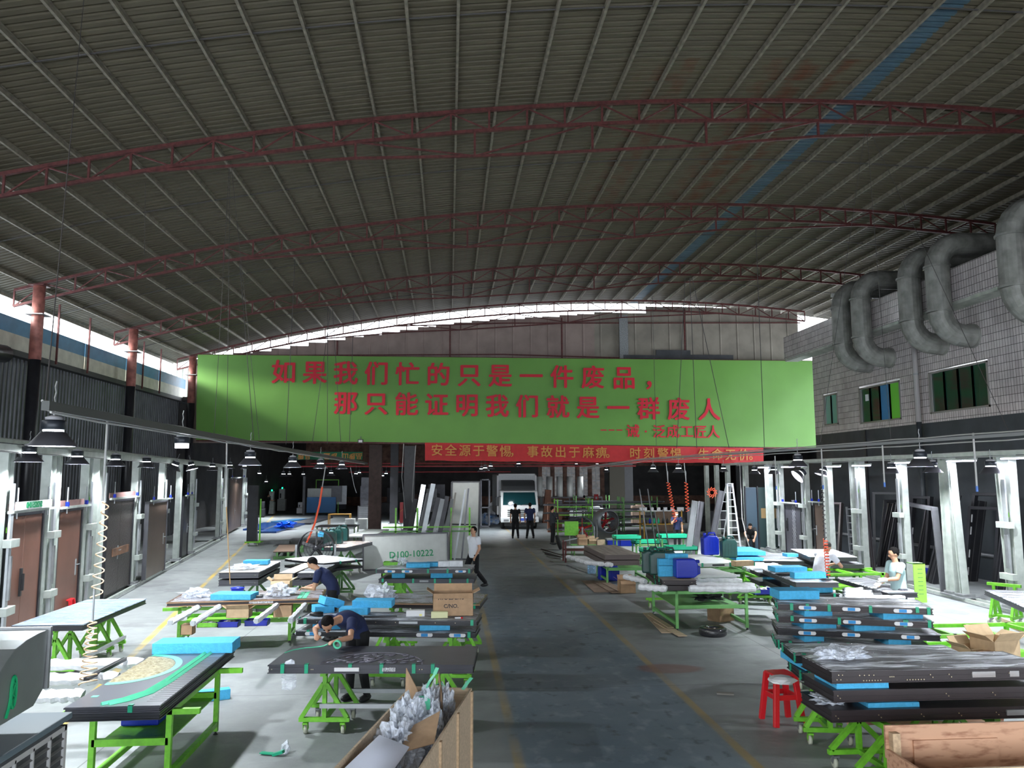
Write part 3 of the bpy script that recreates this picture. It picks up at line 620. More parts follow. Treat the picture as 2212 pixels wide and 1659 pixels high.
# doors standing in rows
def stand_door(label,px0,px1,pyt,left,m,leaves=1,off=0,frame=BLK,header=False,handle='lever',z0=.12,lab2=None,pyt_at=None):
    a,c=row(px0,left),row(px1,left)
    if a.y>c.y: a,c=c,a
    z=D(px0,pyt,row(px0,left).y).z; t=thing('test_door',label,'door',(a.x+off,a.y,z0)); e=c-a; t.rotation_euler=(0,0,atan2(e.y,e.x)); L=e.length; H=z-z0
    # local x along the row; camera side: left rows look from +x world => local -y
    s=-1 if left else 1
    for x in(.02,L-.08): B().bx(x,x+.06,-.06,.06,0,H).make('frame_jamb',frame,t)
    B().bx(.02,L-.02,-.06,.06,H-.07,H).make('frame_head',frame,t)
    n=leaves; wl_=(L-.16)/n
    for i in range(n):
        x0=.08+i*wl_; lf=B().bx(x0+.004,x0+wl_-.004,-.035,.035,.01,H-.075).make('door_leaf',m,t,bevel=.006)
        if i==0 or handle=='both':
            hx=x0+wl_*(.86 if n==1 else .9); b=B()
            if handle=='smart': b.bx(hx-.035,hx+.035,s*.035,s*.07,.85,1.35); b.bx(hx-.02,hx+.02,s*.07,s*.11,.95,1.25)
            else: b.bx(hx-.03,hx+.03,s*.035,s*.05,.85,1.2); b.bar((hx,s*.08,1.08),(hx+.13,s*.08,1.08),.02); b.bar((hx,s*.035,1.08),(hx,s*.08,1.08),.02)
            b.make('handle',BLACKP if handle=='smart' else ALU,lf,label='black smart handle' if handle=='smart' else 'silver lever handle')
    if header:
        B().bx(.05,L-.05,-.07,-.05,H+.03,H+.17).make('header_strip',mat('pinkish_header',(.30,.17,.16),.5),t)
    b=B(); b.bx(-.15,L+.15,s*.12,s*.17,H-.0,H+.05); b.make('clamp_bar',POST,t)
    for x in(.2,L-.15):
        r_=B().tube([(x,s*.145,H-.1),(x,s*.145,H+.45)],.014,6).make('clamp_rod',ALU,t); B().bx(x-.03,x+.03,s*.12,s*.18,H+.05,H+.14).make('blue_knob',BLUEP,r_)
    return t,L,H
t,L,H=stand_door('red-brown door with black handle at the left edge, under a white header with green writing',4,88,1110,True,BRN2,2,header=True,handle='smart')
B().bx(.0,L-.1,-.2,-.18,H+.05,H+.2).make('white_header',PLATE,t)
txt('SH20251040',.15,LETG,'handwriting',t,(L*.45,-.205,H+.125),off=.004,scale=(-1,1,1))
stand_door('red-brown single door with silver handle, second from the left edge',118,172,1100,True,BRN2,1,header=True)
t,L,H=stand_door('dark hammered double door with a torn brown patch, behind the coiled air hose',225,283,1080,True,TEX,2,header=True)
B().bx(L*.25,L*.85,-.06,-.036,.95,1.15).make('torn_patch',mat('torn_brown_patch',(.16,.08,.045),.8,nz=.4),t,label='torn rusty brown patch')
stand_door('narrow taupe door with grey frame and silver handle in left row',299,343,1084,True,BRN3,1,frame=GRY,off=.2)
stand_door('narrow black open door frame in left row',391,404,1072,True,BLK,1)
stand_door('tall brown farthest door at end of left row under a lamp',490,518,1033,True,BRN3,2,handle='none')
# door with dark lattice, brown panel, doors right
t,L,H=stand_door('dark door with diamond lattice glass panel in right row',1701,1738,1086,False,CHAR,1,handle='smart',off=-.05)
b=B()
for i in range(12):
    for j in range(2): b.bar((L*.35+j*.14,.045,.25+i*.15),(L*.35+j*.14+.14,.045,.40+i*.15),.008); b.bar((L*.35+j*.14+.14,.045,.25+i*.15),(L*.35+j*.14,.045,.40+i*.15),.008)
b.make('lattice',ALU,t)
stand_door('brown door panel behind the leaning grey frame, right row',1756,1780,1085,False,BRN3,1,off=.1,handle='none')
# dark green doors
for px,lab,w_,cl in((1615,'dark blue-grey door leaf leaning closed, left of the pair near the stepladder',.46,(.035,.06,.085)),(1642,'dark green door leaf with brown tape patch, right of the pair near the stepladder',.85,(.022,.045,.045))):
    p=G(px,1187,0); t=thing('door_leaf_panel',lab,'door',(p.x,p.y,0),-.1); B().bx(0,w_,0,.09,.05,2.6).make('leaf',mat('leaf%d'%px,cl,.4),t,bevel=.01); B().bx(-.05,0,-.02,.11,0,2.65).make('jamb',BLK,t)
    if px==1642: B().bx(.1,w_-.02,-.005,0,1.3,1.72).make('tape_patch',mat('brown_packing_tape',(.25,.17,.08),.4),t,label='brown packing tape patch')
# leaning door frames (three sided)
def dframe(label,pl,pr,ptl,m=BLK,depth=.16,latch=(),prof=.09,wantH=None,latchside=0,cat='door frame'):
    a,c=G(*pl),G(*pr)
    if max(a.x,c.x)>15.2: k_=15.2/max(a.x,c.x); a=a*k_; c=c*k_; a.z=c.z=0
    e=c-a; L=e.length; rz=atan2(e.y,e.x)
    # lean: choose height so the head lands at the given pixel
    n=V((-e.y,e.x,0)).normalized(); d=_ray(*ptl); H=wantH or 2.15
    # top left point on ray: solve for |top-a|=H on the ray at nearest approach
    C0=V((0,0,CH)); best=None
    for i in range(400):
        Y=a.y-2+ i*.01; q=C0+d*(Y/d.y); 
        er=abs((q-a).length-H)
        if q.z>.5 and q.x<15.85 and (best is None or er<best[0]): best=(er,q)
    top=best[1]; up=(top-a).normalized(); ex=e.normalized(); nn=ex.cross(up).normalized(); up=nn.cross(ex).normalized() if False else up
    t=thing('door_frame',label,cat,(a.x,a.y,0)); w_=prof
    def seg(p,q,nm): return B().bar(p,q,w_,depth,up=nn).make(nm,m,t,bevel=.008)
    T=up*H
    j=seg((0,0,0),T,'jamb'); j2=seg(ex*L,ex*L+T,'jamb'); seg(T-ex*w_/2,T+ex*(L+w_/2),'frame_head')
    for z in latch:
        for jj,base in((j,V((0,0,0))),) if latchside==0 else ((j2,ex*L),):
            p=base+up*z+ex*(w_/2+.003)*(1 if latchside==0 else -1); B().bar(p-up*.11,p+up*.11,.006,.05,up=nn).make('latch_plate',PLATE,jj)
    return t
dframe('black-grey empty door frame with white latch plates leaning at far right',(2086,1264),(2149,1272),(2099,1072),BLK,latch=(.4,.9,1.55,1.9),wantH=2.2)
dframe('grey moulded empty door frame standing around the cyan-shirted worker',(1975,1245),(2040,1285),(1957,1088),GRY,latch=(1.2,1.6,1.9),wantH=2.25)
dframe('grey door frame with silver latch leaning behind the bending worker',(1763,1185),(1812,1190),(1770,1087),mat('taupe_frame',(.16,.14,.135),.35,.4),latch=(.7,),wantH=2.1)
dframe('tallest black door frame leaning at the back wall behind two posts',(1888,1195),(1948,1197),(1887,1048),BLK,wantH=2.5)
dframe('black door frame leaning behind the tallest one, right row',(1897,1212),(1935,1213),(1912,1083),BLK,latch=(.5,1.2,1.6),wantH=2.3)
dframe('black door frame with mouldings leaning right of the widest post',(2080,1210),(2150,1217),(2108,1058),BLK,wantH=2.6)
dframe('bare black frame wedged behind the grey moulded frame',(1962,1225),(1998,1230),(1975,1066),BLK,latch=(.6,1.3),wantH=2.4)
def strip(label,p0,p1,h,w_=.22,th=.06,m=BLK,name='door_panel_strip',back=.6,cat='panel',g=None,z=0):
    a=G(*p0,z); a=a*(15.4/a.x) if a.x>15.4 else a; a.z=z; d=_ray(*p1); C0=V((0,0,CH)); best=None
    for i in range(600):
        Y=a.y-.5+i*.01; q=C0+d*(Y/d.y); er=abs((q-a).length-h)
        if q.x<15.85 and (best is None or er<best[0]): best=(er,q)
    t=thing(name,label,cat,a,group=g); v=best[1]-a; sd=V((1,0,0))-v.normalized()*v.normalized().x
    nn=v.normalized().cross(sd.normalized()); B().bar((0,0,0),v,w_,th,up=nn).make('body',m,t); 
    b=B(); o_=nn*-(th/2+.004)
    for k in(-.32,.32): b.bar(o_+sd*w_*k,v+o_+sd*w_*k,.02,.01,up=nn)
    b.make('rib',mat('edge_dull',(.1,.1,.105),.4,.4) if m in(BLK,BRN) else m,t)
    return t
for i,(x0,x1,y0,y1,lab) in enumerate(((1900,1928,1222,1090,'first'),(1910,1938,1224,1088,'second'),(1921,1946,1228,1086,'third'),(1933,1957,1230,1092,'fourth'),(2010,2058,1258,1070,'fifth'),(2018,2066,1262,1068,'sixth'),(2100,2120,1255,1082,'seventh'),(1985,2010,1235,1095,'eighth'),(2158,2180,1280,1100,'ninth'),(1855,1862,1180,1060,'tenth'))):
    strip('black leaning door strip, %s from the left among those at the right wall'%['second','third','fourth','fifth','eighth','ninth','tenth','seventh (mid-height)','eleventh','first'][i],(x0,y0),(x1,y1),2.3,.3,.07,BLK,g='black strips leaning along the right wall')
strip('dark brown door edge strip leaning beside the post with brackets, behind the stack',(1888,1243),(1871,1080),2.4,.1,.08,BRN)
# ladders
def ladder(label,pl,pr,ptop,H,m=ALU,n=9,step=True):
    a,c=G(*pl),G(*pr); t=thing('step_ladder' if step else 'ladder',label,'ladder',(a+c)/2); w_=(c-a).length/2; e=(c-a).normalized(); tw=w_*.45; bk=V((0,.35,0)) 
    for s in(-1,1): B().bar(e*s*w_,e*s*tw+bk+V((0,0,H)),.07,.04).make('side_rail',m,t)
    for i in range(1,n+1):
        f=i/(n+.3); ww=w_*(1-f)+tw*f; q=bk*f+V((0,0,H*f)); B().bar(q-e*ww,q+e*ww,.06,.03).make('rung',m,t)
    if step:
        B().bx(-tw-.03,tw+.03,.28,.5,H-.02,H+.02).make('top_plate',m,t)
        for s in(-1,1): B().bar(V((-.35,1.15,0))+e*s*w_*.8,e*s*tw+bk+V((0,.1,H)),.05,.03).make('rear_rail',m,t)
        for i in range(1,7):
            f=i/7.; q=V((-.35,1.15,0))*(1-f)+(bk+V((0,.1,H)))*f; ww=w_*.8*(1-f)+tw*f; B().bar(q-e*ww,q+e*ww,.03).make('rear_rung',m,t)
ladder('tall white aluminium stepladder beside the dark green doors',(1575,1186),(1600,1186),None,2.75,mat('bright_aluminium',(.75,.77,.8),.4,.3),9)
ladder('small grey ladder leaning behind the bracketed post in right row',(1838,1205),(1862,1207),None,1.9,ALU,7,False)
# white boards and strip rack
def board(label,p0,p1,pt,th=.05,m=WHT,rim=GRY,cat='panel',back=.15):
    a,c=G(*p0),G(*p1); e=c-a; L=e.length; z=D(p0[0],pt,a.y).z; t=thing('white_sheet_panel',label,cat,(a.x,a.y,0)); t.rotation_euler=(0,0,atan2(e.y,e.x)); 
    s=B(); s.add([(0,0,0),(L,0,0),(L,back,z),(0,back,z),(0,th,0),(L,th,0),(L,back+th,z),(0,back+th,z)],[(0,1,2,3),(4,7,6,5),(0,4,5,1),(1,5,6,2),(2,6,7,3),(3,7,4,0)]); s.make('sheet',m,t)
    b=B(); b.bar((0,-.01,.02),(L,-.01,.02),.05); b.bar((0,back-.01,z),(L,back-.01,z),.05); b.bar((0,-.01,0),(0,back-.01,z),.05); b.bar((L,-.01,0),(L,back-.01,z),.05); b.make('rim',rim,t)
    return t,L,z
t,L,z=board('low wide white panel marked in green, leaning behind the plastic-wrapped doors',(784,1233),(968,1226),1156)
txt('D100-10222',.3,LETG,'handwriting',t,(L*.56,-.0,z*.42),off=.002,rot=(pi/2-.12,-.03,0))
t,L,z=board('tall white panel standing upright behind the white-shirted walker',(972,1208),(1033,1210),1041)
B().bx(.05,L-.1,.02,.05,1.28,1.32).make('dark_bar',BLK,t)
rk=thing('green_strip_rack','green welded rack holding the upright leaning strips','rack',G(905,1225)); rk.rotation_euler=(0,0,0)
for dx in(-.85,-.1,1.1,1.75): B().bx(dx-.03,dx+.03,.5,.56,0,2.0).make('rack_post',GREEN,rk); B().bx(dx-.03,dx+.03,-.3,1.1,0,.06).make('rack_foot',GREEN,rk)
for z in(1.15,1.3): B().bx(-1.3,1.9,.5,.55,z,z+.05).make('rack_beam',DGREEN if z<1.2 else GREEN,rk)
for i in range(6): B().tube([(-.6+i*.4,.45,1.2),(-.6+i*.4,0,1.22)],.012,6).make('hook',BLK,rk)
SR=[(860,897,1222,1078,GRY,'broad'),(872,915,1224,1047,mat('mirror_strip',(.65,.7,.75),.15,.9),'mirror-bright'),(880,925,1226,1066,BLK,'dark'),(889,936,1228,1045,ALU,'pale'),(900,947,1228,1075,GRY,'grey'),(912,956,1229,1078,ALU,'silver'),(924,966,1229,1072,GRY,'matt grey'),(936,978,1228,1078,ALU,'pale slotted'),(950,984,1228,1064,mat('dull_bronze',(.14,.13,.11),.4,.5),'thin bronze'),(968,1005,1226,1058,ALU,'thin silver'),(984,1012,1224,1055,GRY,'farthest-right thin')]
for i,(x0,x1,y0,y1,m,nm) in enumerate(SR): strip('%s metal strip leaning in the green rack left of the tall white panel'%nm,(x0+12,y0-6),(x1,y1),2.5-.05*(i%3),.16 if i<8 else .06,.05,m,name='metal_strip',g='metal strips leaning in the green rack')
for i,(x0,x1,y0,y1,m) in enumerate(((1482,1501,1226,1082,ALU),(1498,1515,1215,1084,GRY),(1524,1558,1244,1060,GRY))):
    strip(('silver channel strip standing upright behind the blue jerrycan, left of three','grey channel strip standing upright, middle of three beside blue jerrycans','tallest bronze-grey channel strip leaning right of the blue jerrycans')[i],(x0,y0),(x1,y1),2.3 if i<2 else 2.6,.2,.08,m,name='metal_channel')
for i,(x0,x1,y0,y1) in enumerate(((1405,1381,1200,1056),(1421,1399,1205,1056),(1434,1414,1206,1105),(1450,1432,1208,1100))):
    strip('thin black pole tilted left behind the green jerrycans, %s from the left'%['first','second','third','fourth'][i],(x0,y0+10),(x1,y1),2.3 if i<2 else 1.7,.03,.03,BLK,name='thin_pole',cat='pole')
# ---------------- worktables, trestles, stacks ----------------
def Xp(x,y,X):
    d=_ray(x,y); return V((0,0,CH))+d*(X/d.x)
def caster(par,x,y,z=.14,r=.055):
    c=B().bx(x-.03,x+.03,y-.035,y+.035,z-.02,z).bar((x-.028,y,z),(x-.028,y+.03,.055),.006,.04).bar((x+.028,y,z),(x+.028,y+.03,.055),.006,.04).make('caster',GREEN if RN.random()<.5 else STEEL,par)
    B().lathe([(.02,-.018),(r,-.018),(r,.018),(.02,.018)],16,(x,y+.03,r),(1,0,0)).make('wheel',WHEEL,c,True)
def trestle(label,x,y,rz,h,W=.62,Dp=.5,bar=0,m=None,t=None,ox=0):
    m=m or GREEN; s=.05; D0=Dp
    if t is None: t=thing('green_trestle' if not bar else 'green_cart',label,'trestle' if not bar else 'cart',(x,y,0),rz,group='green wheeled trestles')
    a=B; 
    for yy in(-Dp/2,Dp/2):
        B().bx(ox-W/2,ox+W/2,yy-s/2,yy+s/2,.15,.15+s).make('base_beam',m,t); B().bx(ox-s/2,ox+s/2,yy-s/2,yy+s/2,.2,h-.06).make('upright',m,t)
        for sg in(-1,1): B().bar((ox+sg*(W/2-.03),yy,.2),(ox+sg*.02,yy,h*.78),s).make('brace',m,t); caster(t,ox+sg*(W/2-.08),yy)
    B().bx(ox-s/2-.01,ox+s/2+.01,-Dp/2-.12,Dp/2+.12,h-.06,h).make('top_bar',m,t)
    B().bx(ox-s/2,ox+s/2,-Dp/2,Dp/2,.15,.2).make('cross_bar',m,t)
    if bar:
        B().bx(-.05,bar,-Dp/2-.06,-Dp/2-.02,.32,.37).make('link_bar',ALU,t); B().bx(.05,bar,Dp/2+.02,Dp/2+.06,.32,.37).make('link_bar',ALU,t)
        trestle(None,0,0,0,h,W,Dp,0,m,t,bar-.1)
    return t
def frm(A,Bc,C,z):
    o=G(*A,z); e=G(*Bc,z)-o; L=e.length; ex=e.normalized(); ey=V((-ex.y,ex.x,0)); Wd=abs((G(*C,z)-o).dot(ey)); return dict(o=o,ex=ex,ey=ey,L=L,W=Wd,rz=atan2(e.y,e.x),z=z)
def fpt(f,x,y,z=0): return f['o']+f['ex']*x+f['ey']*y+V((0,0,z))
def wrinkle(L,W,z,nx=26,ny=9,a=.012,over=.01,seed=0):
    vs=[];fs=[]
    for i in range(nx+1):
        for j in range(ny+1):
            x=-over+(L+2*over)*i/nx; y=-over+(W+2*over)*j/ny; n=noise.noise(V((x*3+seed,y*7,seed)))
            edge=(j==0 or j==ny or i==0 or i==nx); vs.append((x,y,z+.006+(abs(n)*a*2 if not edge else -.012)))
    for i in range(nx):
        for j in range(ny): q=i*(ny+1)+j; fs.append((q,q+ny+1,q+ny+2,q+1))
    return B().add(vs,fs)
def slab(label,f,T=.09,m=CHAR,dz=0,dx=0,dy=0,dr=0,film_=None,tapes=(),ltapes=(),latches=(),plates=(),screws=(),top=None,name='door_panel',cat='door',grp=None,lip=True,L=None,W=None,topm=None):
    L=L or f['L']; W=W or f['W']; p=fpt(f,dx,dy,-dz-T); t=thing(name,label,cat,p,f['rz']+dr,group=grp)
    b=B(); e=.012 if lip else 0
    b.bx(e,L-e,e,W-e,0,T)
    if lip: b.bx(0,L,0,W,T-.014,T-.001).bx(0,L,0,W,.001,.012).bx(e/2,L-e/2,e/2,W-e/2,T*.42,T*.5)
    b.make('panel_body',m,t)
    if topm: B().bx(.006,L-.006,.006,W-.006,T-.0,T+.004).make('face_sheet',topm,t)
    if film_: wrinkle(L,W,T,seed=RN.random()*50).make('plastic_film',film_,t,True)
    for x in tapes: B().bx(x-.022,x+.022,-.004,.012,.004 if RN.random()<.7 else T*.3,T+.012).bx(x-.022,x+.022,-.004,.05,T+.009,T+.012).make('tape_tab',TAPE,t)
    for y in ltapes: B().bx(-.004,.01,y-.022,y+.022,0,T+.012).make('tape_tab',TAPE,t)
    for x in latches:
        q=B().prism([(x+.13*(1 if abs(a)<pi/2 else -1)*.75+.026*cos(a)*1.0,T*.5+.026*sin(a)) for a in [-pi/2+.01+i*pi/6 for i in range(7)]]+[(x-.0975+.026*cos(a),T*.5+.026*sin(a)) for a in [pi/2+i*pi/6 for i in range(7)]],-.006,.01,'y').make('latch_plate',PLATE,t,label='white rounded latch plate')
        B().bx(x-.05,x+.05,-.009,-.004,T*.5-.022,T*.5+.022).make('blue_insert',mat('blue_insert',(.02,.25,.6),.4),q)
    for x,w_,mm in plates: B().bx(x-w_/2,x+w_/2,-.006,.012,T*.28,T*.72).make('edge_plate',mm,t)
    if screws:
        b=B()
        for x,z in screws: b.lathe([(.006,0),(.006,.006)],6,(x,.006,T*z),(0,-1,0))
        b.make('screws',SCR,t,kind='stuff')
    return t
FK=[0]
def foam(label,px,py,z,dims,rz=0,rx=0,ry=0,at=None,m=None):
    p=at or G(px,py,z); w_,d,h=dims; t=B(); n=5; 
    # chunky block with slightly ragged edges
    b=B().bx(0,w_,0,d,0,h); me=b.mesh('foam_block',m or FOAM); bm=bmesh.new(); bm.from_mesh(me); bmesh.ops.subdivide_edges(bm,edges=bm.edges,cuts=3,use_grid_fill=True)
    for v in bm.verts:
        k=noise.noise_vector(v.co*7+V((FK[0],0,0))); v.co+=V((k.x*.006,k.y*.006,k.z*.004 if v.co.z>.01 else 0))
    bm.to_mesh(me); bm.free(); FK[0]+=1
    o=put('foam_block',me,None,p,.006,rot=(rx,ry,rz)); return tag(o,label,'foam block','blue foam spacers')
def crumple(name,label,p,r,seed,m=BAG,sub=3,amp=.5,parent=None,cat='plastic film'):
    bm=bmesh.new(); bmesh.ops.create_icosphere(bm,subdivisions=sub,radius=1)
    for v in bm.verts:
        n=v.co.normalized(); k=abs(noise.noise(n*2.2+V((seed,0,0))))*1.1+abs(noise.noise(n*5+V((seed,3,0))))*.6
        v.co=n*(1-amp+k*amp*1.6); v.co=V((v.co.x*r[0],v.co.y*r[1],max(v.co.z,-.55)*r[2]+.55*r[2]))
    me=bpy.data.meshes.new(name); bm.to_mesh(me); bm.free(); me.materials.append(m)
    o=put(name,me,parent,p)
    return tag(o,label,cat) if parent is None else o
def cbox(label,px,py,z,dims,rz=0,m=None,open_=True,text=None,at=None,name='cardboard_box',tl=0):
    m=m or CARD; p=at or G(px,py,z); w_,d,h=dims; t=thing(name,label,'box',p,rz); e=.006
    if tl: t.rotation_euler=(tl,0,rz)
    B().bx(0,w_,0,d,0,e).make('bottom',m,t)
    for nm,bb in(('front_side',(0,w_,0,e,0,h)),('rear_side',(0,w_,d-e,d,0,h)),('left_side',(0,e,0,d,0,h)),('right_side',(w_-e,w_,0,d,0,h))): B().bx(*bb).make(nm,m,t)
    if open_:
        f=min(d,w_)*.42
        B().bar((w_/2,0,h),(w_/2,-f*.6,h+f*.75 if RN.random()<.5 else h-f*.5),w_*.96,e,up=(0,0,1)).make('flap',m,t)
        B().bar((w_/2,d,h),(w_/2,d+f*.6,h+f*.8),w_*.96,e).make('flap',m,t)
        B().bar((0,d/2,h),(-f*.75,d/2,h+f*.5),d*.96,e).make('flap',m,t); B().bar((w_,d/2,h),(w_+f*.8,d/2,h+f*.4),d*.96,e).make('flap',m,t)
    else: B().bx(0,w_,0,d,h-e,h).make('lid',m,t)
    if text:
        for i,(s,sz) in enumerate(text): txt(s,sz,LETK,'printed_text',t,(w_*.45,-.004,h*.8-i*sz*1.5),off=.002,ext=.001)
    return t
def wtable(label,x,y,rz,L,W,h,m=GREEN,shelf=True,name='green_worktable'):
    t=thing(name,label,'table',(x,y,0),rz); s=.055
    for sx in(0,L):
        for sy in(0,W): B().bx(sx-s/2,sx+s/2,sy-s/2,sy+s/2,.04,h).make('leg',m,t); B().lathe([(.03,0),(.012,.02),(.012,.05)],10,(sx,sy,0)).make('levelling_foot',BLACKP,t)
        B().bx(sx-s/2,sx+s/2,0,W,.1,.1+s).make('foot_beam',m,t)
    for sy in(0,W): B().bx(-.3,L+.3,sy-s/2,sy+s/2,h-s,h).make('top_rail',m,t); B().bx(0,L,sy-s/2,sy+s/2,h*.55,h*.55+.07).make('shelf_rail',m,t)
    for sx in(0,L/2,L): B().bx(sx-s/2,sx+s/2,0,W,h-s,h-.005).make('cross_rail',m,t)
    if shelf: B().bx(.03,L-.03,.03,W-.03,h*.55,h*.55+.012).make('shelf',m,t)
    return t
def wbar(label,p,q,w_=.09,m=None,name='wrapped_support_bar'):
    p,q=V(p),V(q); t=thing(name,label,'support bar',p); v=q-p; n=14; pts=[v*(i/n)+V((0,0,.006*sin(i*2.1))) for i in range(n+1)]
    B().tube(pts,[w_*.52*(1+.12*sin(i*1.7)) for i in range(n+1)],8).make('wrapping',m or WHT2,t); B().bar(v.normalized()*-.03,v.normalized()*.0,w_*.7).make('bar_end',ALU,t)
    return t
CARTS=iter(['green wheeled cart of two linked trestles under the carved charcoal door','green wheeled cart of two linked trestles under the middle stack','green wheeled cart of two linked trestles under the brown wrapped door','green wheeled cart under the four-door right stack','green wheeled cart with pale wheels under the middle right pair, by the red stool'])
def bridge(labs,f,T,h,fr=(.2,.78),bar=1,W=.62,Dp=None):
    """trestles below a slab frame f whose underside is at height h"""
    for i,(k,lb) in enumerate(zip(fr,labs)):
        if bar and i: break
        p=fpt(f,f['L']*k,f['W']*.5); trestle(next(CARTS) if bar else lb,p.x,p.y,f['rz'],h,W=W,Dp=Dp or min(.6,f['W']*.62),bar=(f['L']*(fr[1]-fr[0])+.1 if bar else 0))
# --- front centre carved door
f6=frm((578,1437),(1023,1437),(632,1396),.87)
t=slab('charcoal carved door lying on green trestles, worked on by the tattooed man',f6,.1,CHAR,tapes=(.18,.47,1.0,1.38,1.77,2.0),plates=((.96,.3,PLATE),(1.47,.16,mat('barcode_label',(.45,.45,.48),.5,nz=.6,nscale=60))),topm=CHAR,screws=((.05,.5),(.53,.5),(.55,.5),(1.84,.5),(1.87,.5)))
# carved relief: arc and branches
b=B(); L6,W6=f6['L'],f6['W']; cx=L6*.5
b.tube([(cx+.0+.62*cos(a),-.0+.03+ .62*sin(a),.1055) for a in [pi*i/24 for i in range(25)]],.006,5)
for i in range(70):
    a=RN.uniform(.1,pi-.1); rr=RN.uniform(.1,.57); x=cx+rr*cos(a); y=.05+rr*sin(a); dr=RN.uniform(-.4,.4)
    b.tube([(x,y,.105),(x+.05*cos(dr),y+.05*sin(dr),.112),(x+.09*cos(dr+.6),y+.09*sin(dr+.6),.105)],.0055,5)
b.make('carved_relief',mat('relief_grey',(.24,.23,.28),.25,.3),t,True,label='raised branch carving inside an arc')
b=B(); b.tube([(.02,W6-.42,.106),(.08,W6-.26,.106),(.2,W6-.14,.106),(.36,W6-.08,.107),(.44,W6-.07,.12),(.52,W6-.1,.16)],.008,4); b.make('masking_tape',TAPE2,t)
bridge(('green wheeled trestle under the left half of the carved charcoal door','green wheeled trestle under right half of the carved door, behind the crate'),f6,.1,.77,(.26,.82))
# --- tape roll held
# --- bottom-left door
f1=frm((137,1530),(339,1530),(355,1399),.93)
f1=dict(o=G(137,1530,.93),ex=V((cos(.0),sin(.0),0)),ey=V((0,1,0)),L=(G(339,1530,.93)-G(137,1530,.93)).length,W=(G(355,1399,.93)-G(137,1530,.93)).y,rz=0,z=.93)
t=slab('big charcoal door with round carved golden medallion and green masking tape, bottom left',f1,.06,CHAR,topm=mat('satin_charcoal_sheet',(.11,.115,.135),.3,.2),tapes=(.62,),lip=True)
L1_,W1_=f1['L'],f1['W']; cx,cy,rx_,ry_=.0,W1_*.62,.62,.75
def fan_ring(r0,r1,z,m,nm,par,x0=0,n=36,a0=-pi/2,a1=pi/2,cyy=0,ky=1):
    vs=[];fs=[]
    for i in range(n+1):
        a=a0+(a1-a0)*i/n
        for r in(r0,r1): vs.append((x0+r*cos(a),cyy+r*sin(a)*ky,z))
    for i in range(n): fs.append((2*i,2*i+1,2*i+3,2*i+2))
    k=len(vs); vs+=[(x,y,z-.002) for x,y,_ in vs]; fs+=[(k+2*i,k+2*i+2,k+2*i+3,k+2*i+1) for i in range(n)]
    return B().add(vs,fs).make(nm,m,par)
fan_ring(.46,.53,.0665,TAPE2,'masking_tape_arc',t,.03,cyy=cy-.12,ky=1.35); 
md=B(); vs=[];fs=[]; nr,na=10,40
for i in range(nr+1):
    for j in range(na+1):
        a=-pi/2+pi*j/na; r=.45*i/nr; h=.064+.03*abs(noise.noise(V((r*cos(a)*9,r*sin(a)*9,3)))) if i<nr else .064
        vs.append((.03+r*cos(a),cy-.12+r*sin(a)*1.35,h))
for i in range(nr):
    for j in range(na): q=i*(na+1)+j; fs.append((q,q+1,q+na+2,q+na+1))
md.add(vs,fs).make('carved_medallion',mat('gold_carving',(.22,.18,.09),.45,.3,col2=(.42,.38,.25),nscale=25,bump=.8,bscale=50),t,label='golden carved half medallion')
b=B()
for dx in(-.035,.035): b.tube([(.36+dx,.06,.067),(.5+dx,.2,.067),(.62+dx,.45,.067),(.66+dx,.9,.067),(.68+dx,W1_-.42,.067)],(.026),4)
b.make('masking_tape',TAPE2,t)
B().bx(.1,.16,.35,.41,.0645,.0665).make('tape_patch',TAPE2,t)
b=B()
for i in range(26): b.bx(.72,.9,.15+i*.075,.16+i*.075,.063,.066)
b.make('fine_ribs',mat('rib_dark',(.05,.05,.06),.4),t)
slab('second charcoal door directly beneath the medallion door, bottom left',f1,.07,BLK,dz=.064,dy=.01)
foam('longest blue foam block on far end of the medallion door',0,0,0,(.98,.38,.13),0,at=f1['o']+V((.0,W1_-.42,.004)))
wtable('green worktable under the medallion door, bottom left',f1['o'].x+.1,f1['o'].y+.45,0,.75,W1_-1.0,.78)
for i,(y0,y1,x0,x1) in enumerate(((1437,1440,105,300),(1468,1475,105,240),(1505,1515,80,160))):
    p=G(x0,y0,.85); q=G(x1,y1-2,.85); q.y=p.y+.02; wbar('white wrapped bar left of the medallion door, %s'%('farthest of three','middle of three','nearest of three')[i],p,q,.13)
strip('thin black strip lying across white bars beside medallion door',(185,1468),(270,1424),.9,.05,.03,BLK,z=.9)
foam('blue foam block lying alone on floor beside the medallion door',395,1522,0,(.62,.14,.14),.36)
t=thing('blue_bin','blue plastic bin under the medallion door table','bin',(f1['o'].x+.15,f1['o'].y+1.0,.0),0); B().bx(0,.4,0,.3,.45,.68).make('tub',BLUEP,t,bevel=.02); B().bx(-.02,.42,-.02,.32,.66,.69).make('rim',BLUEP,t); t.location.z=0.0
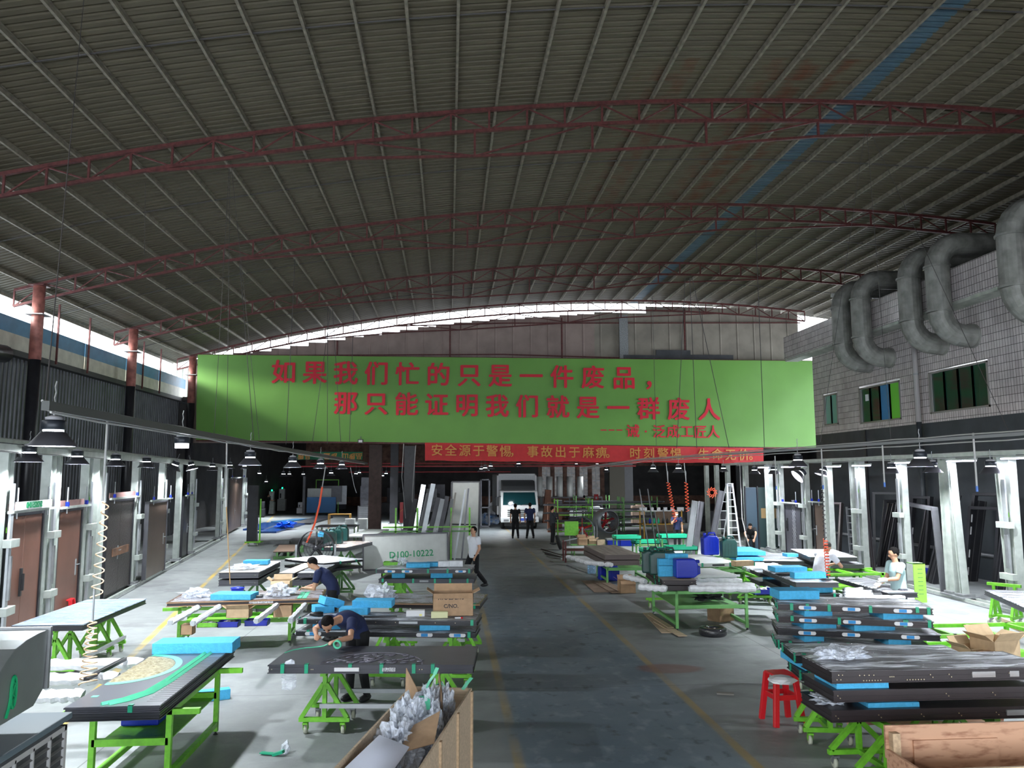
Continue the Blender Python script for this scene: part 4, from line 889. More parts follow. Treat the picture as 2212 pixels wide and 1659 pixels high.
# --- left film door
f2=dict(o=G(24,1352,.9),ex=V((1,0,0)),ey=V((-.02,1,0)),L=(G(166,1354,.9)-G(24,1352,.9)).length,W=(G(199,1295,.9)-G(24,1352,.9)).y,rz=0,z=.9)
slab('black door under wrinkled bluish film on green trestles, far left',f2,.09,BLK,film_=FILMB,latches=(),topm=mat('pale_blue_film_sheet',(.42,.5,.6),.3,nz=.25,nscale=3))
for i,(fy,lb) in enumerate(((.22,'green wheeled trestle under near end of the bluish film door'),(.82,'green wheeled trestle under the far end of bluish film door'))):
    for fx in(.5,): p=fpt(f2,f2['L']*fx,f2['W']*fy); trestle(lb,p.x,p.y,0,.81,W=.62,Dp=.5)
B().bar(fpt(f2,.3,.2,-.6),fpt(f2,.3,f2['W']-.2,-.6),.05); 
o=B().bar(fpt(f2,f2['L']*.5+.33,.4,-.62),fpt(f2,f2['L']*.5+.33,f2['W']-.3,-.62),.05).make('trestle_link_bar',ALU); tag(o,'grey bar linking the trestles of the bluish film door','bar')
# red stool
def stool(label,px,py,h=.45,rz=.2,w_=.30,m=None):
    p=G(px,py,0); t=thing('plastic_stool',label,'stool',p,rz); m=m or REDP
    B().bx(-w_/2,w_/2,-w_/2,w_/2,h-.03,h).make('seat',m,t,bevel=.012); 
    for sx in(-1,1):
        for sy in(-1,1): B().bar((sx*w_*.62,sy*w_*.62,0),(sx*w_*.42,sy*w_*.42,h-.02),.07,.05).make('leg',m,t,bevel=.006)
    for sx in(-1,1): B().bar((sx*w_*.5,-w_*.5,h*.55),(sx*w_*.5,w_*.5,h*.55),.02,.06).make('apron',m,t); B().bar((-w_*.5,sx*w_*.5,h*.55),(w_*.5,sx*w_*.5,h*.55),.02,.06).make('apron',m,t)
stool('red plastic stool behind the bluish film door at left',138,1345,.5)
stool('tall red plastic stool beneath the right stack, beside the paper',1690,1560,.62,.1,.3)
p=G(1690,1475,.62); crumple('crumpled_paper','white crumpled paper on the tall red stool',p+V((-.02,0,0)),(.2,.14,.06),4,PLATE,2,.3,cat='paper')
# --- brown door on table
f3=frm((359,1302),(697,1293),(387,1281),.9)
t=slab('long brown door on the green worktable, worked on by the man with navy shirt',f3,.075,BRN,topm=mat('glossy_brown_sheet',(.16,.085,.06),.18,nz=.2,nscale=2,stretch=(1,6,1)),film_=FILMD,plates=((f3['L']*.6,.42,mat('barcode_label',(.5,.5,.5),.5)),))
B().bx(0,f3['L'],-.006,0,.06,.075).make('timber_edge',mat('timber_edge',(.42,.24,.12),.5),t); B().bx(0,f3['L'],-.006,0,0,.012).make('timber_edge',MC['timber_edge'],t)
for i in range(2): B().bx(f3['L']*.83+i*.09,f3['L']*.83+.075+i*.09,.05,f3['W']*.7,.083,.09).make('tape_strip',TAPE2,t)
q=fpt(f3,.1,-.3,0); q.z=0
a=G(383,1440,0); wt=wtable('long green worktable under the brown door with parts bins on its shelf',a.x+.1,14.2,f3['rz'],2.0,.75,.70)
wt.location=(G(385,1396,0).x,G(385,1396,0).y,0); wl0=wt.location.copy()
wt2=wt
for i,(x0,y0,x1,y1) in enumerate(((368,1345,430,1311),(417,1346,477,1309),(554,1341,600,1306),(628,1340,660,1306))):
    p=G(x0,y0,.80); q=G(x1,y1,.80); wbar('white film-wrapped bar sticking out under brown door, %s from the left'%['first','second','third','fourth'][i],p,q,.1)
def bin_(label,px,py,z,m,dims=(.35,.22,.1),rz=0,fill=True):
    p=G(px,py,z); t=thing('parts_bin',label,'bin',p,rz); w_,d,h=dims; e=.008
    b=B(); b.bx(0,w_,0,d,0,e).bx(0,w_,0,e,0,h).bx(0,w_,d-e,d,0,h).bx(0,e,0,d,0,h).bx(w_-e,w_,0,d,0,h).bx(-.01,w_+.01,-.01,0,h-.02,h); b.make('tub',m,t)
    if fill: crumple('hardware_heap','',V((w_/2,d/2,h*.3)),(w_*.4,d*.4,h*.7),RN.random()*9,mat('mixed_hardware',(.08,.08,.09),.5,.4,col2=(.5,.5,.5),nscale=20),2,.6,parent=t)
    return t
bin_('blue parts bin on lower shelf under brown door, middle one',470,1356,.45,BLUEP); bin_('blue parts bin full of cables on shelf under brown door, right one',528,1353,.45,BLUEP,(.4,.25,.1)); bin_('lime green tray on lower shelf under brown door',425,1356,.45,GREEN,(.36,.25,.08))
cbox('small open cardboard box on the middle rail under the brown door',488,1336,.62,(.4,.25,.16),0,CARD2,True); cbox('tilted cardboard box under the right part of the brown door',590,1334,.6,(.32,.25,.2),.1,CARD,False); cbox('cardboard box standing behind the left leg of brown door table',390,1372,.3,(.2,.2,.18),0,CARD,False)
foam('thick pale blue foam block on left part of the brown door',0,0,0,(.74,.42,.1),-.12,at=fpt(f3,.72,.12,.01))
crumple('plastic_heap','heap of clear plastic on far left of the brown door',fpt(f3,.38,.5,.01),(.28,.2,.12),2)
crumple('plastic_heap','heap of clear plastic beside the open carton on the brown door',fpt(f3,1.9,.4,.01),(.3,.2,.16),7)
cbox('open cardboard carton standing on the brown door behind clear plastic',0,0,0,(.36,.26,.26),.05,CARD2,True,at=fpt(f3,1.72,.52,.01))
t=thing('power_tool','black cordless tool lying on the brown door beside foam','tool',fpt(f3,1.4,.25,.01)); B().bx(0,.22,0,.07,0,.04).make('body',BLACKP,t,bevel=.01); B().bx(.15,.2,.07,.16,0,.04).make('handle',BLACKP,t)
# blue can small
t=thing('blue_tub','blue lidded tub behind the brown door, under amber rope','tub',fpt(f3,1.05,.95,-.05)); B().lathe([(.1,0),(.12,.12),(.12,.14)],16).make('tub',BLUEP,t,True); B().lathe([(.13,.14),(.13,.16),(.04,.17)],16).make('lid',BLUEP,t,True)
# --- centre stack
f4=frm((642,1337),(1031,1341),(659,1320),1.0)
t4=slab('black long door under tools and boxes, top of the middle stack',f4,.075,BLK,film_=FILMD,tapes=(.12,f4['L']-.08),ltapes=(.1,),plates=((f4['L']*.62,.28,ALU),(f4['L']*.3,.1,STEEL)),screws=[(x*.3,.5) for x in range(1,9)])
t=slab('black long door with two white latch plates, bottom of the middle stack',f4,.075,BLK,dz=.17,dx=-.02,dy=-.03,film_=FILMD,latches=(.28,f4['L']*.72,f4['L']*.9),tapes=(.2,f4['L']-.1))
foam('blue foam spacer between middle stack doors, behind the tattooed man',0,0,0,(.42,.25,.085),0,at=fpt(f4,.22,.05,-.165)); foam('blue foam spacer between middle stack doors, right part',0,0,0,(.45,.25,.085),0,at=fpt(f4,f4['L']*.68,.05,-.165))
bridge(('green wheeled trestle hidden behind the tattooed man under the middle stack','green wheeled trestle under the right end of the middle stack'),f4,.1,.755,(.5,.85))
foam('blue foam block tilted on top of two others above the middle stack',0,0,0,(.32,.3,.12),.5,at=fpt(f4,.28,.42,.14),ry=.28)
foam('leftmost blue foam block on the middle stack',0,0,0,(.3,.3,.11),.35,at=fpt(f4,.16,.35,.01)); foam('low blue foam block behind the tattooed man\'s back',0,0,0,(.45,.28,.1),-.05,at=fpt(f4,.55,.28,.01)); foam('long blue foam slab lying highest, right of the tilted foam',0,0,0,(.62,.3,.11),-.12,at=fpt(f4,.72,.42,.10))
t=thing('cordless_drill','teal and black cordless drill at left end of the middle stack','drill',fpt(f4,.15,.12,.01),.1); B().tube([(0,0,.04),(.08,0,.04),(.2,0,.04)],[.02,.035,.03],10).make('motor',BLACKP,t,True); B().bx(.12,.17,0,.12,0,.06).make('grip',TEALP,t); B().tube([(.2,0,.04),(.34,0,.04)],.008,6).make('bit',STEEL,t)
t=thing('white_box','small white box on the middle stack left of the printed carton','box',fpt(f4,1.62,.2,.01)); B().bx(0,.28,0,.12,0,.09).make('carton',PLATE,t,bevel=.004); B().bx(.2,.24,-.003,0,.01,.04).make('yellow_mark',mat('pale_yellow',(.8,.75,.25),.6),t)
foam('small pale yellow foam block in front of the printed carton',0,0,0,(.25,.1,.09),0,at=fpt(f4,2.02,.1,.01),m=mat('pale_yellow_foam',(.72,.72,.42),.8))
b=B(); 
t=thing('steel_ruler','long black level lying on the middle stack','tool',fpt(f4,1.0,.06,.01)); B().bx(0,.5,0,.04,0,.03).make('bar',BLACKP,t)
t=thing('marker_pen','white and red marker lying right of the yellow block','pen',fpt(f4,2.38,.1,.02)); B().tube([(0,0,0),(.09,0,0)],.012,8).make('barrel',PLATE,t); B().tube([(.09,0,0),(.12,0,0)],.013,8).make('cap',REDP,t)
f5=frm((792,1303),(1037,1306),(812,1281),.98)
t5=slab('brown wrapped door with timber edge, behind the printed carton',f5,.075,BRN,film_=FILMD,topm=mat('glossy_brown_sheet2',(.13,.09,.08),.2),tapes=(f5['L']-.1,))
B().bx(0,f5['L'],-.006,0,.06,.075).make('timber_edge',MC['timber_edge'],t5)
bridge(('green wheeled trestle under the left of brown wrapped door','green wheeled trestle under right of the brown wrapped door'),f5,.1,.9,(.2,.8))
cbox('worn cardboard carton printed ATC-25-2775 C/NO. on the middle stack',0,0,0,(.62,.3,.34),0,CARD,True,(('ATC-25-2775',.07),('C/NO.',.08)),at=fpt(f4,2.02,.24,.01))
crumple('plastic_heap','clear plastic heap on left end of the brown wrapped door',fpt(f5,.15,.4,.01),(.28,.22,.18),11)
wt.location=wl0
# --- wrapped stack near walker
f7=frm((812,1230),(1019,1230),(820,1219),1.0)
slab('film-wrapped grey door topmost of the stack beside the walking man',f7,.09,CHAR,film_=FILMW,latches=(.32,.72,1.95),tapes=(.62,1.2,1.65,f7['L']-.06),ltapes=(.05,))
slab('grey door under the film-wrapped one beside the walking man',f7,.09,CHAR,dz=.22,dx=.06,tapes=(.1,.8,1.3,1.65,2.05),plates=((1.05,.2,STEEL),))
foam('flat blue foam spacer inside the stack by the walking man, right',0,0,0,(.5,.25,.12),0,at=fpt(f7,1.25,.1,-.21)); foam('flat blue foam spacer inside the stack by the walking man, left',0,0,0,(.3,.25,.12),0,at=fpt(f7,.35,.1,-.21))
foam('blue foam slab lying on top of the film-wrapped door',0,0,0,(.55,.3,.1),0,at=fpt(f7,.68,.1,.02)); foam('smaller blue foam piece behind the slab on the film-wrapped door',0,0,0,(.3,.25,.09),0,at=fpt(f7,1.12,.35,.02))
t=thing('wrapped_parcel','white film-wrapped parcel on the right of the film-wrapped door','parcel',fpt(f7,1.4,.25,.02)); B().bx(0,.58,0,.2,0,.14).make('parcel_body',WHT2,t,bevel=.02); B().bx(.25,.27,-.004,.204,-.002,.143).make('seam',ALU,t)
bridge(('short green wheeled trestle, left of two beneath the film-wrapped stack','short green wheeled trestle, right of two beneath film-wrapped stack'),f7,.1,.69,(.25,.77),0)
p=G(823,1282,0); t=thing('green_cabinet','bright green open steel cabinet under the film-wrapped stack','cabinet',p); B().bx(0,.65,.1,.14,0,.68).make('back_panel',GREEN,t); B().bx(0,.32,0,.02,0,.68).make('front_panel',GREEN,t); B().bx(.62,.65,0,.14,0,.68).make('side_panel',GREEN,t); B().bx(0,.03,0,.6,0,.68).make('side_panel',GREEN,t)
bin_('lime green tool tray behind the film-wrapped door',828,1222,1.0,GREEN,(.5,.3,.08)); crumple('plastic_heap','small clear plastic tuft behind the film-wrapped door',G(868,1220,1.02),(.13,.1,.12),14)
# --- left mid stacks
f8=dict(o=G(472,1237,1.0),ex=V((1,0,0)),ey=V((0,1,0)),L=.88,W=2.3,rz=0,z=1.0)
slab('dark door with blue foam on top, upper of the pair on left behind rope',f8,.13,CHAR,film_=FILMW,topm=mat('light_timber_top',(.6,.52,.42),.6,nz=.2,nscale=2,stretch=(3,.4,1)),screws=((.8,.5),))
slab('dark door, lower of the pair on left behind the amber rope',f8,.13,CHAR,dz=.17,screws=((.8,.5),))
foam('pale blue foam block on the upper door behind the amber rope',0,0,0,(.58,.3,.1),0,at=fpt(f8,.2,1.3,.02)); crumple('plastic_heap','white plastic tuft on the upper door behind the amber rope',fpt(f8,.4,.5,.02),(.35,.3,.08),17,FILMW)
trestle('green wheeled trestle under the pair of doors behind amber rope',f8['o'].x+.44,f8['o'].y+1.1,0,.7,W=.7,Dp=1.4,m=DGREEN)
f9=dict(o=G(602,1238,.95),ex=V((1,0,0)),ey=V((.10,1,0)).normalized(),L=.36,W=2.2,rz=-.10,z=.95)
slab('narrow dark panel topped by pale timber planks, left of the navy-shirted worker',f9,.1,CHAR,topm=mat('pale_plank',(.68,.55,.42),.6,nz=.1),screws=((.3,.5),))
f9b=dict(f9,o=G(642,1238,.95),L=.42); slab('narrow dark panel topped by crumpled white sheet, behind navy-shirted worker',f9b,.1,CHAR,film_=FILMW,screws=((.3,.5),)); slab('lower narrow dark panel beneath the white-sheeted one, behind navy worker',f9b,.12,CHAR,dz=.16,dx=-.12,L=.6)
trestle('green wheeled trestle under the narrow dark panels, behind navy worker',G(650,1300).x,f9['o'].y+1.2,0,.6,W=.9,Dp=1.2,m=DGREEN)
f10=frm((700,1217),(785,1208),(720,1197),1.0)
slab('white-topped dark door right of the drum fan, upper of two',f10,.06,BLK,film_=FILMW,topm=PLATE,tapes=(.5,1.0)); slab('dark door right of the drum fan, lower of two',f10,.06,BLK,dz=.16,dx=.0)
trestle('dull green trestle with wheels below the doors right of drum fan',G(735,1290).x,G(735,1290).y,0,.78,W=.7,Dp=.5,m=DGREEN)
# door with jerrycans behind
f11=dict(o=G(684,1182,.95),ex=V((1,0,0)),ey=V((.28,1,0)).normalized(),L=.95,W=2.3,rz=-.27,z=.95)
slab('timber-topped door carrying dark green jerrycans, left side',f11,.12,CHAR,topm=mat('pale_plank2',(.62,.42,.3),.6,nz=.15),film_=FILMW,tapes=(.2,.5))
def jerry(label,p,rz=0,m=TEALP,s=1.,lay=False,g='jerrycans'):
    t=thing('jerrycan',label,'jerrycan',p,rz,group=g); w_,d,h=.30*s,.2*s,.36*s
    B().prism([(-w_/2,0),(w_/2,0),(w_/2,h*.82),(w_/2-.05*s,h),(-w_/2+.09*s,h),(-w_/2,h*.86)],-d/2,d/2,'y').make('body',m,t,bevel=.02*s)
    b=B()
    for k in(-.3,-.1,.1,.3): b.bx(w_*k-.006,w_*k+.006,-d/2-.004,d/2+.004,h*.15,h*.75)
    b.make('rib',m,t); B().tube([(-w_*.1,0,h*.98),(-w_*.05,0,h*1.12),(w_*.3,0,h*1.12),(w_*.36,0,h*.98)],.018*s,8).make('handle',m,t,True); B().lathe([(.03*s,h*.96),(.03*s,h*1.12)],12,(-w_*.32,0,0)).make('screw_cap',m,t,True)
    if lay: t.rotation_euler=(0,pi/2,rz)
    return t
for i,(x,y) in enumerate(((713,1178),(727,1174),(740,1168))): jerry('dark green jerrycan on the left table, %s of three from the front'%['first','second','third'][i],G(x,y,.97),-.1,TEALP,1.25)
trestle('dull green trestle under the jerrycan door at left',f11['o'].x+.75,f11['o'].y+1.1,-.2,.83,W=.8,Dp=.9,m=DGREEN)
f12=frm((745,1158),(800,1158),(752,1143),.85); slab('white panelled door lying flat behind the dark green jerrycans',f12,.05,WHT,topm=WHT); b=B(); b.bx(.25,f12['L']-.25,.5,.53,.055,.07).bx(.25,f12['L']-.25,f12['W']-.5,f12['W']-.47,.055,.07).bx(.25,.28,.5,f12['W']-.5,.055,.07); o=b.make('raised_moulding',WHT,[x for x in bpy.data.objects if x.get('label')=='white panelled door lying flat behind the dark green jerrycans'][0])
f13=frm((590,1192),(635,1191),(612,1177),.3); slab('flat brown sheet lying low beside the green table, left rear',f13,.03,BRN3,topm=mat('matt_brown',(.30,.2,.15),.7)); 
t=thing('low_pallet','low green pallet under the flat brown sheet','pallet',(f13['o'].x,f13['o'].y,0),f13['rz']); [B().bx(.1+i*.4,.18+i*.4,0,f13['W'],.12,.27).make('runner',DGREEN,t) for i in range(3)]; [B().bx(0,1,j,j+.08,0,.12).make('crosspiece',DGREEN,t) for j in(.1,f13['W']-.2)]
# drum fan (front)
def drumfan(label,px,py,r,z,rz,m,hub=REDP,dep=.35):
    p=G(px,py,0); t=thing('drum_fan',label,'fan',p,rz); zc=z
    B().lathe([(r,-dep/2),(r+.02,-dep/2),(r+.02,dep/2),(r,dep/2)],30,(0,0,zc),(0,-1,0),cap=False).make('drum',m,t,True)
    for k in range(1,6): B().tube([(r*k/6*cos(a),-dep/2,zc+r*k/6*sin(a)) for a in [2*pi*i/28 for i in range(28)]],.005,4,closed=True).make('guard_ring',BLK,t)
    b=B(); [b.bar((0,-dep/2,zc),(r*cos(a),-dep/2,zc+r*sin(a)),.008) for a in [2*pi*i/8 for i in range(8)]]; b.make('guard_spokes',BLK,t)
    B().lathe([(.09,-.1),(.09,.1)],14,(0,0,zc),(0,-1,0)).make('hub',hub,t,True)
    for i in range(5):
        a=2*pi*i/5+.3; u=V((cos(a),0,sin(a))); B().bar(V((0,0,zc))+u*.08,V((0,0,zc))+u*(r-.04),.02,.16,up=(0,1,.5)).make('blade',hub if hub==REDP else BLK,t)
    for s in(-1,1): B().bar((s*(r+.05),-.1,0),(s*(r+.05),-.1,zc+.1),.05).make('stand_leg',STEEL,t); B().bar((s*(r+.05),-.3,.03),(s*(r+.05),.3,.03),.05).make('stand_foot',STEEL,t)
    return t
drumfan('black round drum fan behind the navy-shirted worker',681,1275,.48,1.15,0,BLK,BLK,.3)
drumfan('grey drum fan with red hub standing right of the aisle',1309,1170,.5,.95,.35,mat('fan_grey',(.2,.22,.25),.5,.4),REDP,.75)
drumfan('dark drum fan with red motor, left of the grey one',1258,1178,.5,.75,-.25,mat('fan_dark_teal',(.03,.06,.055),.5),REDP,.5)
# ---------------- right side stacks ----------------
r1=frm((1679,1304),(2016,1315),(1649,1293),1.25); r1['W']=max(r1['W'],.85)
LW=r1['L']
slab('brown-black door under bright film with three blue latches, topmost of the four-door right stack',r1,.09,BRN,film_=FILMW,latches=(.42,1.02,LW-.4),tapes=(.2,.42,.72,1.28,1.9,LW-.06),ltapes=(.06,.3))
slab('brown-black door with three latches and green tapes, second of the four-door right stack',r1,.09,BRN,dz=.18,film_=FILMD,latches=(.42,1.02,LW-.4),tapes=(.2,.85,1.75,LW-.38,LW-.06),ltapes=(.05,.2,.4))
slab('black door with three latches and no green tape, third of the four-door right stack',r1,.09,BLK,dz=.36,dx=-.02,film_=FILMD,latches=(.42,1.02,LW-.3),L=LW+.1)
slab('black door with green corner tapes, lowest of the four-door right stack',r1,.09,BLK,dz=.54,dx=-.04,film_=FILMD,tapes=(.2,.6,1.0,LW-.1),ltapes=(.08,.3,.5))
for dz,x,w_,lb in((.09,.38,.42,'left blue foam spacer, first gap of the four-door stack'),(.09,1.45,.6,'right blue foam spacer, first gap of the four-door stack'),(.27,.36,.5,'left blue foam spacer, second gap of the four-door stack'),(.27,1.05,.62,'middle blue foam spacer, second gap of the four-door stack'),(.45,.36,.3,'left blue foam spacer, third gap of the four-door stack'),(.45,1.5,.34,'taped blue foam spacer, third gap of the four-door stack')):
    foam(lb,0,0,0,(w_,.4,.088),0,at=fpt(r1,x,.02,-dz-.089))
foam('thick blue foam block on left end of the topmost right stack door',0,0,0,(.62,.4,.13),-.03,at=fpt(r1,.06,.25,.02))
bridge(('green wheeled trestle under left of the four-door right stack','green wheeled trestle under the right of four-door right stack'),r1,.1,.62,(.25,.75))
r2=frm((1718,1414),(2098,1420),(1648,1388),1.05)
slab('black door under wrinkled silver film with green tape, upper of the middle right pair',r2,.1,BLK,film_=FILMW,tapes=(.1,1.35,1.75,r2['L']-.05),ltapes=(.05,.6,.78))
slab('black door with blue foam on it, lower of the middle right pair',r2,.1,BLK,dz=.2,dx=.06,tapes=(.1,),ltapes=(.06,.5))
foam('blue foam sheet between the middle right pair of doors',0,0,0,(.5,.7,.09),0,at=fpt(r2,.12,.05,-.195))
bridge(('green wheeled trestle with pale wheels beside the tall red stool','green wheeled trestle hidden under right of the middle right pair'),r2,.1,.75,(.2,.8))
r3=dict(o=G(1795,1449,1.16),ex=V((1,-.012,0)).normalized(),ey=V((.012,1,0)).normalized(),L=2.35,W=.72,rz=-.012,z=1.16)
def pairs(xs): 
    r=[]
    for x in xs: r+=[(x,.55),(x+.025,.35)]
    return r
sc=[(.06+i*.02,.3+.35*(i%2)) for i in range(4)]+[(.34+.03*i,.2) for i in range(7)]+[(.3+i*.05,.6) for i in range(4)]+[(.8+.03*i,.2) for i in range(7)]+[(.62+i*.02,.45) for i in range(3)]+pairs((1.05,1.25,1.5,1.9,2.1))
slab('dark brown door with many brass screws and crumpled film, topmost of the nearest right stack',r3,.13,BRN,film_=FILMW,screws=sc,plates=((1.62,.25,mat('shiny_lock_plate',(.6,.6,.62),.2,.8)),(1.95,.1,MC['shiny_lock_plate'])))
slab('dark brown door with chalk mark, middle of the nearest right stack',r3,.12,BRN,dz=.2,dx=.02,dy=.02,screws=pairs((.05,1.2,1.7,2.1)),plates=())
slab('dark brown door with silver label strip, lowest of the nearest right stack',r3,.12,BRN,dz=.39,dx=-.02,screws=pairs((.05,.5,.95,1.35,1.75)),plates=((2.05,.38,ALU),))
foam('blue foam block on the middle door of the nearest right stack',0,0,0,(.56,.5,.075),0,at=fpt(r3,.08,.06,-.20)); foam('thin blue foam sheet on the lowest door of nearest right stack',0,0,0,(.55,.4,.05),0,at=fpt(r3,.4,.05,-.39))
crumple('crumpled_film','crumpled clear film bunched at left end of the nearest right stack top',fpt(r3,.35,.5,.01),(.32,.2,.09),21); crumple('crumpled_film','crumpled clear film hanging at the left end of lowest near door',fpt(r3,.12,.3,-.39),(.2,.2,.05),23)
p=fpt(r3,.55,.3); trestle('largest green wheeled trestle in front, under the nearest right stack',p.x,p.y,0,.63,W=.7,Dp=.55); p=fpt(r3,1.75,.45); trestle('green wheeled trestle at lower right, behind the plywood crate',p.x,p.y,.1,.63,W=.7,Dp=.5)
p=fpt(r3,1.0,-.12); trestle('green wheeled trestle cut by the bottom edge, touching the plywood crate',p.x-.05,p.y+.0,1.2,.62,W=.75,Dp=.4)
r4=dict(o=G(2127,1272,.95),ex=V((1,0,0)),ey=V((0,1,0)),L=1.2,W=1.6,rz=0,z=.95); r4['o'].y-=1.4; r4['o'].x-=.0
r4['o']=G(2212,1315,.95)-V((.25,0,0)); r4['W']=2.2; r4['ex']=V((.97,-.24,0)); r4['ey']=V((.24,.97,0)); r4['o']=G(2240,1322,.95); r4['rz']=-.24
q0,q1=G(2125,1273,.95),G(2212,1311,.95); e=(q0-q1).normalized(); r4=dict(o=q1-e*.5,ey=e,ex=V((e.y,-e.x,0)),L=1.0,W=(q0-q1).length+.5,rz=atan2(-e.x,e.y),z=.95)
slab('dark grey door under film at the right edge of the picture',r4,.1,CHAR,film_=FILMW)
p=G(2165,1350); trestle('green wheeled trestle under the door at right edge',p.x+.1,p.y,.6,.85,W=.6,Dp=.4)
o=B().bar(G(2165,1342,.25),G(2215,1362,.25),.03,.13).make('timber_plank',PLY); tag(o,'timber plank fixed across the trestle at right edge','plank')
r5=frm((1719,1258),(1813,1258),(1641,1229),1.08)
slab('dark door with white face and blue foam, upper of the pair left of the bending worker',r5,.1,CHAR,film_=FILMW,topm=PLATE); slab('black door beneath, lower of the pair left of the bending worker',r5,.1,BLK,dz=.22,tapes=(.05,r5['L']-.1))
foam('pale blue foam block at the back of upper door, left of bending worker',0,0,0,(.7,.4,.1),0,at=fpt(r5,.05,1.4,.02)); foam('blue foam block at front of upper door, left of bending worker',0,0,0,(.65,.22,.12),0,at=fpt(r5,.1,.35,.02)); foam('blue foam between the pair of doors left of bending worker',0,0,0,(.6,.6,.1),0,at=fpt(r5,.15,.05,-.21))
crumple('work_glove','dirty grey work glove on upper door near the bending worker',fpt(r5,.62,.12,.02),(.14,.07,.03),31,DKC,2,.3,cat='glove'); crumple('dark_cloth','black cloth lying between the foam blocks on upper door',fpt(r5,.1,.9,.02),(.25,.15,.04),33,BLKC,2,.3,cat='cloth')
bridge(('green wheeled trestle under the pair left of bending worker, front one','green wheeled trestle under the pair left of bending worker, rear one'),dict(r5,L=r5['L'],W=r5['W']*.5),.1,.75,(.4,.6),0)
r6=frm((1920,1278),(1951,1278),(1806,1246),.95); r6['L']=.9
r6=dict(o=G(1870,1283,.95),ex=V((1,0,0)),ey=(G(1805,1247,.95)-G(1920,1280,.95)).normalized(),L=.55,W=(G(1805,1247,.95)-G(1920,1280,.95)).length,rz=0,z=.95); e=r6['ey']; r6['o']=G(1921,1281,.95); r6['ex']=V((e.y,-e.x,0)); r6['rz']=atan2(-e.x,e.y)
slab('dark door with creased film being handled by the cyan-shirted worker',r6,.09,CHAR,film_=FILMW)
p=G(1900,1330); wtable('green worktable in front of the cyan-shirted worker',G(1790,1318).x,G(1790,1318).y,0,1.35,1.0,.84)
for i in range(4): 
    p=G(1825,1275+i*6,.86); wbar('speckled white wrapped bar on the table before the cyan-shirted worker',p,p+V((1.15,0,0)),.1)['group']='speckled bars before the cyan worker'
t=thing('green_cabinet','lime green slotted panel standing behind the cyan-shirted worker','cabinet',G(1978,1302,0)); B().bx(0,.3,0,.03,0,.95).make('panel',mat('lime_panel',(.35,.65,.10),.5),t); b=B(); [b.bx(.1,.22,-.004,0,.2+i*.1,.215+i*.1) for i in range(7)]; b.make('slots',DGREEN,t); B().bx(0,.3,0,.3,.93,.95).make('top',DGREEN,t)
r7=frm((1750,1203),(1853,1204),(1722,1186),1.12)
for i,(lb,dx) in enumerate((('black door with white face, topmost behind the bending worker',0),('black door, second of three behind the bending worker',.15),('black door, lowest of three behind the bending worker',.12))): slab(lb,r7,.1,BLK,dz=.17*i,dx=dx,film_=FILMW,topm=PLATE if i==0 else None,tapes=(.3,))
foam('small blue foam block in the stack behind the bending worker',0,0,0,(.3,.3,.08),0,at=fpt(r7,-.35,.9,-.1))
slab('black door at left of the stack behind the bending worker',r7,.1,BLK,dz=.17,dx=-1.0,dy=.6,film_=FILMW,L=1.0); slab('black lower door at left of the stack behind bending worker',r7,.1,BLK,dz=.34,dx=-1.0,dy=.6,L=1.0)
wtable('green worktable under the stack behind the bending worker',r7['o'].x-.8,r7['o'].y+.2,0,2.0,.9,.66,DGREEN)
# table with jerrycans (centre right)
r8=frm((1430,1253),(1505,1253),(1380,1225),1.0); r8['W']=min(r8['W'],2.4)
slab('dark brown door edge with green ties, upper of the pair under the blue jerrycan',r8,.1,BRN,topm=mat('dusty_timber',(.33,.26,.2),.7,nz=.15),ltapes=(.4,1.0),screws=((.05,.5),(r8['L']-.1,.5))); slab('dark brown door edge, lower of the pair under the blue jerrycan',r8,.1,BRN,dz=.115,ltapes=(.3,.9),screws=((r8['L']-.1,.5),))
ft=G(1463,1362); wt=wtable('pale green worktable with long wrapped bars, right of the aisle',ft.x,ft.y,-.02,1.45,2.0,.78,mat('sage_green_steel',(.16,.42,.13),.5,nz=.1))
jerry('big blue jerrycan lying on the brown doors, centre right',fpt(r8,.3,.2,.22),0,BLUEP,1.3,lay=True)
foam('blue foam slab standing behind the blue jerrycan, larger',0,0,0,(.62,.15,.3),0,at=fpt(r8,.05,.62,.06)); foam('blue foam piece left of the blue jerrycan, lower',0,0,0,(.3,.12,.22),0,at=fpt(r8,.02,.45,.01)); foam('blue foam piece lying on top behind the blue jerrycan',0,0,0,(.45,.2,.1),.1,at=fpt(r8,.25,.6,.36))
for i,(dx,dy) in enumerate(((-.02,1.25),(.1,.95),(.32,1.15))): jerry('dark green jerrycan, %s of three beside the blue foam, centre right'%('left','front','rear')[i],fpt(r8,dx,dy,.0),-.2,TEALP,1.35)
for i,(x0,y0,x1,y1) in enumerate(((1500,1246,1590,1246),(1500,1256,1602,1256),(1490,1272,1632,1272),(1382,1268,1440,1272),(1495,1264,1630,1266))): wbar('long white wrapped bar on the pale green table, %s'%('farthest','second from the back','nearest','left short one','second from the front')[i],G(x0,y0,.88),G(x1,y1,.88),.13)
wbar('white printed bar sticking out left below the brown doors',G(1350,1246,.9),G(1395,1256,.9),.11)
b=B(); b.lathe([(.13,0),(.25,.0),(.27,.03),(.27,.12),(.25,.15),(.13,.15),(.11,.12),(.11,.03),(.13,0)],28,cap=False); o=b.make('strapping_coil',mat('glossy_black_coil',(.02,.02,.025),.15,coat=.5,bump=.3,bscale=40),None,True); o.location=G(1540,1372); tag(o,'glossy film-wrapped black coil lying on floor by the table','coil')
crumple('black_cable_heap','black cable heap on the lower rail of the pale green table',ft+V((.9,.7,.5)),(.35,.3,.12),41,BLACKP,3,.6,cat='cable')
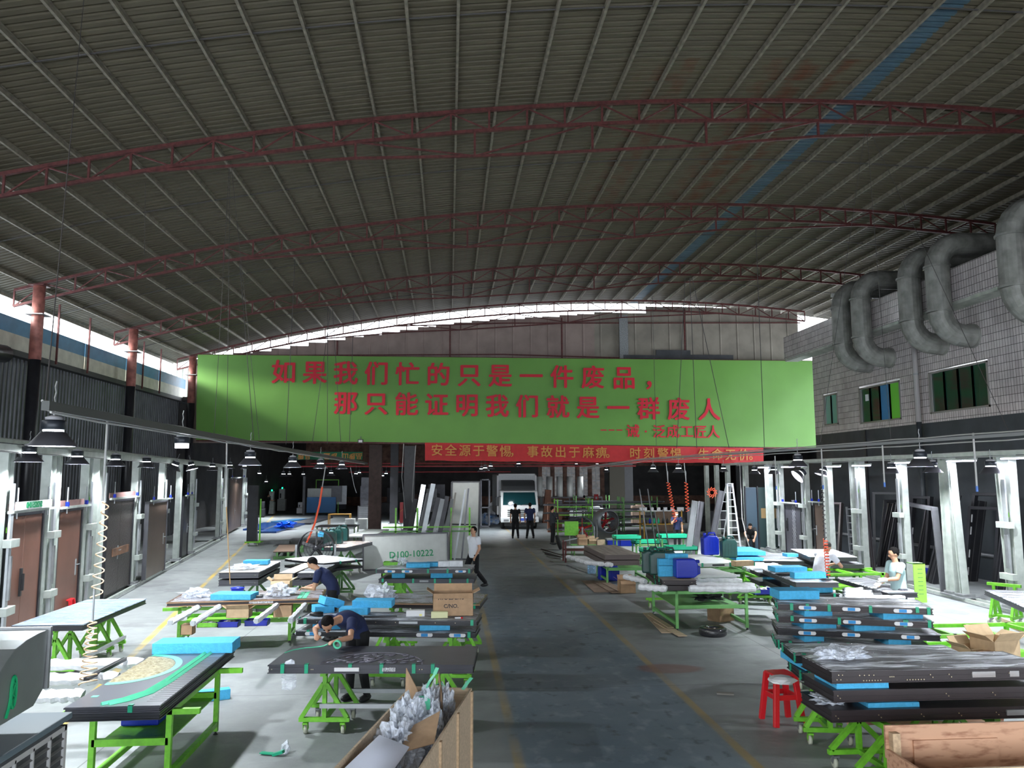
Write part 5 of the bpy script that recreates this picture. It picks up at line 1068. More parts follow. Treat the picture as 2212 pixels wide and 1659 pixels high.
cbox('opened cardboard carton lying tilted under the pale green table',1555,1345,0,(.45,.35,.28),.5,CARD,True); cbox('large cardboard box below the white printed bar, right of aisle',1340,1282,0,(.42,.35,.32),0,CARD,True,(('GLASS HANDLE',.04),))
for i,(x0,y0,x1,y1,w_) in enumerate(((1398,1325,1440,1368,.2),(1420,1345,1475,1377,.18),(1405,1332,1450,1360,.12))):
    a=G(x0,y0); c=G(x1,y1); o=B().bar(a+V((0,0,.01+.015*i)),c+V((0,0,.01+.015*i)),w_,.012).make('timber_board',PLY); tag(o,'thin timber board on floor before pale green table, %s'%('longest','nearest','middle')[i],'board')
for i,(x0,y0,x1,y1,w_) in enumerate(((1270,1255,1300,1280,.4),(1285,1257,1330,1283,.2),(1300,1258,1345,1280,.25))):
    a=G(x0,y0); c=G(x1,y1); o=B().bar(a+V((0,0,.01+.015*i)),c+V((0,0,.01+.015*i)),w_,.012).make('timber_board',mat('dusty_board',(.28,.2,.15),.8,nz=.2)); tag(o,'dusty brown board lying on floor left of the large cardboard box, %s'%('widest','middle','right one')[i],'board')
caster_t=thing('floor_dolly','green dolly frame with white-rimmed wheel under the left white bar','dolly',G(1405,1315)); B().bx(-.1,.5,0,.05,.2,.25).make('frame',GREEN,caster_t); caster(caster_t,0,0,.2,.07)
# grey slabs further back
r9=frm((1306,1199),(1384,1198),(1270,1178),1.0)
slab('taupe door topped with planks, upper of the pair farther back right of aisle',r9,.13,mat('taupe_edge',(.12,.095,.09),.5),topm=mat('grey_plank_top',(.26,.22,.2),.6,nz=.3,nscale=2,stretch=(5,.5,1))); slab('taupe door, lower of the pair farther back right of aisle',r9,.13,MC['taupe_edge'],dz=.15,dx=-.02)
a=G(1312,1262); wtable('pale green worktable under the taupe doors',a.x,a.y,0,1.2,1.5,.7,MC['sage_green_steel'])
for i in range(5): wbar('white printed wrapped strip in the bundle left of the taupe doors',G(1225+i*10,1203+i*3,.25+.12*i),G(1290+i*8,1208+i*3,.28+.12*i),.12)['group']='printed strips left of the taupe doors'
t=thing('red_trolley','dark red steel trolley holding white strips, right of the aisle','trolley',G(1222,1215)); 
for x,y in((0,0),(.9,0),(0,.6),(.9,.6)): B().bx(x-.03,x+.03,y-.03,y+.03,0,.75 if x==0 else .5).make('leg',RED,t)
B().bx(0,.9,0,.6,.4,.44).make('deck',RED,t); B().bx(.05,1.3,.1,.3,.5,.56).make('white_strip',WHT2,t)
p=G(1278,1240); t=thing('water_bottle','big clear blue water bottle on floor below the white strips','bottle',p+V((0,0,.02))); B().lathe([(.13,0),(.135,.02),(.135,.13),(.125,.14),(.135,.15),(.135,.3),(.06,.4),(.03,.42),(.03,.47)],20).make('body',mat('water_bottle',(.35,.6,.9),.1,trans=.7,alpha=.75),t,True); B().lathe([(.034,.46),(.034,.5)],12).make('cap',BLUEP,t)
jerry('blue jerrycan standing on floor under the taupe doors, left',G(1306,1252),.2,BLUEP,1.2); jerry('blue jerrycan standing on floor under the taupe doors, behind the table leg',G(1324,1254),.1,BLUEP,1.2)
for i in range(3):
    a=G(1225+i*10,1222+i*4); c=G(1300,1240+i*4); o=B().bar(a+V((0,0,.015)),c+V((0,0,.015)),.06,.03).make('steel_strip',STEEL); tag(o,'thin steel strip lying on the floor in front of the red trolley','strip','strips before the red trolley')
for i in range(4): o=B().bar(G(1170+i*4,1186+i*5,.02),G(1214,1200+i*2,.05),.07,.03).make('steel_strip',ALU if i%2 else BLK); tag(o,'bent metal offcut on the floor left of the red trolley','strip','offcuts left of the red trolley')
# white doors and foam sheets
r10=frm((1495,1244),(1592,1241),(1498,1228),1.0); slab('white panelled door lying flat behind the upright channel',r10,.05,WHT,topm=WHT); 
r11=frm((1500,1218),(1598,1216),(1500,1198),1.05); slab('white door with green tapes, farther back left of the blue foam sheets',r11,.08,WHT,topm=WHT,tapes=(.2,.9,1.5),plates=((.6,.3,BLACKP),))
foam('large white-topped blue foam sheet, upper of two in the right middle',1592,1200,1.05,(.75,1.4,.1),-.1); foam('large blue foam sheet, lower of two in the right middle',1590,1212,.93,(.72,1.4,.08),-.1)
for i in range(5): wbar('white wrapped bar lying right of the large foam sheets',G(1590+i*8,1214+i*5,.85),G(1668+i*12,1214+i*6,.85),.12)['group']='white bars right of the foam sheets'
jerry('dark green jerrycan beside the large foam sheets',G(1574,1204,1.05),0,TEALP,1.3); jerry('blue jerrycan behind the tallest channel strip',G(1534,1198,1.05),0,BLUEP,1.4); 
for k,(px,py) in enumerate(((1560,1260),(1590,1235),(1520,1228),(1630,1245))):
    a=G(px,py+40); wtable('dull green worktable among white bars, %s'%('nearest the coil','right of the coil','behind the channels','nearest the floor rail')[k],a.x,a.y,0,1.1,.8,.78,DGREEN)
cbox('torn brown cardboard piece on white bars, right middle',1590,1224,1.0,(.5,.2,.12),.25,CARD2,False)
r12=frm((1640,1237),(1690,1237),(1583,1228),1.0); slab('black door edge beside the torn cardboard, upper',r12,.09,BLK,film_=FILMW); slab('black door edge beside the torn cardboard, lower',r12,.09,BLK,dz=.2); foam('blue foam between the black doors beside torn cardboard',0,0,0,(.4,.3,.09),0,at=fpt(r12,.2,.05,-.19))
p=G(1620,1300); trestle('green wheeled trestle under the black doors beside torn cardboard',p.x,p.y,0,.7,W=.9,Dp=.7); bin_('blue parts bin on floor under the black doors, right middle',1630,1285,.25,BLUEP,(.5,.3,.12))
# boxes far right
cbox('open cardboard carton cut by the right edge, larger of three',2150,1425,.78,(.42,.38,.22),.2,CARD2,True); cbox('open low cardboard carton left of the larger one at right edge',2098,1420,.78,(.36,.3,.1),.25,CARD2,True); cbox('small flat cardboard box in front of the two cartons at right edge',2128,1425,.8,(.22,.14,.08),.15,CARD,False)
a=G(2090,1500); wtable('green table under the cartons at right edge',a.x+.1,a.y+.35,0,1.4,.8,.77,GREEN)
# ---------------- plywood crates ----------------
d_=V((sin(.2),cos(.2),0)); n_=V((cos(.2),-sin(.2),0)); o_=G(886,1482,.9); t=thing('plywood_crate','large open plywood crate full of clear plastic waste, bottom centre','crate',(o_.x,o_.y,0)); t.rotation_euler=(0,0,-.2); Wc=(G(1017,1489,.9)-o_).length; Lc=3.0
B().bx(0,Wc,-.02,0,.0,.9).make('far_end_board',PLY,t); B().bx(0,.02,-Lc,-.02,0,.9).make('left_side_board',PLY,t); B().bx(Wc-.02,Wc,-Lc,-.02,0,.9).make('right_side_board',PLY,t); B().bx(.02,Wc-.02,-Lc,-.02,.02,.04).make('base_board',PLY,t); B().bx(.02,Wc-.02,-Lc,-Lc+.02,.02,.9).make('near_end_board',PLY,t)
for y in(-.03,-.8,-1.6,-2.4): B().bx(Wc-.025,Wc+.022,y-.05,y,0,.88).make('batten',WOOD,t)
def cloc(x,y,z): return t_cr@V((x*Wc/.92,y,z))
bpy.context.view_layer.update(); t_cr=t.matrix_world.copy()
for i,(x,y,z,r,s) in enumerate(((.45,-.45,.62,(.22,.3,.42),3),(.35,-.95,.62,(.32,.35,.42),5),(.62,-.35,.6,(.16,.2,.4),8),(.32,-1.35,.6,(.3,.4,.4),9),(.66,-1.0,.55,(.2,.4,.4),12),(.5,-.75,.75,(.14,.16,.3),15))):
    crumple('clear_plastic_bag','crumpled clear plastic in the crate, %s piece'%('tallest twisted','large middle','far right corner','near left','right side','small top')[i],cloc(x,y,z-.02),(r[0]*Wc/.92,r[1],r[2]*.72),s,BAG,4,.45)
def sheetobj(name,label,pts,m,cat,th=.006,sub=6,curl=.05):
    a,b_,c,d=[V(p) for p in pts]; n=(b_-a).cross(d-a).normalized(); vs=[];fs=[]; N=sub
    for k in(0,1):
        for i in range(N+1):
            for j in range(N+1):
                u,v=i/N,j/N; p=(a*(1-u)+b_*u)*(1-v)+(d*(1-u)+c*u)*v; vs.append(p+n*(curl*sin(pi*u)*sin(pi*v)+k*th))
    M_=(N+1)**2
    for i in range(N):
        for j in range(N): q=i*(N+1)+j; f=(q,q+1,q+N+2,q+N+1); fs.append(f); fs.append(tuple(x+M_ for x in reversed(f)))
    for i in range(N):
        for q,r_ in((i,i+1),((i+1)*(N+1)-1+0,None)): pass
    o=B().add(vs,fs).make(name,m,None,True); return tag(o,label,cat)
sheetobj('cardboard_flap','dark brown cardboard sheet standing at left rim of the crate',[cloc(.05,-.35,.75),cloc(.32,-.55,.75),cloc(.28,-.5,1.0),cloc(.03,-.25,1.15)],CARD,'cardboard',curl=.01)
sheetobj('cardboard_flap','big cardboard sheet standing in the right of the crate',[cloc(.45,-.22,.7),cloc(.72,-.75,.7),cloc(.68,-.68,1.02),cloc(.48,-.15,1.1)],CARD,'cardboard',curl=.01)
sheetobj('cardboard_flap','tan cardboard sheet at the near right of the crate',[cloc(.45,-1.75,.8),cloc(.85,-1.6,.85),cloc(.8,-1.2,1.0),cloc(.5,-1.3,.9)],CARD,'cardboard',curl=.01)
sheetobj('foam_sheet','white soft foam sheet curling in the near part of the crate',[cloc(.06,-2.4,.86),cloc(.55,-2.4,.8),cloc(.6,-1.75,.86),cloc(.18,-1.6,.9)],mat('white_soft_foam',(.72,.75,.88),.8),'foam sheet',curl=.08)
for i,pts in enumerate(([(.4,-.5,1.02),(.44,-.48,1.08),(.5,-.45,1.14),(.53,-.42,1.2)],[(.35,-.75,1.0),(.45,-.8,1.02),(.52,-.82,1.0),(.55,-.92,.93)],[(.5,-.3,1.0),(.55,-.35,1.03),(.6,-.32,1.0)],[(.82,-.15,.92),(.88,-.1,.98),(.93,-.06,1.02)])):
    b=B(); q=[cloc(*p) for p in pts]; 
    for a,c in zip(q,q[1:]): b.bar(a,c,.05,.004)
    tag(b.make('tape_scrap',TAPE2),'green tape scrap on the crate plastic, %s'%('top of the twisted piece','long curved one in the middle','small one behind','at the far right corner')[i],'tape')
p=G(590,1632); t=thing('tape_scrap','crumpled green tape with clear film on the floor, bottom left of crate','tape',p); B().bar((-.15,.05,.02),(.0,0,.02),.06,.01).bar((0,0,.01),(.12,-.03,.05),.06,.03).make('tape',TAPE,t); crumple('film_tuft','',V((.12,.06,0)),(.07,.06,.09),3,BAG,2,.5,parent=t)
t=thing('plywood_crate','knotty plywood crate at bottom right in front of the nearest stack','crate',(G(1925,1600,.8).x,6.45,0)); x0=0; W_=2.6
B().bx(0,W_,.62,.645,.62,.9).make('far_board',PLYP,t); B().bx(.25,1.05,.60,.62,.45,.77).make('inner_patch_board',PLYP,t,label='redder small patch board'); B().bx(.15,W_,.63,.65,.3,.62).make('far_lower_board',PLYP,t)
B().bx(0,W_,0,.025,.0,.74).make('near_board',PLY,t); B().bx(0,.025,.025,.62,0,.70).make('side_board',PLYP,t); B().bx(.025,W_,.025,.6,.02,.04).make('base_board',PLYP,t)
for x in(.03,W_-.1): B().bx(x,x+.07,.55,.62,.04,.85).make('corner_post',WOOD,t)
p=G(1830,1612,.0); o=B().bx(p.x,p.x+1.9,9.15,9.2,.25,.48).make('timber_plank',PLYP); tag(o,'reddish plywood plank standing behind the front trestles at right','plank')
# ---------------- air cooler ----------------
XC=-3.1; t=thing('air_cooler','grey portable air cooler with curved duct hood and green emblem, bottom left corner','air cooler',(XC,0,0))
P=lambda x,y: (Xp(x,y,XC).y,Xp(x,y,XC).z)
pr=[P(110,1360),P(98,1490),P(78,1525),P(-30,1590),(P(-30,1590)[0]-.6,P(-30,1590)[1]),(P(-30,1500)[0]-.7,P(-30,1500)[1]+.1),P(-15,1490),P(3,1458),P(20,1430),P(40,1402),P(65,1382),P(90,1368)]
B().prism(pr,-.9,-.02,'x').make('duct_hood',mat('galvanised_hood',(.22,.24,.24),.4,.5,nz=.12,nscale=2),t,bevel=.004)
py0,py1=P(110,1360); B().bx(-.92,.0,py0-.0,py0+.03,P(98,1490)[1],py1+.02).make('hood_flange',STEEL,t)
Yf=P(137,1548)[0]; zt=P(137,1540)[1]; ct=mat('blue_grey_plastic',(.10,.14,.17),.5)
B().bx(-1.05,.06,Yf-1.15,Yf+.03,zt-.05,zt).make('body_top',ct,t,bevel=.01); B().bx(-1.05,.0,Yf-1.1,Yf,0,zt-.05).make('body',ct,t)
g_=B().bx(.0,.03,Yf-1.05,Yf-.04,.1,zt-.1).make('grille_backing',BLK,t); GR=mat('grille_frame',(.42,.42,.42),.5)
b=B(); b.bx(.0,.05,Yf-1.08,Yf-1.02,.08,zt-.08).bx(0,.05,Yf-.07,Yf-.03,.08,zt-.08).bx(0,.05,Yf-1.05,Yf-.04,zt-.12,zt-.08).bx(0,.05,Yf-1.05,Yf-.04,.55,.59)
for k in range(1,4): b.bx(.03,.05,Yf-1.05+k*.25,Yf-1.03+k*.25,.1,zt-.1)
b.make('grille_frame',GR,t)
for k in range(14): B().box((.035,Yf-.54,.16+k*(zt-.3)/13.5),(.03,.96,.006),0,0,.5).make('louvre',mat('louvre',(.16,.16,.155),.5),g_)
zc=Xp(33,1495,XC); b=B(); yy,zz=zc.y,zc.z
b.tube([(-.012,yy+.03*cos(a)*1.1,zz+.11*sin(a)) for a in [2*pi*i/24 for i in range(24)]],.011,6,closed=True); b.tube([(-.012,yy-.02,zz+.08),(-.012,yy+.018,zz+.05),(-.012,yy-.015,zz-.01),(-.012,yy+.02,zz-.04),(-.012,yy-.02,zz-.06)],.009,6); b.tube([(-.012,yy-.03,zz-.02),(-.012,yy-.05,zz-.1),(-.012,yy-.08,zz-.16)],.011,6)
b.make('green_emblem',LETG,t)
# ---------------- hoses and cables ----------------
def coil(label,p,q,r,turns,m,rad=.008,name='coiled_hose',grow=None,straight=.0):
    p,q=V(p),V(q); n=turns*10; pts=[]
    ax=(q-p).normalized(); u=V((0,1,0)).cross(ax).normalized(); v=ax.cross(u)
    for i in range(n+1):
        f=i/n; rr=r*(grow(f) if grow else 1); pts.append(p*(1-f)+q*f+u*cos(i*2*pi/10)*rr+v*sin(i*2*pi/10)*rr)
    t=thing(name,label,'hose',p); B().tube([x-p for x in pts],rad,5).make('hose_coil',m,t,True); B().tube([(0,0,.0),(0,0,.35)],.012,6).make('connector',STEEL,t); return t
CREAM=mat('cream_hose',(.72,.5,.32),.5); ORG=mat('orange_hose',(.9,.12,.05),.5)
Yh=rail_pt(232,XL1); pole=thing('air_drop_pipe','grey air pipe dropping from left rail to the cream coiled hose','pipe',D(232,905,Yh)); B().tube([(0,0,0),(0,0,D(232,1082,Yh).z-D(232,905,Yh).z)],.014,8).make('pipe',CABLEG,pole)
coil('cream coiled air hose hanging at the left, upper and straight part',D(228,1085,Yh),D(208,1292,Yh),.06,9,CREAM,grow=lambda f:.6+.5*f)
coil('cream coiled air hose bunched in tight loops above the white bars',D(200,1340,Yh-.3),D(190,1478,Yh-.5),.085,11,CREAM,grow=lambda f:.5+.6*f)
def cable(label,pts,r=.006,m=None,name='hanging_cable',cat='cable',g=None):
    o=B().tube(pts,r,5).make(name,m or CABLE); return tag(o,label,cat,g)
cable('thin amber rope hanging from the left rail to the brown door',[D(489,956,rail_pt(490,XL1)),D(489,1094,15),D(497,1262,14.9)],.01,mat('amber_rope',(.35,.22,.1),.7))
cable('grey drop pipe of the amber rope on left rail',[D(490,950,14.6),D(488,1095,14.6)],.014,CABLEG,'drop_pipe','pipe')
cable('grey wire dropping above the bright orange hose',[D(703,1008,24),D(696,1052,24)],.016,CABLEG,'drop_pipe','pipe')
cable('bright orange hose slanting down behind the drum fan',[D(696,1052,24),D(690,1090,24),D(680,1130,24),D(668,1160,24),D(662,1172,24)],.03,ORG,'air_hose','hose')
cable('white wire hanging in front of the wide brown column',[D(757,1010,30),D(765,1050,30),D(770,1065,30)],.012,CABLEG)
cable('pale cable hanging right of the wide brown column, left one',[D(872,958,42),D(868,1030,42),D(876,1120,42)],.02,CABLEG); cable('pale cable hanging right of the wide brown column, right one',[D(898,962,42),D(890,1080,42),D(898,1122,42)],.02,CABLEG)
for px,lb in((1443,'orange-red coiled hose hanging in the centre right, left one'),(1482,'orange coiled hose hanging in the centre right, right one')):
    coil(lb,D(px,1042,24),D(px+(16 if px<1460 else 3),1128 if px<1460 else 1105,24),.05,14 if px<1460 else 9,ORG,.011)
    cable('grey drop wire above the %s coiled hose, centre right'%('orange-red' if px<1460 else 'right orange'),[D(px-4,1000,24),D(px,1042,24)],.014,CABLEG,'drop_pipe','pipe')
coil('red coiled hose held by the bending worker',D(1783,1165,17.2),D(1789,1245,16.6),.045,12,ORG,.01); coil('dark upper part of the coiled hose above the bending worker',D(1776,1050,17.6),D(1783,1165,17.2),.03,12,CABLE,.008)
b=B(); o0=D(1538,1064,24)
for i in range(10): a=2*pi*i/10; b.tube([o0+V((.17*cos(a+.3*sin(k*1.3)) *(.4+.6*k/4),0,.17*sin(a+.3*sin(k*1.3))*(.4+.6*k/4))) for k in range(5)],.014,5)
tag(b.make('hose_bundle',ORG),'bundled orange hose tied up high on a channel strip','hose')
for px,py0,py1,lb in((2102,935,1050,'grey drop pipe with blue fitting, nearest the right edge'),(1906,962,1042,'grey drop pipe with blue fitting above the leaning black frames'),(1774,965,1048,'grey drop pipe above the bending worker'),(1674,985,1050,'grey drop pipe left of the glaring lamp')):
    Y=rail_pt(px,XR1); t=thing('air_drop_pipe',lb,'pipe',D(px,py0,Y)); h=D(px,py1,Y).z-D(px,py0,Y).z; B().tube([(0,0,0),(0,0,h)],.016,8).make('pipe',CABLEG,t); B().tube([(0,0,h),(0,0,h-.09)],.02,8).make('blue_fitting',mat('blue_fitting',(.05,.15,.5),.4),t)
cable('pale cable curving down left of the dark green doors',[D(1598,1002,30),D(1603,1120,29),D(1612,1160,28),D(1620,1186,28)],.018,CABLEG)
WR=[((181,0,12),(98,874,7.4),'long wire from the roof to the near end of left rail'),((314,395,18.9),(312,548,18.9),'short wire with hook hanging below the nearest truss, left'),((495,362,19),(462,944,19),'left wire of the three fanning from the nearest truss to left rail'),((497,362,19),(490,950,19),'middle wire of the three fanning from nearest truss to left rail'),((500,362,19),(560,950,19),'right wire of the three fanning from nearest truss to the left rail'),((518,570,27),(548,950,27),'wire crossing the left of the green banner'),((637,560,27),(618,960,27),'long wire crossing the character 如 column of the banner'),((714,670,34),(675,955,34),'slanting wire crossing the banner left of second text line'),((708,660,34),(707,960,34),'straight wire crossing the banner at second text line'),((718,660,34),(736,955,34),'wire slanting right across the second text line start'),((764,670,34),(755,955,34),'wire crossing the banner by the third character'),((1409,640,40),(1418,965,40),'wire crossing the banner near its comma'),((1480,600,27),(1462,968,27),'left wire of three in the right half of the banner'),((1490,600,27),(1505,968,27),'middle wire of three in the right half of the banner'),((1495,600,27),(1575,968,27),'right slanting wire of three in the right half of the banner'),((1632,480,27),(1652,985,27),'long wire near the right end of the banner'),((1870,275,19),(1772,955,19),'left wire of the three fanning from nearest truss at right'),((1872,275,19),(1925,960,19),'middle wire of the three fanning from nearest truss at right'),((1876,275,19),(2182,938,14),'long right wire of the three fanning from nearest truss')]
for (a,c,lb) in WR: cable(lb,[D(*a),D(*c)],.006 if a[2]<25 else .012,name='suspension_wire',cat='wire')
t=thing('control_pod','small pale lamp pod under the truss near the ducts','lamp',D(1815,638,33)); B().tube([(-.4,0,0),(0,0,-.03),(.4,0,-.12)],[.1,.14,.1],12).make('pod',PLATE,t,True)
# ---------------- truck ----------------
tp=V((4.13,46.2,0)); t=thing('box_truck','white cab box truck facing the camera at the far end of the aisle','truck',tp)
TW=mat('truck_white',(.75,.77,.78),.35,coat=.3); TS=mat('truck_box_silver',(.34,.35,.36),.4,.4)
cab=B().prism([(0,.42),(0,1.25),(.12,1.45),(.42,2.15),(.55,2.22),(1.8,2.25),(1.8,.42)],-1.1,1.1,'x').make('cab',TW,t,bevel=.04)
ws=B(); 
ws.add([(-.98,.07,1.40),(.98,.07,1.40),(.93,.38,2.13),(-.93,.38,2.13),(-.98,.11,1.38),(.98,.11,1.38),(.93,.42,2.11),(-.93,.42,2.11)],[(0,1,2,3),(4,7,6,5),(0,4,5,1),(1,5,6,2),(2,6,7,3),(3,7,4,0)]); ws.make('windscreen',mat('windscreen_glass',(.01,.05,.06),.05,coat=1),cab)
b=B()
for k in range(4): b.bx(-.72,.72,-.02,.01,.74+k*.11,.79+k*.11)
b.make('grille',BLACKP,cab)
B().bx(-1.12,1.12,-.1,.05,.4,.7).make('bumper',TW,t,bevel=.04); B().bx(-.9,.9,.0,.3,.2,.42).make('lower_valance',BLACKP,t)
HL=mat('lit_headlight',(1,1,1),.3,emit=(1,.97,.88),estr=18)
for s in(-1,1): B().ell((s*.93,-.02,.88),(.13,.07,.17)).make('headlight',HL if s<0 else PLATE,t,True,label='lit glaring headlight' if s<0 else 'unlit headlight'); B().bx(s*.8-.15,s*.8+.15,-.115,-.1,.47,.58).make('fog_light',STEEL,t)
B().bx(-.0,.44,-.12,-.1,.5,.64).make('number_plate',mat('blue_plate',(.05,.1,.5),.4),t)
bb=B(); bb.prism([(.5,2.25),(1.7,2.25),(1.75,2.85),(.95,2.8),(.6,2.5)],-.98,.98,'x'); bb.make('wind_deflector',mat('dark_deflector',(.06,.065,.07),.35),t,bevel=.03)
B().bx(-1.2,1.2,1.95,7.5,.75,3.2).make('cargo_box',TS,t,bevel=.02); b=B(); [b.bx(-1.1+k*.1,-1.06+k*.1,1.92,1.95,.9,3.1) for k in range(23)]; b.make('cargo_ribs',TS,t)
b=B(); b.bx(-1.22,-1.12,1.9,1.95,.75,3.22).bx(1.12,1.22,1.9,1.95,.75,3.22).bx(-1.22,1.22,1.9,1.95,3.12,3.22); b.make('cargo_edge',PLATE,t)
for s in(-1,1):
    B().bx(s*1.3-.09,s*1.3+.09,.15,.2,1.35,1.85).make('mirror',BLACKP,t,bevel=.02); B().bar((s*1.08,.3,1.9),(s*1.3,.18,1.85),.03).make('mirror_arm',BLACKP,t)
    for y in(.9,5.5): B().lathe([(.2,-.12),(.4,-.12),(.42,-.08),(.42,.08),(.4,.12),(.2,.12)],24,(s*.95,y,.42),(1,0,0)).make('wheel',RUBBER,t,True)
    w_=B().bar((s*.35-.3,.0,1.38),(s*.35+.25,.02,1.5),.02).make('wiper',BLACKP,t)
l=bpy.data.lights.new('headlight_glow','SPOT'); l.energy=120; l.spot_size=radians(80); l.color=(1,.95,.85); o=bpy.data.objects.new('headlight_glow',l); COL.objects.link(o); o.parent=t; o.location=(-.93,-.15,.88); o.rotation_euler=(radians(82),0,0)
# ---------------- rear clutter ----------------
def rack(label,px,py,W,Dp,H,n,Yo=0,m=GREEN,fill=True,rz=0):
    p=G(px,py); t=thing('storage_rack',label,'rack',p,rz)
    for x in(0,W):
        for y in(0,Dp): B().bx(x-.03,x+.03,y-.03,y+.03,0,H).make('rack_post',m,t)
    for k in range(n):
        z=.25+k*(H-.25)/n
        for x in(0,W): B().bx(x-.03,x+.03,0,Dp,z,z+.05).make('rack_arm',m,t)
        B().bx(0,W,0,.04,z,z+.05).make('shelf_beam',m,t)
    if fill:
        for k in range(n):
            z=.31+k*(H-.25)/n
            for i in range(5):
                o=B().bx(-.3-RN.random()*.4,W+.3+RN.random()*.5,0,.09,0,.07).make('metal_profile',RN.choice((BLK,GRY,BLK,CHAR,STEEL,CHAR)),None,loc=(p.x,p.y+.15+i*Dp*.17,z+.035*RN.random()),rot=(0,0,rz+RN.uniform(-.03,.03))); tag(o,'long metal profile lying on the green racks right of the aisle','profile','profiles on the green racks')
rack('green storage rack nearest the two standing fans, full of profiles',1205,1160,1.8,1.2,1.9,4); rack('green storage rack behind the grey drum fan',1275,1150,1.9,1.2,1.9,4,m=DGREEN); rack('green storage rack farther right of the drum fans',1345,1148,2.0,1.2,1.9,4,m=DGREEN); rack('green storage rack at the far right of the rack row',1245,1130,2.2,1.0,1.8,3,m=DGREEN)
GB=mat('mint_green_crate',(.02,.48,.27),.5)
for i,(px,py,z,w_) in enumerate(((1372,1176,.5,1.3),(1428,1164,.75,1.1),(1330,1166,.7,1.0),(1445,1190,.6,1.0),(1390,1195,.45,.9))):
    p=G(px,py,z); t=thing('mint_crate','mint green tray table right of the aisle, %s'%('second from left','behind the thin poles','nearest the grey fan','right of the poles','nearest the dark jerrycans')[i],'crate',p); B().bx(0,w_,0,.7,0,.03).make('base',GB,t); B().bx(0,w_,0,.02,0,.14).make('front',GB,t); B().bx(0,w_,.68,.7,0,.14).make('rear',GB,t); B().bx(0,.02,0,.7,0,.14).make('side',GB,t); B().bx(w_-.02,w_,0,.7,0,.14).make('side',GB,t)
    for x in(.05,w_-.05):
        for y in(.05,.65): B().bx(x-.025,x+.025,y-.025,y+.025,-z,0).make('leg',DGREEN,t)
for i,(px,py,z,d) in enumerate(((1250,1178,.45,(.35,.3,.28)),(1272,1176,.45,(.3,.3,.2)),(1290,1178,.42,(.32,.25,.2)))): cbox('cardboard box before the dark drum fan, %s'%('left one with white label','middle one','right one with printing')[i],px,py,z,d,0,(CARD,CARD2,PLY)[i],i!=2)
for i,px in enumerate((1312,1341)): t=thing('blue_tote','blue and grey plastic tote below the grey drum fan, %s'%('left','right')[i],'tote',G(px,1180,.35)); B().bx(0,.55,0,.35,0,.25).make('tub',BLUEP,t,bevel=.02); B().bx(-.02,.57,-.02,.37,.23,.29).make('rim',STEEL,t)
t=thing('workbench_shelf','low bench carrying the boxes and totes below the drum fans','bench',G(1248,1200)); B().bx(-.2,3.2,0,.8,.34,.38).make('top',DGREEN,t); [B().bx(x,x+.05,y,y+.05,0,.34).make('leg',DGREEN,t) for x in(-.15,1.5,3.1) for y in(.05,.7)]
t=thing('pushcart','black wheeled pushcart beside the man in dark jacket','cart',G(1207,1188)); B().lathe([(.08,-.06),(.3,-.06),(.32,0),(.3,.06),(.08,.06)],20,(0,0,.32),(1,0,.3)).make('tyre',RUBBER,t,True); B().bar((.1,0,.35),(1.2,.5,.5),.05).make('frame',STEEL,t); B().bar((1.1,.5,0),(1.1,.5,.9),.06).make('post',STEEL,t); B().bx(.35,.95,.6,.66,.55,1.15).make('green_panel',GREEN,t)
# yellow rack + workbench
t=thing('workbench','yellow framed workbench with bottles behind thin poles','bench',G(1392,1165)); 
for x in(0,1.9): [B().bx(x-.03,x+.03,y,y+.05,0,1.4).make('leg',mat('yellow_steel',(.45,.25,.03),.5),t) for y in(0,.8)]
for z in(.7,1.35): B().bx(-.1,2.0,0,.85,z,z+.04).make('shelf',PLATE if z>1 else MC['yellow_steel'],t)
for i in range(8): o=B().lathe([(.05,0),(.055,.18),(.02,.24),(.02,.28)],10).make('spray_bottle',RN.choice((PLATE,BLUEP,BLACKP,GB)),None,True,loc=V(t.location)+V((.15+i*.22,.3,.74))); tag(o,'small bottle on the yellow workbench behind the thin poles','bottle','bottles on the yellow workbench')
for i in range(6): o=B().bx(0,.5,0,.2,0,.14).make('white_pack',WHT2,None,loc=V(t.location)+V((-.1+i*.34,.3,1.39))); tag(o,'white pack on top of the yellow workbench','pack','white packs on the yellow workbench')
# timber pallets / crates by truck
for i,(px,py,w_,h,m) in enumerate(((1184,1150,.5,1.6,mat('red_brown_timber',(.17,.07,.04),.7,nz=.2)),(1195,1150,.5,1.3,None),(1172,1130,.4,2.2,None),(1205,1128,.8,.9,None))):
    p=G(px,py); o=B().bx(0,w_,0,.35,0,h).make('timber_board_stack',MC['red_brown_timber'],None,loc=p,rot=(0,.1*(i==2),0),bevel=.01); tag(o,'reddish timber boards standing right of the truck, %s'%('front one','second one','tallest leaning one','low wide one')[i],'timber')
for i in range(5):
    p=D(1165+i*22,1040,70); o=B().tube([(0,0,-1.8),(0,0,0)],.28,14).make('film_roll',mat('white_film_roll',(.55,.55,.53),.4),None,True,loc=(p.x,70,3.0)); tag(o,'white film roll standing on the shelf before the bright windows','roll','film rolls before the windows')
t=thing('roll_shelf','dark shelf carrying the white film rolls, deep rear','shelf',(D(1155,1040,70).x,69.5,0)); B().bx(0,6,0,1,1.1,1.2).make('deck',BLK,t); [B().bx(x,x+.1,0,.1,0,1.1).make('leg',BLK,t) for x in(0,3,5.9)]
t=thing('fire_cabinet','small red fire cabinet with white notice, deep rear right of windows','cabinet',D(1284,1080,58)); B().bx(0,.3,0,.15,0,.42).make('door',REDP,t); B().bx(.08,.22,-.01,0,.06,.24).make('notice',PLATE,t)
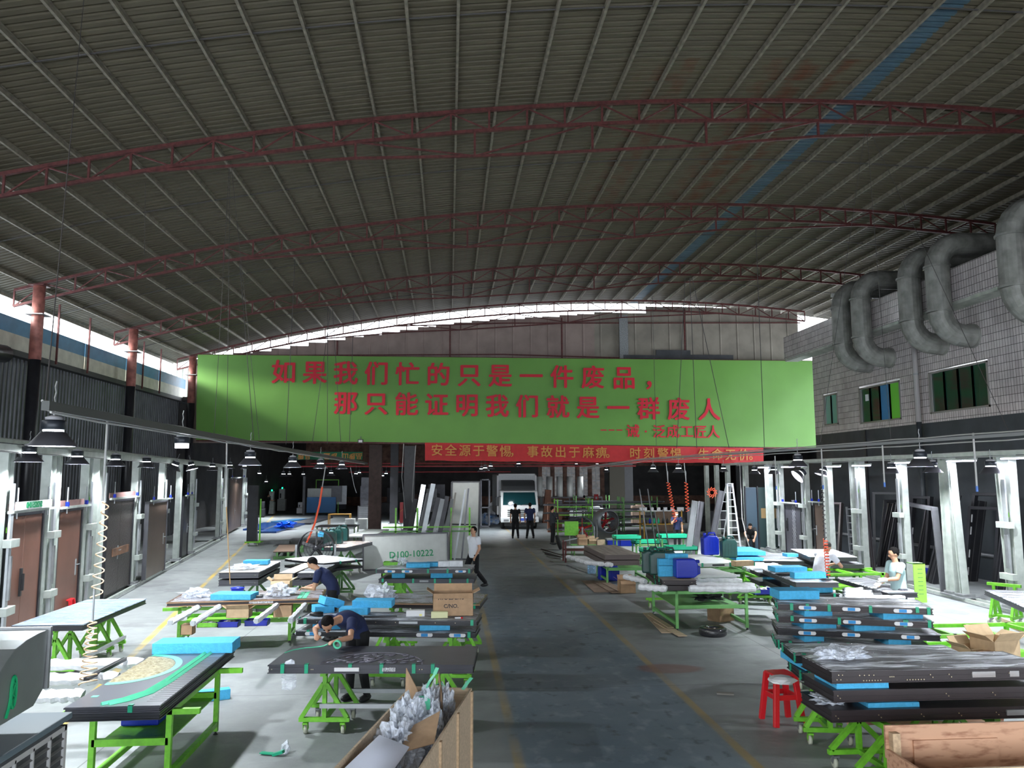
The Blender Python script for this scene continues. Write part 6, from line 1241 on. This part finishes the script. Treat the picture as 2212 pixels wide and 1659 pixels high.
t=thing('fire_sign','red fire point board with yellow mark beside the leaning strips','sign',G(863,1154)); B().bx(0,.18,0,.04,.6,1.7).make('board',REDP,t); B().bar((.02,-.01,1.2),(.16,-.01,1.32),.06,.01).make('yellow_mark',mat('sign_yellow',(.8,.6,.05),.5),t); B().bx(.07,.1,.04,.07,0,1.7).make('stake',STEEL,t)
# bags by the truck
for i,(px,py) in enumerate(((1068,1122),(1050,1130),(1062,1132))): crumple('wrapped_bale','white and blue wrapped bale left of the truck, %s'%('tall rear one','left one','front one')[i],G(px,py),(.55,.6,.9 if i==0 else .45),51+i,WHT2 if i==0 else mat('blue_white_wrap',(.1,.3,.7),.4,col2=(.7,.75,.8),nscale=5),3,.2,cat='bale')
t=thing('door_trolley_frame','dark grey tubular trolley frame left of the truck','frame',G(1038,1142)); [B().bx(x,x+.07,y,y+.07,0,2.9).make('upright',GRY,t) for x in(0,.5) for y in(0,.8)]; [B().bx(0,.57,0,.07,z,z+.07).make('rail',GRY,t) for z in(.1,1.2,2.83)]
# left rear machines
for i,(px,py,w_,h,dp,m,lb) in enumerate(((552,1110,.5,1.8,.5,WHT,'white machine column with beacon at left rear'),(577,1113,.5,1.9,.6,POST,'grey cutting machine left of the rear man'),(560,1118,.4,1.2,.4,BLK,'dark machine base at the left rear'),(598,1106,.7,2.0,.5,WHT,'white machine right of the rear man with red top'),(640,1112,.6,1.0,.5,PLATE,'white folded carton stack at left rear'),(780,1118,1.0,1.1,.8,GRY,'grey air cooler body behind the brown column'),(1195,1110,.9,1.1,.5,BLK,'dark machine behind the timber boards'))):
    p=G(px,py); t=thing('machine' if i!=4 else 'carton_stack',lb,'machine' if i!=4 else 'stack',p); B().bx(0,w_,0,dp,.1,h*.55).make('base',m,t,bevel=.03); B().bx(w_*.15,w_*.85,.05,dp*.9,h*.55,h).make('head',m,t,bevel=.05); B().bx(w_*.3,w_*.45,-.02,.05,h*.6,h*.8).make('panel',BLK,t)
    for x in(.05,w_-.1): B().bx(x,x+.05,.05,.1,0,.1).make('foot',BLACKP,t)
    if i in(0,1,3): B().lathe([(.05,h),(.05,h+.12)],10,(w_/2,dp/2,0)).make('beacon',mat('beacon%d'%i,(1,.3,.05),.3,emit=((1,.25,.02),(0,1,.3),(0,1,.3),(0,1,.3))[min(i,3)],estr=6),t,label='lit beacon')
t=thing('fin_cooler','grey air cooler with square grille below the dark cabinet','air cooler',G(772,1126)); B().bx(0,1.1,0,.8,0,1.05).make('body',GRY,t); b=B(); [b.bx(.1+i*.09,.12+i*.09,-.03,0,.1,.98) for i in range(11)]; [b.bx(.1,1.0,-.03,0,.1+k*.12,.12+k*.12) for k in range(8)]; b.make('grille',ALU,t); B().bx(.15,1.1,.1,.7,1.05,2.4).make('duct_box',mat('dusty_grey',(.13,.13,.15),.6,nz=.2),t); B().bx(.2,1.05,.15,.65,2.4,3.0).make('duct_top',GRY,t)
for i,px in enumerate((745,772)): t=thing('grille_unit','white louvred cooler unit on the floor, %s of two'%('left','right')[i],'cooler',G(px,1143)); B().bx(0,.55,0,.5,0,.6).make('body',WHT,t); b=B(); [b.bx(.06,.5,-.02,0,.08+k*.08,.1+k*.08) for k in range(6)]; b.make('louvres',STEEL,t)
t=thing('sheet_rack','large rack with white and blue protective sheets at left rear','rack',G(662,1112)); B().bx(0,2.3,0,.1,.15,1.4).make('blue_sheet',mat('blue_sheet',(.02,.19,.5),.35),t); B().bx(0,1.9,.15,.25,1.3,2.1).make('white_sheet',WHT,t); B().bx(1.0,2.7,.3,.38,1.0,2.3).make('grey_sheet',GRY,t); B().bx(2.3,3.1,.5,.55,.8,2.3).make('clear_sheet',ALU,t); B().bx(-.35,-.15,0,.3,0,3.1).make('upright_plate',GRY,t); [B().bx(x,x+.06,.45,.5,0,2.8).make('rack_post',GREEN,t) for x in(.6,2.4)]; B().bx(.6,2.46,.45,.5,2.75,2.81).make('rack_top',GREEN,t)
for i,(px0,py0,px1,py1,w_,m,lb) in enumerate(((548,1142,590,1128,1.2,'b','dark blue sheet lying flat at left rear, nearest the trolley'),(575,1148,640,1130,1.1,'b','dark blue sheet lying under the crumpled blue tarp'),(600,1126,650,1120,1.0,'c','mid blue sheet lying flat behind the tarp'),(650,1130,700,1116,1.3,'d','dark stacked sheets lying flat left of the yellow bench'))):
    a,c=G(px0,py0,.1),G(px1,py1,.1); o=B().bar(a-V((0,0,.05)),c-V((0,0,.05)),w_,.08).make('flat_sheet',{'b':mat('navy_sheet',(.01,.05,.2),.25),'c':mat('mid_blue_sheet',(.04,.2,.42),.3),'d':BLK}[m]); tag(o,lb,'sheet')
crumple('blue_tarp','crumpled bright blue tarp on the flat blue sheets',G(618,1140,.12),(.6,.5,.3),61,mat('bright_blue_tarp',(.0,.06,.55),.3),3,.5,cat='tarp')
o=B().bx(0,2.3,0,4.5,0,.012).make('floor_mat',mat('dark_mat',(.05,.05,.055),.6),None,loc=G(590,1180)); tag(o,'dark grey mat covering the floor at left rear','mat')
o=B().bx(0,1.6,0,.6,0,.15).make('flat_pallet',STEEL,None,loc=G(548,1176)); tag(o,'low grey stack lying on floor right of the last left post','pallet')
t=thing('door_trolley','green wheeled trolley holding dark panels beside last left post','trolley',G(528,1180)); B().bx(0,.7,0,.5,.15,.2).make('deck',GREEN,t); B().bx(.62,.68,0,.05,.2,2.1).make('post',GREEN,t); B().bx(.05,.5,.1,.3,.2,2.7).make('dark_panels',BLK,t); caster(t,.15,.05,.15,.06); caster(t,.55,.05,.15,.06)
t=thing('yellow_bench','rusty yellow sawhorse bench at left rear','bench',G(708,1142)); YS=mat('rusty_yellow',(.35,.18,.03),.6); B().bx(0,1.3,0,.6,.8,.86).make('top',YS,t); [B().bx(x,x+.05,y,y+.05,0,.8).make('leg',YS,t) for x in(0,1.25) for y in(0,.55)]
foam('pale blue foam strip left of the jerrycans, front one',683,1160,.75,(.9,.3,.14),0); foam('pale blue foam strip left of the jerrycans, rear one',690,1154,.75,(.9,.3,.14),0)
t=thing('rear_table','low grey table carrying pale foam strips','table',G(680,1172)); B().bx(0,1.9,0,1.6,.7,.74).make('top',GRY,t); [B().bx(x,x+.05,y,y+.05,0,.7).make('leg',DGREEN,t) for x in(.05,1.8) for y in(.05,1.5)]
for i in range(14):
    px=RN.uniform(1225,1540); p=G(px,RN.uniform(1128,1150)); o=B().bx(0,RN.uniform(.4,1.4),0,.5,0,RN.uniform(.3,1.3)).make('wrapped_bundle',RN.choice((BLK,CHAR,GRY,MC['dusty_board'],WHT2,DKR)),None,loc=p,bevel=.03); tag(o,'dim bundle stored in the dark rear right of the aisle','bundle','dim bundles in the rear right')
for i in range(10):
    px=RN.uniform(600,960); p=G(px,RN.uniform(1098,1110)); o=B().bx(0,RN.uniform(.8,2.0),0,.7,0,RN.uniform(.8,2.4)).make('stored_goods',RN.choice((BLK,CHAR,GRY,BRNW:=BRC,STEEL)),None,loc=p,bevel=.03); tag(o,'dim stored goods in the dark rear left of the aisle','goods','dim goods in the rear left')
crumple('clear_wrap','clear wrap hanging down from the left of carved door',fpt(f6,.25,.05,-.3),(.12,.02,.25),71,FILMD,2,.4); o=B().bar(G(1548,1497,.012),G(1585,1499,.012),.09,.02).make('timber_offcut',mat('grey_offcut',(.2,.19,.17),.8)); tag(o,'small grey timber offcut lying alone on the aisle floor right','offcut')
t=thing('bucket','blue paint bucket on the floor behind the grey moulded frame','bucket',G(2010,1240)); B().lathe([(.13,0),(.16,.2),(.15,.2)],16,cap=True).make('tub',BLUEP,t,True); B().lathe([(.155,.2),(.16,.26)],16).make('rim',PLATE,t)
# ---------------- people ----------------
def person(label,loc,rz,pose=None,s=1.,top=NAVY,pants=BLKC,shoe=BLACKP,bend=0,twist=0,side=0,hand='relax',vox=.013,hair=HAIR,face=(0,1,0),look=0,sleeve=.62,glove=False,mask=False,longs=False,curl=.5):
    J=dict(pel=(0,0,.95),wai=(0,0,1.08),che=(0,0,1.28),nec=(0,0,1.45),hd=(0,.015,1.595),shL=(-.185,0,1.39),shR=(.185,0,1.39),elL=(-.23,-.02,1.12),elR=(.23,-.02,1.12),wrL=(-.24,.05,.88),wrR=(.24,.05,.88),hiL=(-.09,0,.92),hiR=(.09,0,.92),knL=(-.1,.02,.5),knR=(.1,.02,.5),anL=(-.1,-.02,.09),anR=(.1,-.02,.09),fdL=(0,1,0),fdR=(0,1,0))
    J={k:V(v) for k,v in J.items()}; pv=J['pel'].copy()
    Rm=MX.Rotation(-radians(bend),3,'X')@MX.Rotation(radians(side),3,'Y')@MX.Rotation(radians(twist),3,'Z')
    for k in('wai','che','nec','hd','shL','shR','elL','elR','wrL','wrR'):
        f={'wai':.4,'che':.85}.get(k,1); Rk=Rm if f==1 else MX.Rotation(-radians(bend*f),3,'X')@MX.Rotation(radians(side*f),3,'Y')
        J[k]=pv+Rk@(J[k]-pv)
    for k,v in (pose or {}).items(): J[k]=V(v)
    t=thing('person',label,'person',loc,rz); t.scale=(s,s,s)
    side_=(J['shR']-J['shL']).normalized()
    b=B(); b.tube([J['pel']-V((0,0,.06)),J['pel'],J['wai'],J['che'],J['nec']*.7+J['che']*.3,J['nec']],[(.13,.09),(.15,.105),(.135,.095),(.165,.11),(.09,.075),(.055,.055)],14,side=side_)
    b.tube([J['nec']*.9+J['che']*.1,J['hd']],[.056,.05],12)
    up=(J['hd']-J['nec']).normalized(); hr=MX.Rotation(-radians(look),3,'X') if look else MX.Identity(3)
    fc=V(face).normalized(); upp=V((0,0,1)); fc=fc; upp=(upp-fc*fc.dot(upp)).normalized(); sd=fc.cross(upp); HM=MX((sd,fc,upp)).transposed(); H=J['hd']
    b.ell(H+HM@V((0,-.005,.015)),(.074,.092,.1),16,12,HM); b.ell(H+HM@V((0,.02,-.055)),(.055,.062,.055),12,8,HM); b.ell(H+HM@V((0,.096,-.01)),(.013,.018,.024),8,6,HM)
    for q in(-1,1): b.ell(H+HM@V((q*.076,-.002,0)),(.01,.018,.03),8,6,HM)
    for q in 'LR':
        b.ell(J['sh'+q],(.06,.06,.06),12,8); b.tube([J['sh'+q],J['el'+q]],[.05,.039],10); b.ell(J['el'+q],(.04,.04,.04),10,6); b.tube([J['el'+q],J['el'+q]*.65+J['wr'+q]*.35,J['wr'+q]],[.038,.04,.026],10)
        d=(J['wr'+q]-J['el'+q]).normalized(); 
        if glove: d=d
        ref=V((0,0,1)) if abs(d.z)<.8 else V((0,1,0)); sdh=d.cross(ref).normalized(); nr=sdh.cross(d).normalized()*-1
        m_=1 if q=='R' else -1
        pc=J['wr'+q]+d*.045; b.tube([J['wr'+q],J['wr'+q]+d*.03,J['wr'+q]+d*.085],[(.026,.02),(.038,.017),(.04,.014)],10,side=sdh)
        for i,(o_,ln) in enumerate(((-.03,.062),(-.01,.075),(.01,.07),(.03,.055))):
            a=J['wr'+q]+d*.08+sdh*o_; c1=a+(d*.75+nr*curl*.5).normalized()*ln*.5; c2=c1+(d*.5+nr*curl*1.2).normalized()*ln*.5; b.tube([a-d*.01,c1,c2],[.0105,.0095,.008],7)
        a=J['wr'+q]+d*.03-sdh*.028*m_; b.tube([a,a-sdh*.03*m_+d*.03+nr*.01,a-sdh*.03*m_+d*.06+nr*.02],[.013,.011,.009],7)
        b.tube([J['hi'+q],J['kn'+q]],[.08,.052],12); b.ell(J['kn'+q],(.053,.053,.053),10,6); b.tube([J['kn'+q],J['kn'+q]*.6+J['an'+q]*.4,J['an'+q]],[.05,.052,.034],12); b.ell(J['an'+q]+V(J['fd'+q])*.05-V((0,0,.04)),(.04,.1,.035),10,6)
    def rm(o,v):
        md=o.modifiers.new('r','REMESH'); md.mode='VOXEL'; md.voxel_size=v; md.use_smooth_shade=True; m2=o.modifiers.new('s','SMOOTH'); m2.factor=.5; m2.iterations=2; return o
    rm(b.make('body',SKIN,t,True),min(vox,.011))
    # clothes
    b=B(); b.tube([J['pel']-V((0,0,.09)),J['pel'],J['wai'],J['che'],J['nec']*.55+J['che']*.45,J['nec']*.93+J['che']*.07],[(.175,.13),(.172,.13),(.162,.125),(.188,.135),(.145,.105),(.078,.075)],16,side=side_)
    for q in 'LR':
        e=J['sh'+q]*(1-sleeve)+J['el'+q]*sleeve; b.ell(J['sh'+q],(.076,.072,.07),12,8); b.tube([J['sh'+q],e],[.073,.066],12)
        if longs: b.tube([J['sh'+q],J['el'+q],J['wr'+q]],[.07,.058,.042],12); b.ell(J['el'+q],(.058,.058,.058),10,6)
    rm(b.make('shirt',top,t,True),.016)
    b=B(); b.tube([J['pel']+V((0,0,.07)),J['pel'],J['pel']-V((0,0,.1))],[(.155,.115),(.17,.125),(.165,.12)],14)
    for q in 'LR': b.tube([J['hi'+q]+V((0,0,.03)),J['kn'+q],J['kn'+q]*.4+J['an'+q]*.6,J['an'+q]+V((0,0,.01))],[.1,.073,.064,.056],14); b.ell(J['kn'+q],(.073,.073,.073),10,6)
    rm(b.make('trousers',pants,t,True),.016)
    for q in 'LR':
        fd=V(J['fd'+q]).normalized(); sx=fd.cross(V((0,0,1))); Rf=MX((sx,fd,V((0,0,1)))).transposed(); b=B(); c=J['an'+q]+fd*.05; b.ell(c+V((0,0,-.045)),(.052,.145,.048),14,8,Rf); b.ell(J['an'+q]-V((0,0,.02)),(.05,.06,.06),12,6); b.make('shoe',shoe,t,True)
    b=B(); c=H+HM@V((0,-.02,.022)); b.ell(c,(.086,.1,.106),20,14,HM)
    vs=[]
    for v in b.v:
        p=HM.transposed()@(V(v)-c); k=1+.05*noise.noise(V(v)*30)
        if p.z<-.01 and p.y>-.02: p.z=-.01+(p.z+.01)*.3
        if p.y>.05 and p.z<.05: p.y=.045
        if p.y<0 and p.z<0: k*=.97
        vs.append(tuple(c+HM@(p*k)))
    b.v=vs; b.make('hair',hair,t,True)
    b=B(); [b.ell(H+HM@V((q*.03,.084,.008)),(.011,.007,.006),8,5,HM) for q in(-1,1)]; b.make('eyes',EYEM,t,True); b=B(); [b.ell(H+HM@V((q*.031,.086,.027)),(.018,.006,.004),8,5,HM) for q in(-1,1)]; b.make('eyebrows',hair,t,True)
    B().ell(H+HM@V((0,.083,-.055)),(.022,.007,.007),8,5,HM).make('mouth',LIP,t,True)
    if mask: B().ell(H+HM@V((0,.055,-.045)),(.062,.055,.052),12,8,HM).make('face_mask',mat('mask_white',(.7,.78,.85),.8),t,True)
    if glove:
        for q in 'LR':
            d=(J['wr'+q]-J['el'+q]).normalized(); b=B(); b.tube([J['wr'+q]-d*.04,J['wr'+q]+d*.02,J['wr'+q]+d*.09,J['wr'+q]+d*.12],[.038,.045,.046,.03],12)
            for o_ in(-.03,-.01,.01,.03): sdh=d.cross(V((0,0,1))).normalized(); a=J['wr'+q]+d*.1+sdh*o_; b.tube([a,a+d*.04-V((0,0,.03))],[.015,.012],7)
            b.tube([J['wr'+q]+d*.04,J['wr'+q]+d*.06+d.cross(V((0,0,1))).normalized()*.05],[.018,.013],7); b.make('glove',GLOVE,t,True)
    return t
# navy-shirted worker at the brown door (facing -x)
pz=.97
person('man in navy polo shirt bending over the brown door, pressing tape',(-2.22,15.75,0),pi/2,dict(elR=(.20,.36,1.02),wrR=(.08,.55,.99),elL=(-.2,.34,1.0),wrL=(-.06,.52,1.0)),1.0,NAVY,BLKC,bend=38,face=(.1,.8,-.75),curl=.6)
# tattooed man at carved door
person('tattooed man in navy T-shirt leaning low over the carved charcoal door with green tape',(-1.28,11.62,0),radians(150),dict(elL=(.0+-.34,.62,1.0),wrL=(-.30,.86,1.0-.0),elR=(.42,.42,1.02),wrR=(.2,.66,.99),hd=(-.03,.72,1.16),anL=(-.14,-.05,.09),anR=(.12,.0,.09)),1.0,NAVY,BLKC,bend=62,face=(-.25,.45,-.85),curl=.4)
t=thing('tape_roll','roll of green masking tape held by the tattooed man','tape',G(729,1392,1.0)); B().lathe([(.04,-.02),(.055,-.02),(.055,.02),(.04,.02),(.04,-.02)],24,(0,0,0),(.3,1,.2),cap=False).make('roll',TAPE2,t,True)
# walker
person('young man in white T-shirt and black trousers walking beside the wrapped stack',(.70,22.3,0),radians(128),dict(knR=(.1,.22,.52),anR=(.1,.26,.09),knL=(-.1,-.02,.5),anL=(-.1,-.36,.14),elR=(.25,-.1,1.12),wrR=(.2,.02,.90),wrL=(-.2,.1,.92)),1.0,WHTC,BLKC,face=(-.05,1,-.1))
person('man in black shirt seen from behind before the truck, left of two',(3.32,39.6,0),radians(-8),dict(anL=(-.13,-.04,.09),anR=(.14,.04,.09)),1.0,BLKC,BLKC,vox=.018)
person('man in dark navy shirt seen from behind before the truck, right of two',(4.05,39.5,0),radians(6),dict(anL=(-.16,0,.09),anR=(.17,.0,.09),elL=(-.28,0,1.12)),1.03,NAVY,BLKC,vox=.018)
person('man in dark jacket standing right of the aisle with a hand at his mouth',(4.72,36.0,0),radians(-80),dict(elR=(.22,.18,1.18),wrR=(.06,.22,1.42),elL=(-.2,.2,1.15),wrL=(-.02,.28,1.3)),1.0,DKC,BLKC,face=(0,1,-.15),longs=True,vox=.018)
person('person in navy top and white face mask behind the yellow workbench',(9.75,33.4,0),radians(175),dict(elR=(.24,.15,1.15),wrR=(.12,.2,1.38)),.93,NAVY,BLKC,mask=True,vox=.018)
person('grey-haired man in white T-shirt bending over with the red coiled hose',(8.28,17.3,0),radians(-60),dict(elR=(.3,.38,1.1),wrR=(.12,.55,1.12),elL=(-.15,.4,1.05),wrL=(-.02,.6,1.12)),1.0,WHTC,mat('blue_jeans',(.02,.05,.14),.8),bend=30,face=(.1,.8,-.6),hair=mat('grey_hair',(.08,.07,.065),.7,bump=.8,bscale=60))
person('man in pale cyan T-shirt and white gloves handling clear film at right',(8.62,14.75,0),radians(92),dict(elR=(.22,.10,1.1),wrR=(.12,.33,1.02),elL=(-.22,.16,1.16),wrL=(-.2,.40,1.14)),1.02,CYC,mat('patterned_shorts',(.06,.06,.08),.8,nz=.8,nscale=40),face=(.12,.9,-.35),glove=True,bend=5)
person('person in black shirt crouching left of the dark green doors',G(1622,1188),radians(160),dict(knL=(-.12,.3,.55),knR=(.12,.3,.55),anL=(-.12,.1,.09),anR=(.12,.1,.09),pel=(0,-.1,.55),hiL=(-.09,-.1,.55),hiR=(.09,-.1,.55),wai=(0,-.02,.66),che=(0,.12,.82),nec=(0,.26,.93),hd=(0,.36,1.0),shL=(-.18,.2,.9),shR=(.18,.2,.9),elL=(-.22,.4,.7),elR=(.22,.4,.7),wrL=(-.15,.5,.5),wrR=(.15,.5,.5)),1.0,BLKC,BLKC,face=(0,.6,-.6),vox=.018)
person('distant dark figure silhouetted before the bright rear windows',(D(1262,1080,55).x,55,0),0,{},1.0,BLKC,BLKC,vox=.02)
person('distant person in black working at the machines at left rear',(G(578,1113).x,G(578,1113).y,0),radians(-70),dict(elR=(.2,.25,1.15),wrR=(.15,.45,1.2)),1.0,BLKC,BLKC,vox=.02)
